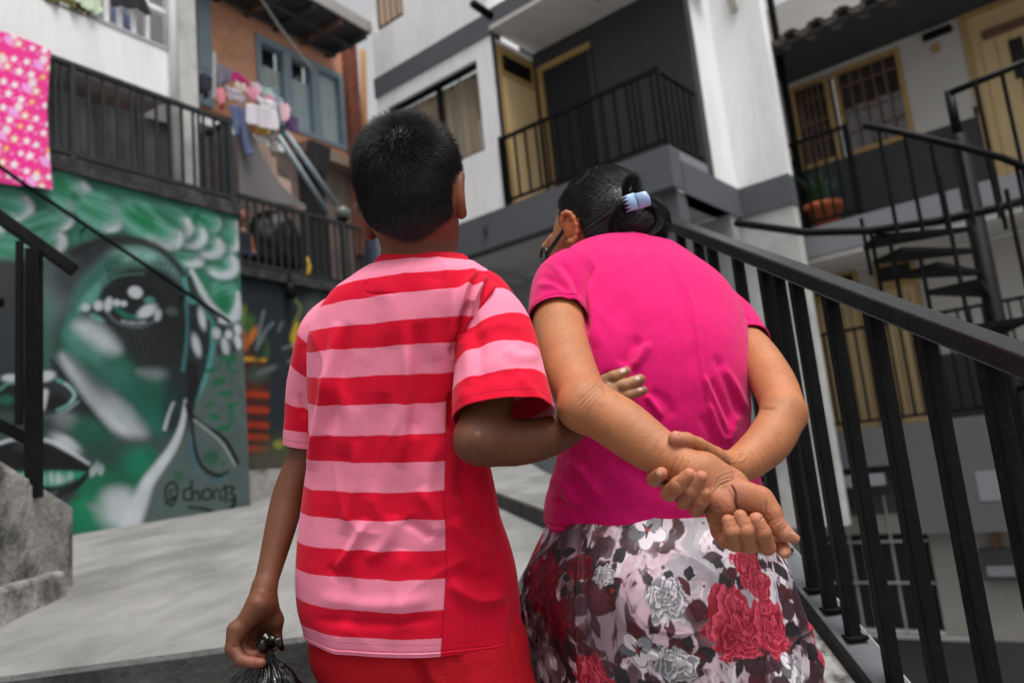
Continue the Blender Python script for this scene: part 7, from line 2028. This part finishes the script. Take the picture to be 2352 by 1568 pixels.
for k in range(170):
    x, y = r_.uniform(500, 2500), r_.uniform(1190, 1720)
    leaf(x, y, r_.uniform(20, 52), r_.uniform(7, 17), r_.uniform(0, 6.28), [plum, drk, blk, plum * 1.4][k % 4])
for bx, by, br in ((1240, 1330, 62), (1320, 1300, 40), (1265, 1400, 55), (1665, 1290, 50), (1620, 1400, 70), (1705, 1400, 60), (1355, 1510, 55), (1540, 1600, 56), (1825, 1440, 44), (1490, 1355, 40), (1505, 1460, 44), (1372, 1315, 30), (1770, 1490, 36)):
    for k in range(7):
        a = r_.uniform(0, 6.28); ux, uy = un(bx + br * .72 * math.cos(a), by + br * .72 * math.sin(a))
        leaf(ux, uy, br * r_.uniform(.5, .85), br * r_.uniform(.18, .30), a + r_.uniform(-.5, .5), [blk, plum, drk, blk][k % 4])
        if k % 3 == 0: pk.line([(ux, uy), (ux + 18 * math.cos(a), uy + 18 * math.sin(a)), (ux + 30 * math.cos(a + .4), uy + 30 * math.sin(a + .4))], 1.8, blk, .8, .5)
for x, y, r, kd_, s in ((1240, 1330, 62, 'dark', 3), (1320, 1300, 34, 'dark', 5), (1265, 1400, 52, 'dark', 6), (1665, 1290, 50, 'red', 1), (1620, 1400, 66, 'red', 2), (1705, 1400, 58, 'red', 4), (1690, 1330, 44, 'red', 9), (1355, 1510, 50, 'red', 8), (1395, 1545, 40, 'dark', 10), (1540, 1600, 56, 'red', 11), (1815, 1420, 40, 'red', 13), (1840, 1480, 42, 'red', 14), (1490, 1355, 38, 'white', 20), (1505, 1460, 40, 'white', 21), (1372, 1315, 26, 'white', 22), (1770, 1490, 32, 'white', 24), (1290, 1590, 40, 'white', 25), (1430, 1610, 40, 'white', 27), (1660, 1590, 40, 'white', 29)):
    ux, uy = un(x, y); rose(ux, uy, r, kd_, s)
for k in range(12): rose(r_.choice([r_.uniform(520, 1080), r_.uniform(1950, 2480)]), r_.uniform(1200, 1700), r_.uniform(30, 60), r_.choice(['red', 'white', 'dark']), 40 + k)
for x, y, r, s in ((1466, 1222, 44, 1), (1440, 1440, 36, 2), (1745, 1480, 30, 3), (1770, 1270, 32, 4), (1230, 1500, 34, 5), (1700, 1620, 34, 6)):
    ux, uy = un(x, y); pansy(ux, uy, r, s)
for k in range(60):
    ux, uy = un(r_.uniform(1200, 1860), r_.uniform(1200, 1640)); pk.blob(ux, uy, r_.uniform(2, 5), r_.uniform(1.5, 4), r_.uniform(0, 3), [red, drk, blk][k % 3], .8, .3)
pk.C = np.clip(pk.C, 0, 1); lum = pk.C.mean(1, keepdims=True)
pk.C = pk.C * (.66 + .55 * sstep(.02, .40, lum))
colk = np.tile(wc, (len(Vk), 1)); colk[sel] = pk.C
colk *= (.90 + .14 * np.sin(U_ * 1.9))[:, None] * (.9 + .2 * fbm(np.stack([U_ * .05, V_ * .02, U_ * 0], -1), 3, 4))[:, None]
SK = vmat('floral_chiffon', .62, .35, bump=.12, bscale=350)
wear(mesh('skirt', Vk, Fk, SK, womo, True, np.clip(colk, 0, .9)))

# ---- hair gathered in a bun, claw clip, glasses
hb = Body()
hb.ell(whc + w_b * .012 + w_u * .010, WAX, (.083, .104, .099), 0)
bun = P(1462, 512, 1.65)
hb.ell(P(1428, 500, 1.68), WAX, (.060, .058, .055), .03)
hb.ell(bun, np.array([_r, _u, _f]), (.054, .046, .048), .02)
hb.ell(P(1500, 522, 1.64), np.array([_r, _u, _f]), (.028, .032, .028), .015)
hb.ell(P(1385, 545, 1.70), WAX, (.055, .07, .05), .02)
hb.ell(P(1420, 545, 1.68), np.array([_r, _u, _f]), (.060, .022, .045), .02)
hb.chain([P(1436, 478, 1.645), P(1428, 505, 1.64), P(1440, 535, 1.64), P(1475, 548, 1.64)], [.016, .018, .016, .01], .012)
Vh, Fh = surface(hb, .0035)
qh = (Vh - whc) @ WAX.T
pjh = proj(Vh)
face = (qh[:, 1] < -.052 - .35 * np.maximum(qh[:, 2] - .02, -.02)) | ((qh[:, 2] < -.012) & (qh[:, 1] < .0)) | ((pjh[:, 0] < 1330) & (pjh[:, 1] > 498 + (pjh[:, 0] - 1290) * .1))
keep = ~face[Fh].any(1)
Fh = Fh[keep]; us = np.unique(Fh); mp_ = -np.ones(len(Vh), int); mp_[us] = np.arange(len(us)); Vh, Fh = Vh[us], mp_[Fh]
Nh = vnormals(Vh, Fh)
# combed flow towards the bun
flow = bun - Vh; fd = np.linalg.norm(flow, axis=1, keepdims=True); flow = flow / (fd + 1e-6)
cross = (Vh - whc) @ w_r * 1.0 + (Vh - whc) @ w_u * .6
Vh = Vh + Nh * (.0016 * np.sin(cross * 900 + 3 * np.sin(cross * 140)))[:, None]
HW = hairmat('black_long_hair', (.0095, .0088, .0095), .46)
hairo = mesh('hair', Vh, Fh, HW, womo, True)
gq = np.random.default_rng(9)
pick = gq.choice(len(Vh), 5200)
Pn = []
root = Vh[pick]; nor = Nh[pick]
cur = root + nor * .0008; pts = [cur]
for k in range(9):
    to = bun + gq.normal(0, .004, (len(cur), 3)) - cur
    dl = np.linalg.norm(to, axis=1, keepdims=True)
    st = to / (dl + 1e-6)
    # slide over the head
    rel = cur - whc
    e = rel @ WAX.T / np.array([.085, .106, .101])
    k0 = np.linalg.norm(e, axis=1)
    gn = (e / np.array([.085, .106, .101])) @ WAX; gn /= np.linalg.norm(gn, axis=1, keepdims=True)
    st = st - gn * (st * gn).sum(1, keepdims=True) * (k0 < 1.5)[:, None]
    sw = np.cross(gn, st) * (.35 * (dl < .06))
    st = st + sw; st /= np.linalg.norm(st, axis=1, keepdims=True) + 1e-9
    cur = cur + st * np.minimum(.009, dl * .5 + .002)
    e = (cur - whc) @ WAX.T / np.array([.0845, .1055, .1005]); k0 = np.linalg.norm(e, axis=1)
    cur = np.where((k0 < 1.0)[:, None], whc + (cur - whc) / k0[:, None] * 1.004, cur)
    pts.append(cur)
strand_mesh(np.stack(pts, 1), .00045, HW, 'hair_strands', hairo, taper=True)
# loose ends: locks wound round the bun, loops over the clip and wisps
ww = []
for k in range(22):
    a0 = gq.uniform(0, 6.28); r0 = gq.uniform(.030, .052); zz0 = gq.uniform(-.9, .5)
    span = gq.uniform(1.6, 3.4)
    c0 = bun + gq.normal(0, .006, 3)
    base = np.array([c0 + (_r * math.cos(a0 + span * f) * r0 * 1.12 + _u * math.sin(a0 + span * f) * r0 * .92) - _f * (.034 + .014 * math.sin(3 * f + k) - .5 * max(0, r0 - .04)) for f in np.linspace(0, 1, 6)])
    for j in range(46):
        t = gq.normal(0, .0026, 3); u_ = gq.normal(0, .0012, (6, 3))
        ww.append(crom(base + t + u_, 4))
strand_mesh(np.array(ww), .00045, HW, 'hair_strands', hairo)
ww = []
for k in range(260):
    t = gq.normal(0, 1, 3) * .0035
    a = gq.uniform(.8, 1.15)
    base = [P(1450, 468, 1.64), P(1436, 440, 1.635), P(1444, 408 + 6 * a, 1.63), P(1460, 405, 1.625), P(1452 + 8 * a, 440, 1.63), P(1455, 462, 1.64)]
    if k % 2: base = [P(1470, 500, 1.63), P(1508, 500 + 6 * a, 1.62), P(1526, 525 + 8 * a, 1.62), P(1505, 565, 1.63), P(1470, 552, 1.64), P(1450, 530, 1.65)]
    ww.append(crom(np.array([b + t * (1 + .6 * i / 5) for i, b in enumerate(base)]), 4))
strand_mesh(np.array(ww), .0005, HW, 'hair_strands', hairo)
ww = []
for k in range(26):
    s0 = [P(1450, 420, 1.63), P(1490, 500, 1.63), P(1512, 520, 1.63), P(1350, 402, 1.70), P(1290, 450, 1.72)][k % 5]
    v = gq.normal(0, 1, 3); v[2] = abs(v[2]) * .5; v += _r * .8
    ww.append(crom(np.array([s0 + gq.normal(0, .006, 3) + unit(v) * .05 * f + np.array([0, 0, -.03]) * f * f + gq.normal(0, .002, 3) for f in np.linspace(0, 1.3, 6)]), 4))
strand_mesh(np.array(ww), .00028, HW, 'hair_strands', hairo)
# pale blue claw clip: two curved jaws with teeth and a hinge
CLIP = mat('pale_blue_plastic', (.28, .43, .64), .3, .04, 20, 0, 1, .5)
cl = MB()
def jaw(c, ax_r, ax_u, ax_n, w, hgt, bend, name, teeth=True):
    nu_, nv_ = 17, 9
    V, F = [], []
    for j in range(nv_):
        v = j / (nv_ - 1)
        for i in range(nu_):
            u = i / (nu_ - 1) - .5
            tooth = 0
            if teeth and j >= nv_ - 4: tooth = -.006 * (j - (nv_ - 5)) / 4 if (i % 4 == 0) else .004 * (j - (nv_ - 5)) / 4
            V.append(c + ax_r * u * w * (1 - .12 * v) + ax_u * (hgt * (.5 - v) - tooth * -1.0) + ax_n * (bend * (1 - (2 * u) ** 2) + bend * .9 * math.sin(v * 2.4)))
    o = mesh(name, V, grid_faces(nu_, nv_), CLIP, clipo, True)
    s = o.modifiers.new('t', 'SOLIDIFY'); s.thickness = .0032; s.offset = 0
    return o
clipo = mesh('hair_clip', *tube_geo([P(1452, 444, 1.585), P(1464, 480, 1.585)], .0032, 8), CLIP, womo, True)
jaw(P(1449, 466, 1.586), unit(_u * .93 + _r * -.36), unit(_r * .93 + _u * .30), -_f * 1.0, .034, .021, .005, 'jaw')
jaw(P(1473, 460, 1.586), unit(_u * .93 + _r * -.36), unit(-_r * .93 - _u * .30), unit(-_f + _r * .5), .032, .022, .006, 'jaw', False)
# glasses
GL = mat('dark_glasses_frame', (.012, .012, .016), .3, .1, 10, 0, 1, .5)
gt = [P(1318, 500, 1.668), P(1300, 520, 1.68), P(1278, 552, 1.70), P(1256, 584, 1.725)]
go = mesh('glasses', *tube_geo(gt, [.003, .0042, .0048, .0058], 8), GL, womo, True)
fr_pts = [P(1256, 584, 1.725) + unit(_f * .9 - _r * .3) * .018 * (1 - math.cos(t)) - _u * .016 * math.sin(t) for t in np.linspace(0, 2 * math.pi, 20)]
mesh('lens_rim', *tube_geo(fr_pts, .0034, 8, False), GL, go, True)

# ------------------------------------------------------------------ someone standing behind the lower railing
ch = Body()
s_c, z_c = FL.at(563, 560, 1.25)
zf_ = zd1 + .125
def cp(ds, dt, z): return FL.p(s_c + ds, 1.3 + dt, zf_ + z)
Hh = FL.at(560, 482, 1.3)[1] - zf_
ch.ell(cp(-.03, 0, Hh - .10), np.array([FL.a, FL.n, [0, 0, 1]]), (.075, .09, .11), 0)
ch.cone(cp(-.03, 0, Hh - .2), cp(-.02, 0, Hh - .28), .04, .045, .02)
k_ = Hh / 1.1
ch.chain([cp(-.02, 0, Hh - .34), cp(-.01, 0, Hh - .55), cp(0, 0, Hh - .72)], [.09, .085, .10], .04)
ch.chain([cp(.09, -.02, Hh - .33), cp(.13, -.03, Hh - .52), cp(.02, -.13, Hh - .60)], [.036, .03, .026], .02)
ch.chain([cp(-.12, -.02, Hh - .33), cp(-.15, -.03, Hh - .52), cp(-.04, -.13, Hh - .60)], [.036, .03, .026], .02)
for i_, sgn in enumerate((-1, 1)):
    ch.chain([cp(.055 * sgn, 0, Hh - .75), cp(.06 * sgn, 0, (Hh - .75) * .5), cp(.06 * sgn, 0, .06)], [.07, .05, .035], .03)
    ch.chain([cp(.06 * sgn, .02, .035), cp(.06 * sgn, -.11, .03)], [.033, .026], .02)
Vc, Fc = surface(ch, .009)
zz_ = Vc[:, 2] - FL.O[2] - zf_
cc_ = np.tile(np.array([.30, .12, .06]), (len(Vc), 1))
per = mesh('person', Vc, Fc, SKIN, None, True, cc_)
tag(per, 'dark haired child in a navy top standing behind the lower black railing', 'person')
hr_ = Body(); hr_.ell(cp(-.03, .012, Hh - .085), np.array([FL.a, FL.n, [0, 0, 1]]), (.085, .095, .115), 0)
Vq, Fq = surface(hr_, .01); kf = ~((Vq - cp(-.03, -.03, Hh - .12))[Fq].mean(1) @ np.array([0, 0, 1.0]) < -.03)
mesh('hair', Vq, Fq[kf], HW, per, True)
def part_of(lo, hi, name, m, grow, cut=None):
    n_ = vnormals(Vc, Fc); ok = (zz_ > lo) & (zz_ < hi)
    if cut is not None: ok &= cut
    kf = ok[Fc].all(1)
    mesh(name, Vc + n_ * grow, Fc[kf], m, per, True)
lat = np.abs((Vc - cp(-.02, 0, 0)) @ FL.a)
part_of(Hh - .74, Hh - .30, 'top', mat('navy_cotton', (.015, .02, .045), .9), .008, lat < .11)
part_of(.08, Hh - .72, 'jeans', mat('pale_denim', (.22, .27, .36), .9, .15, 12), .008)
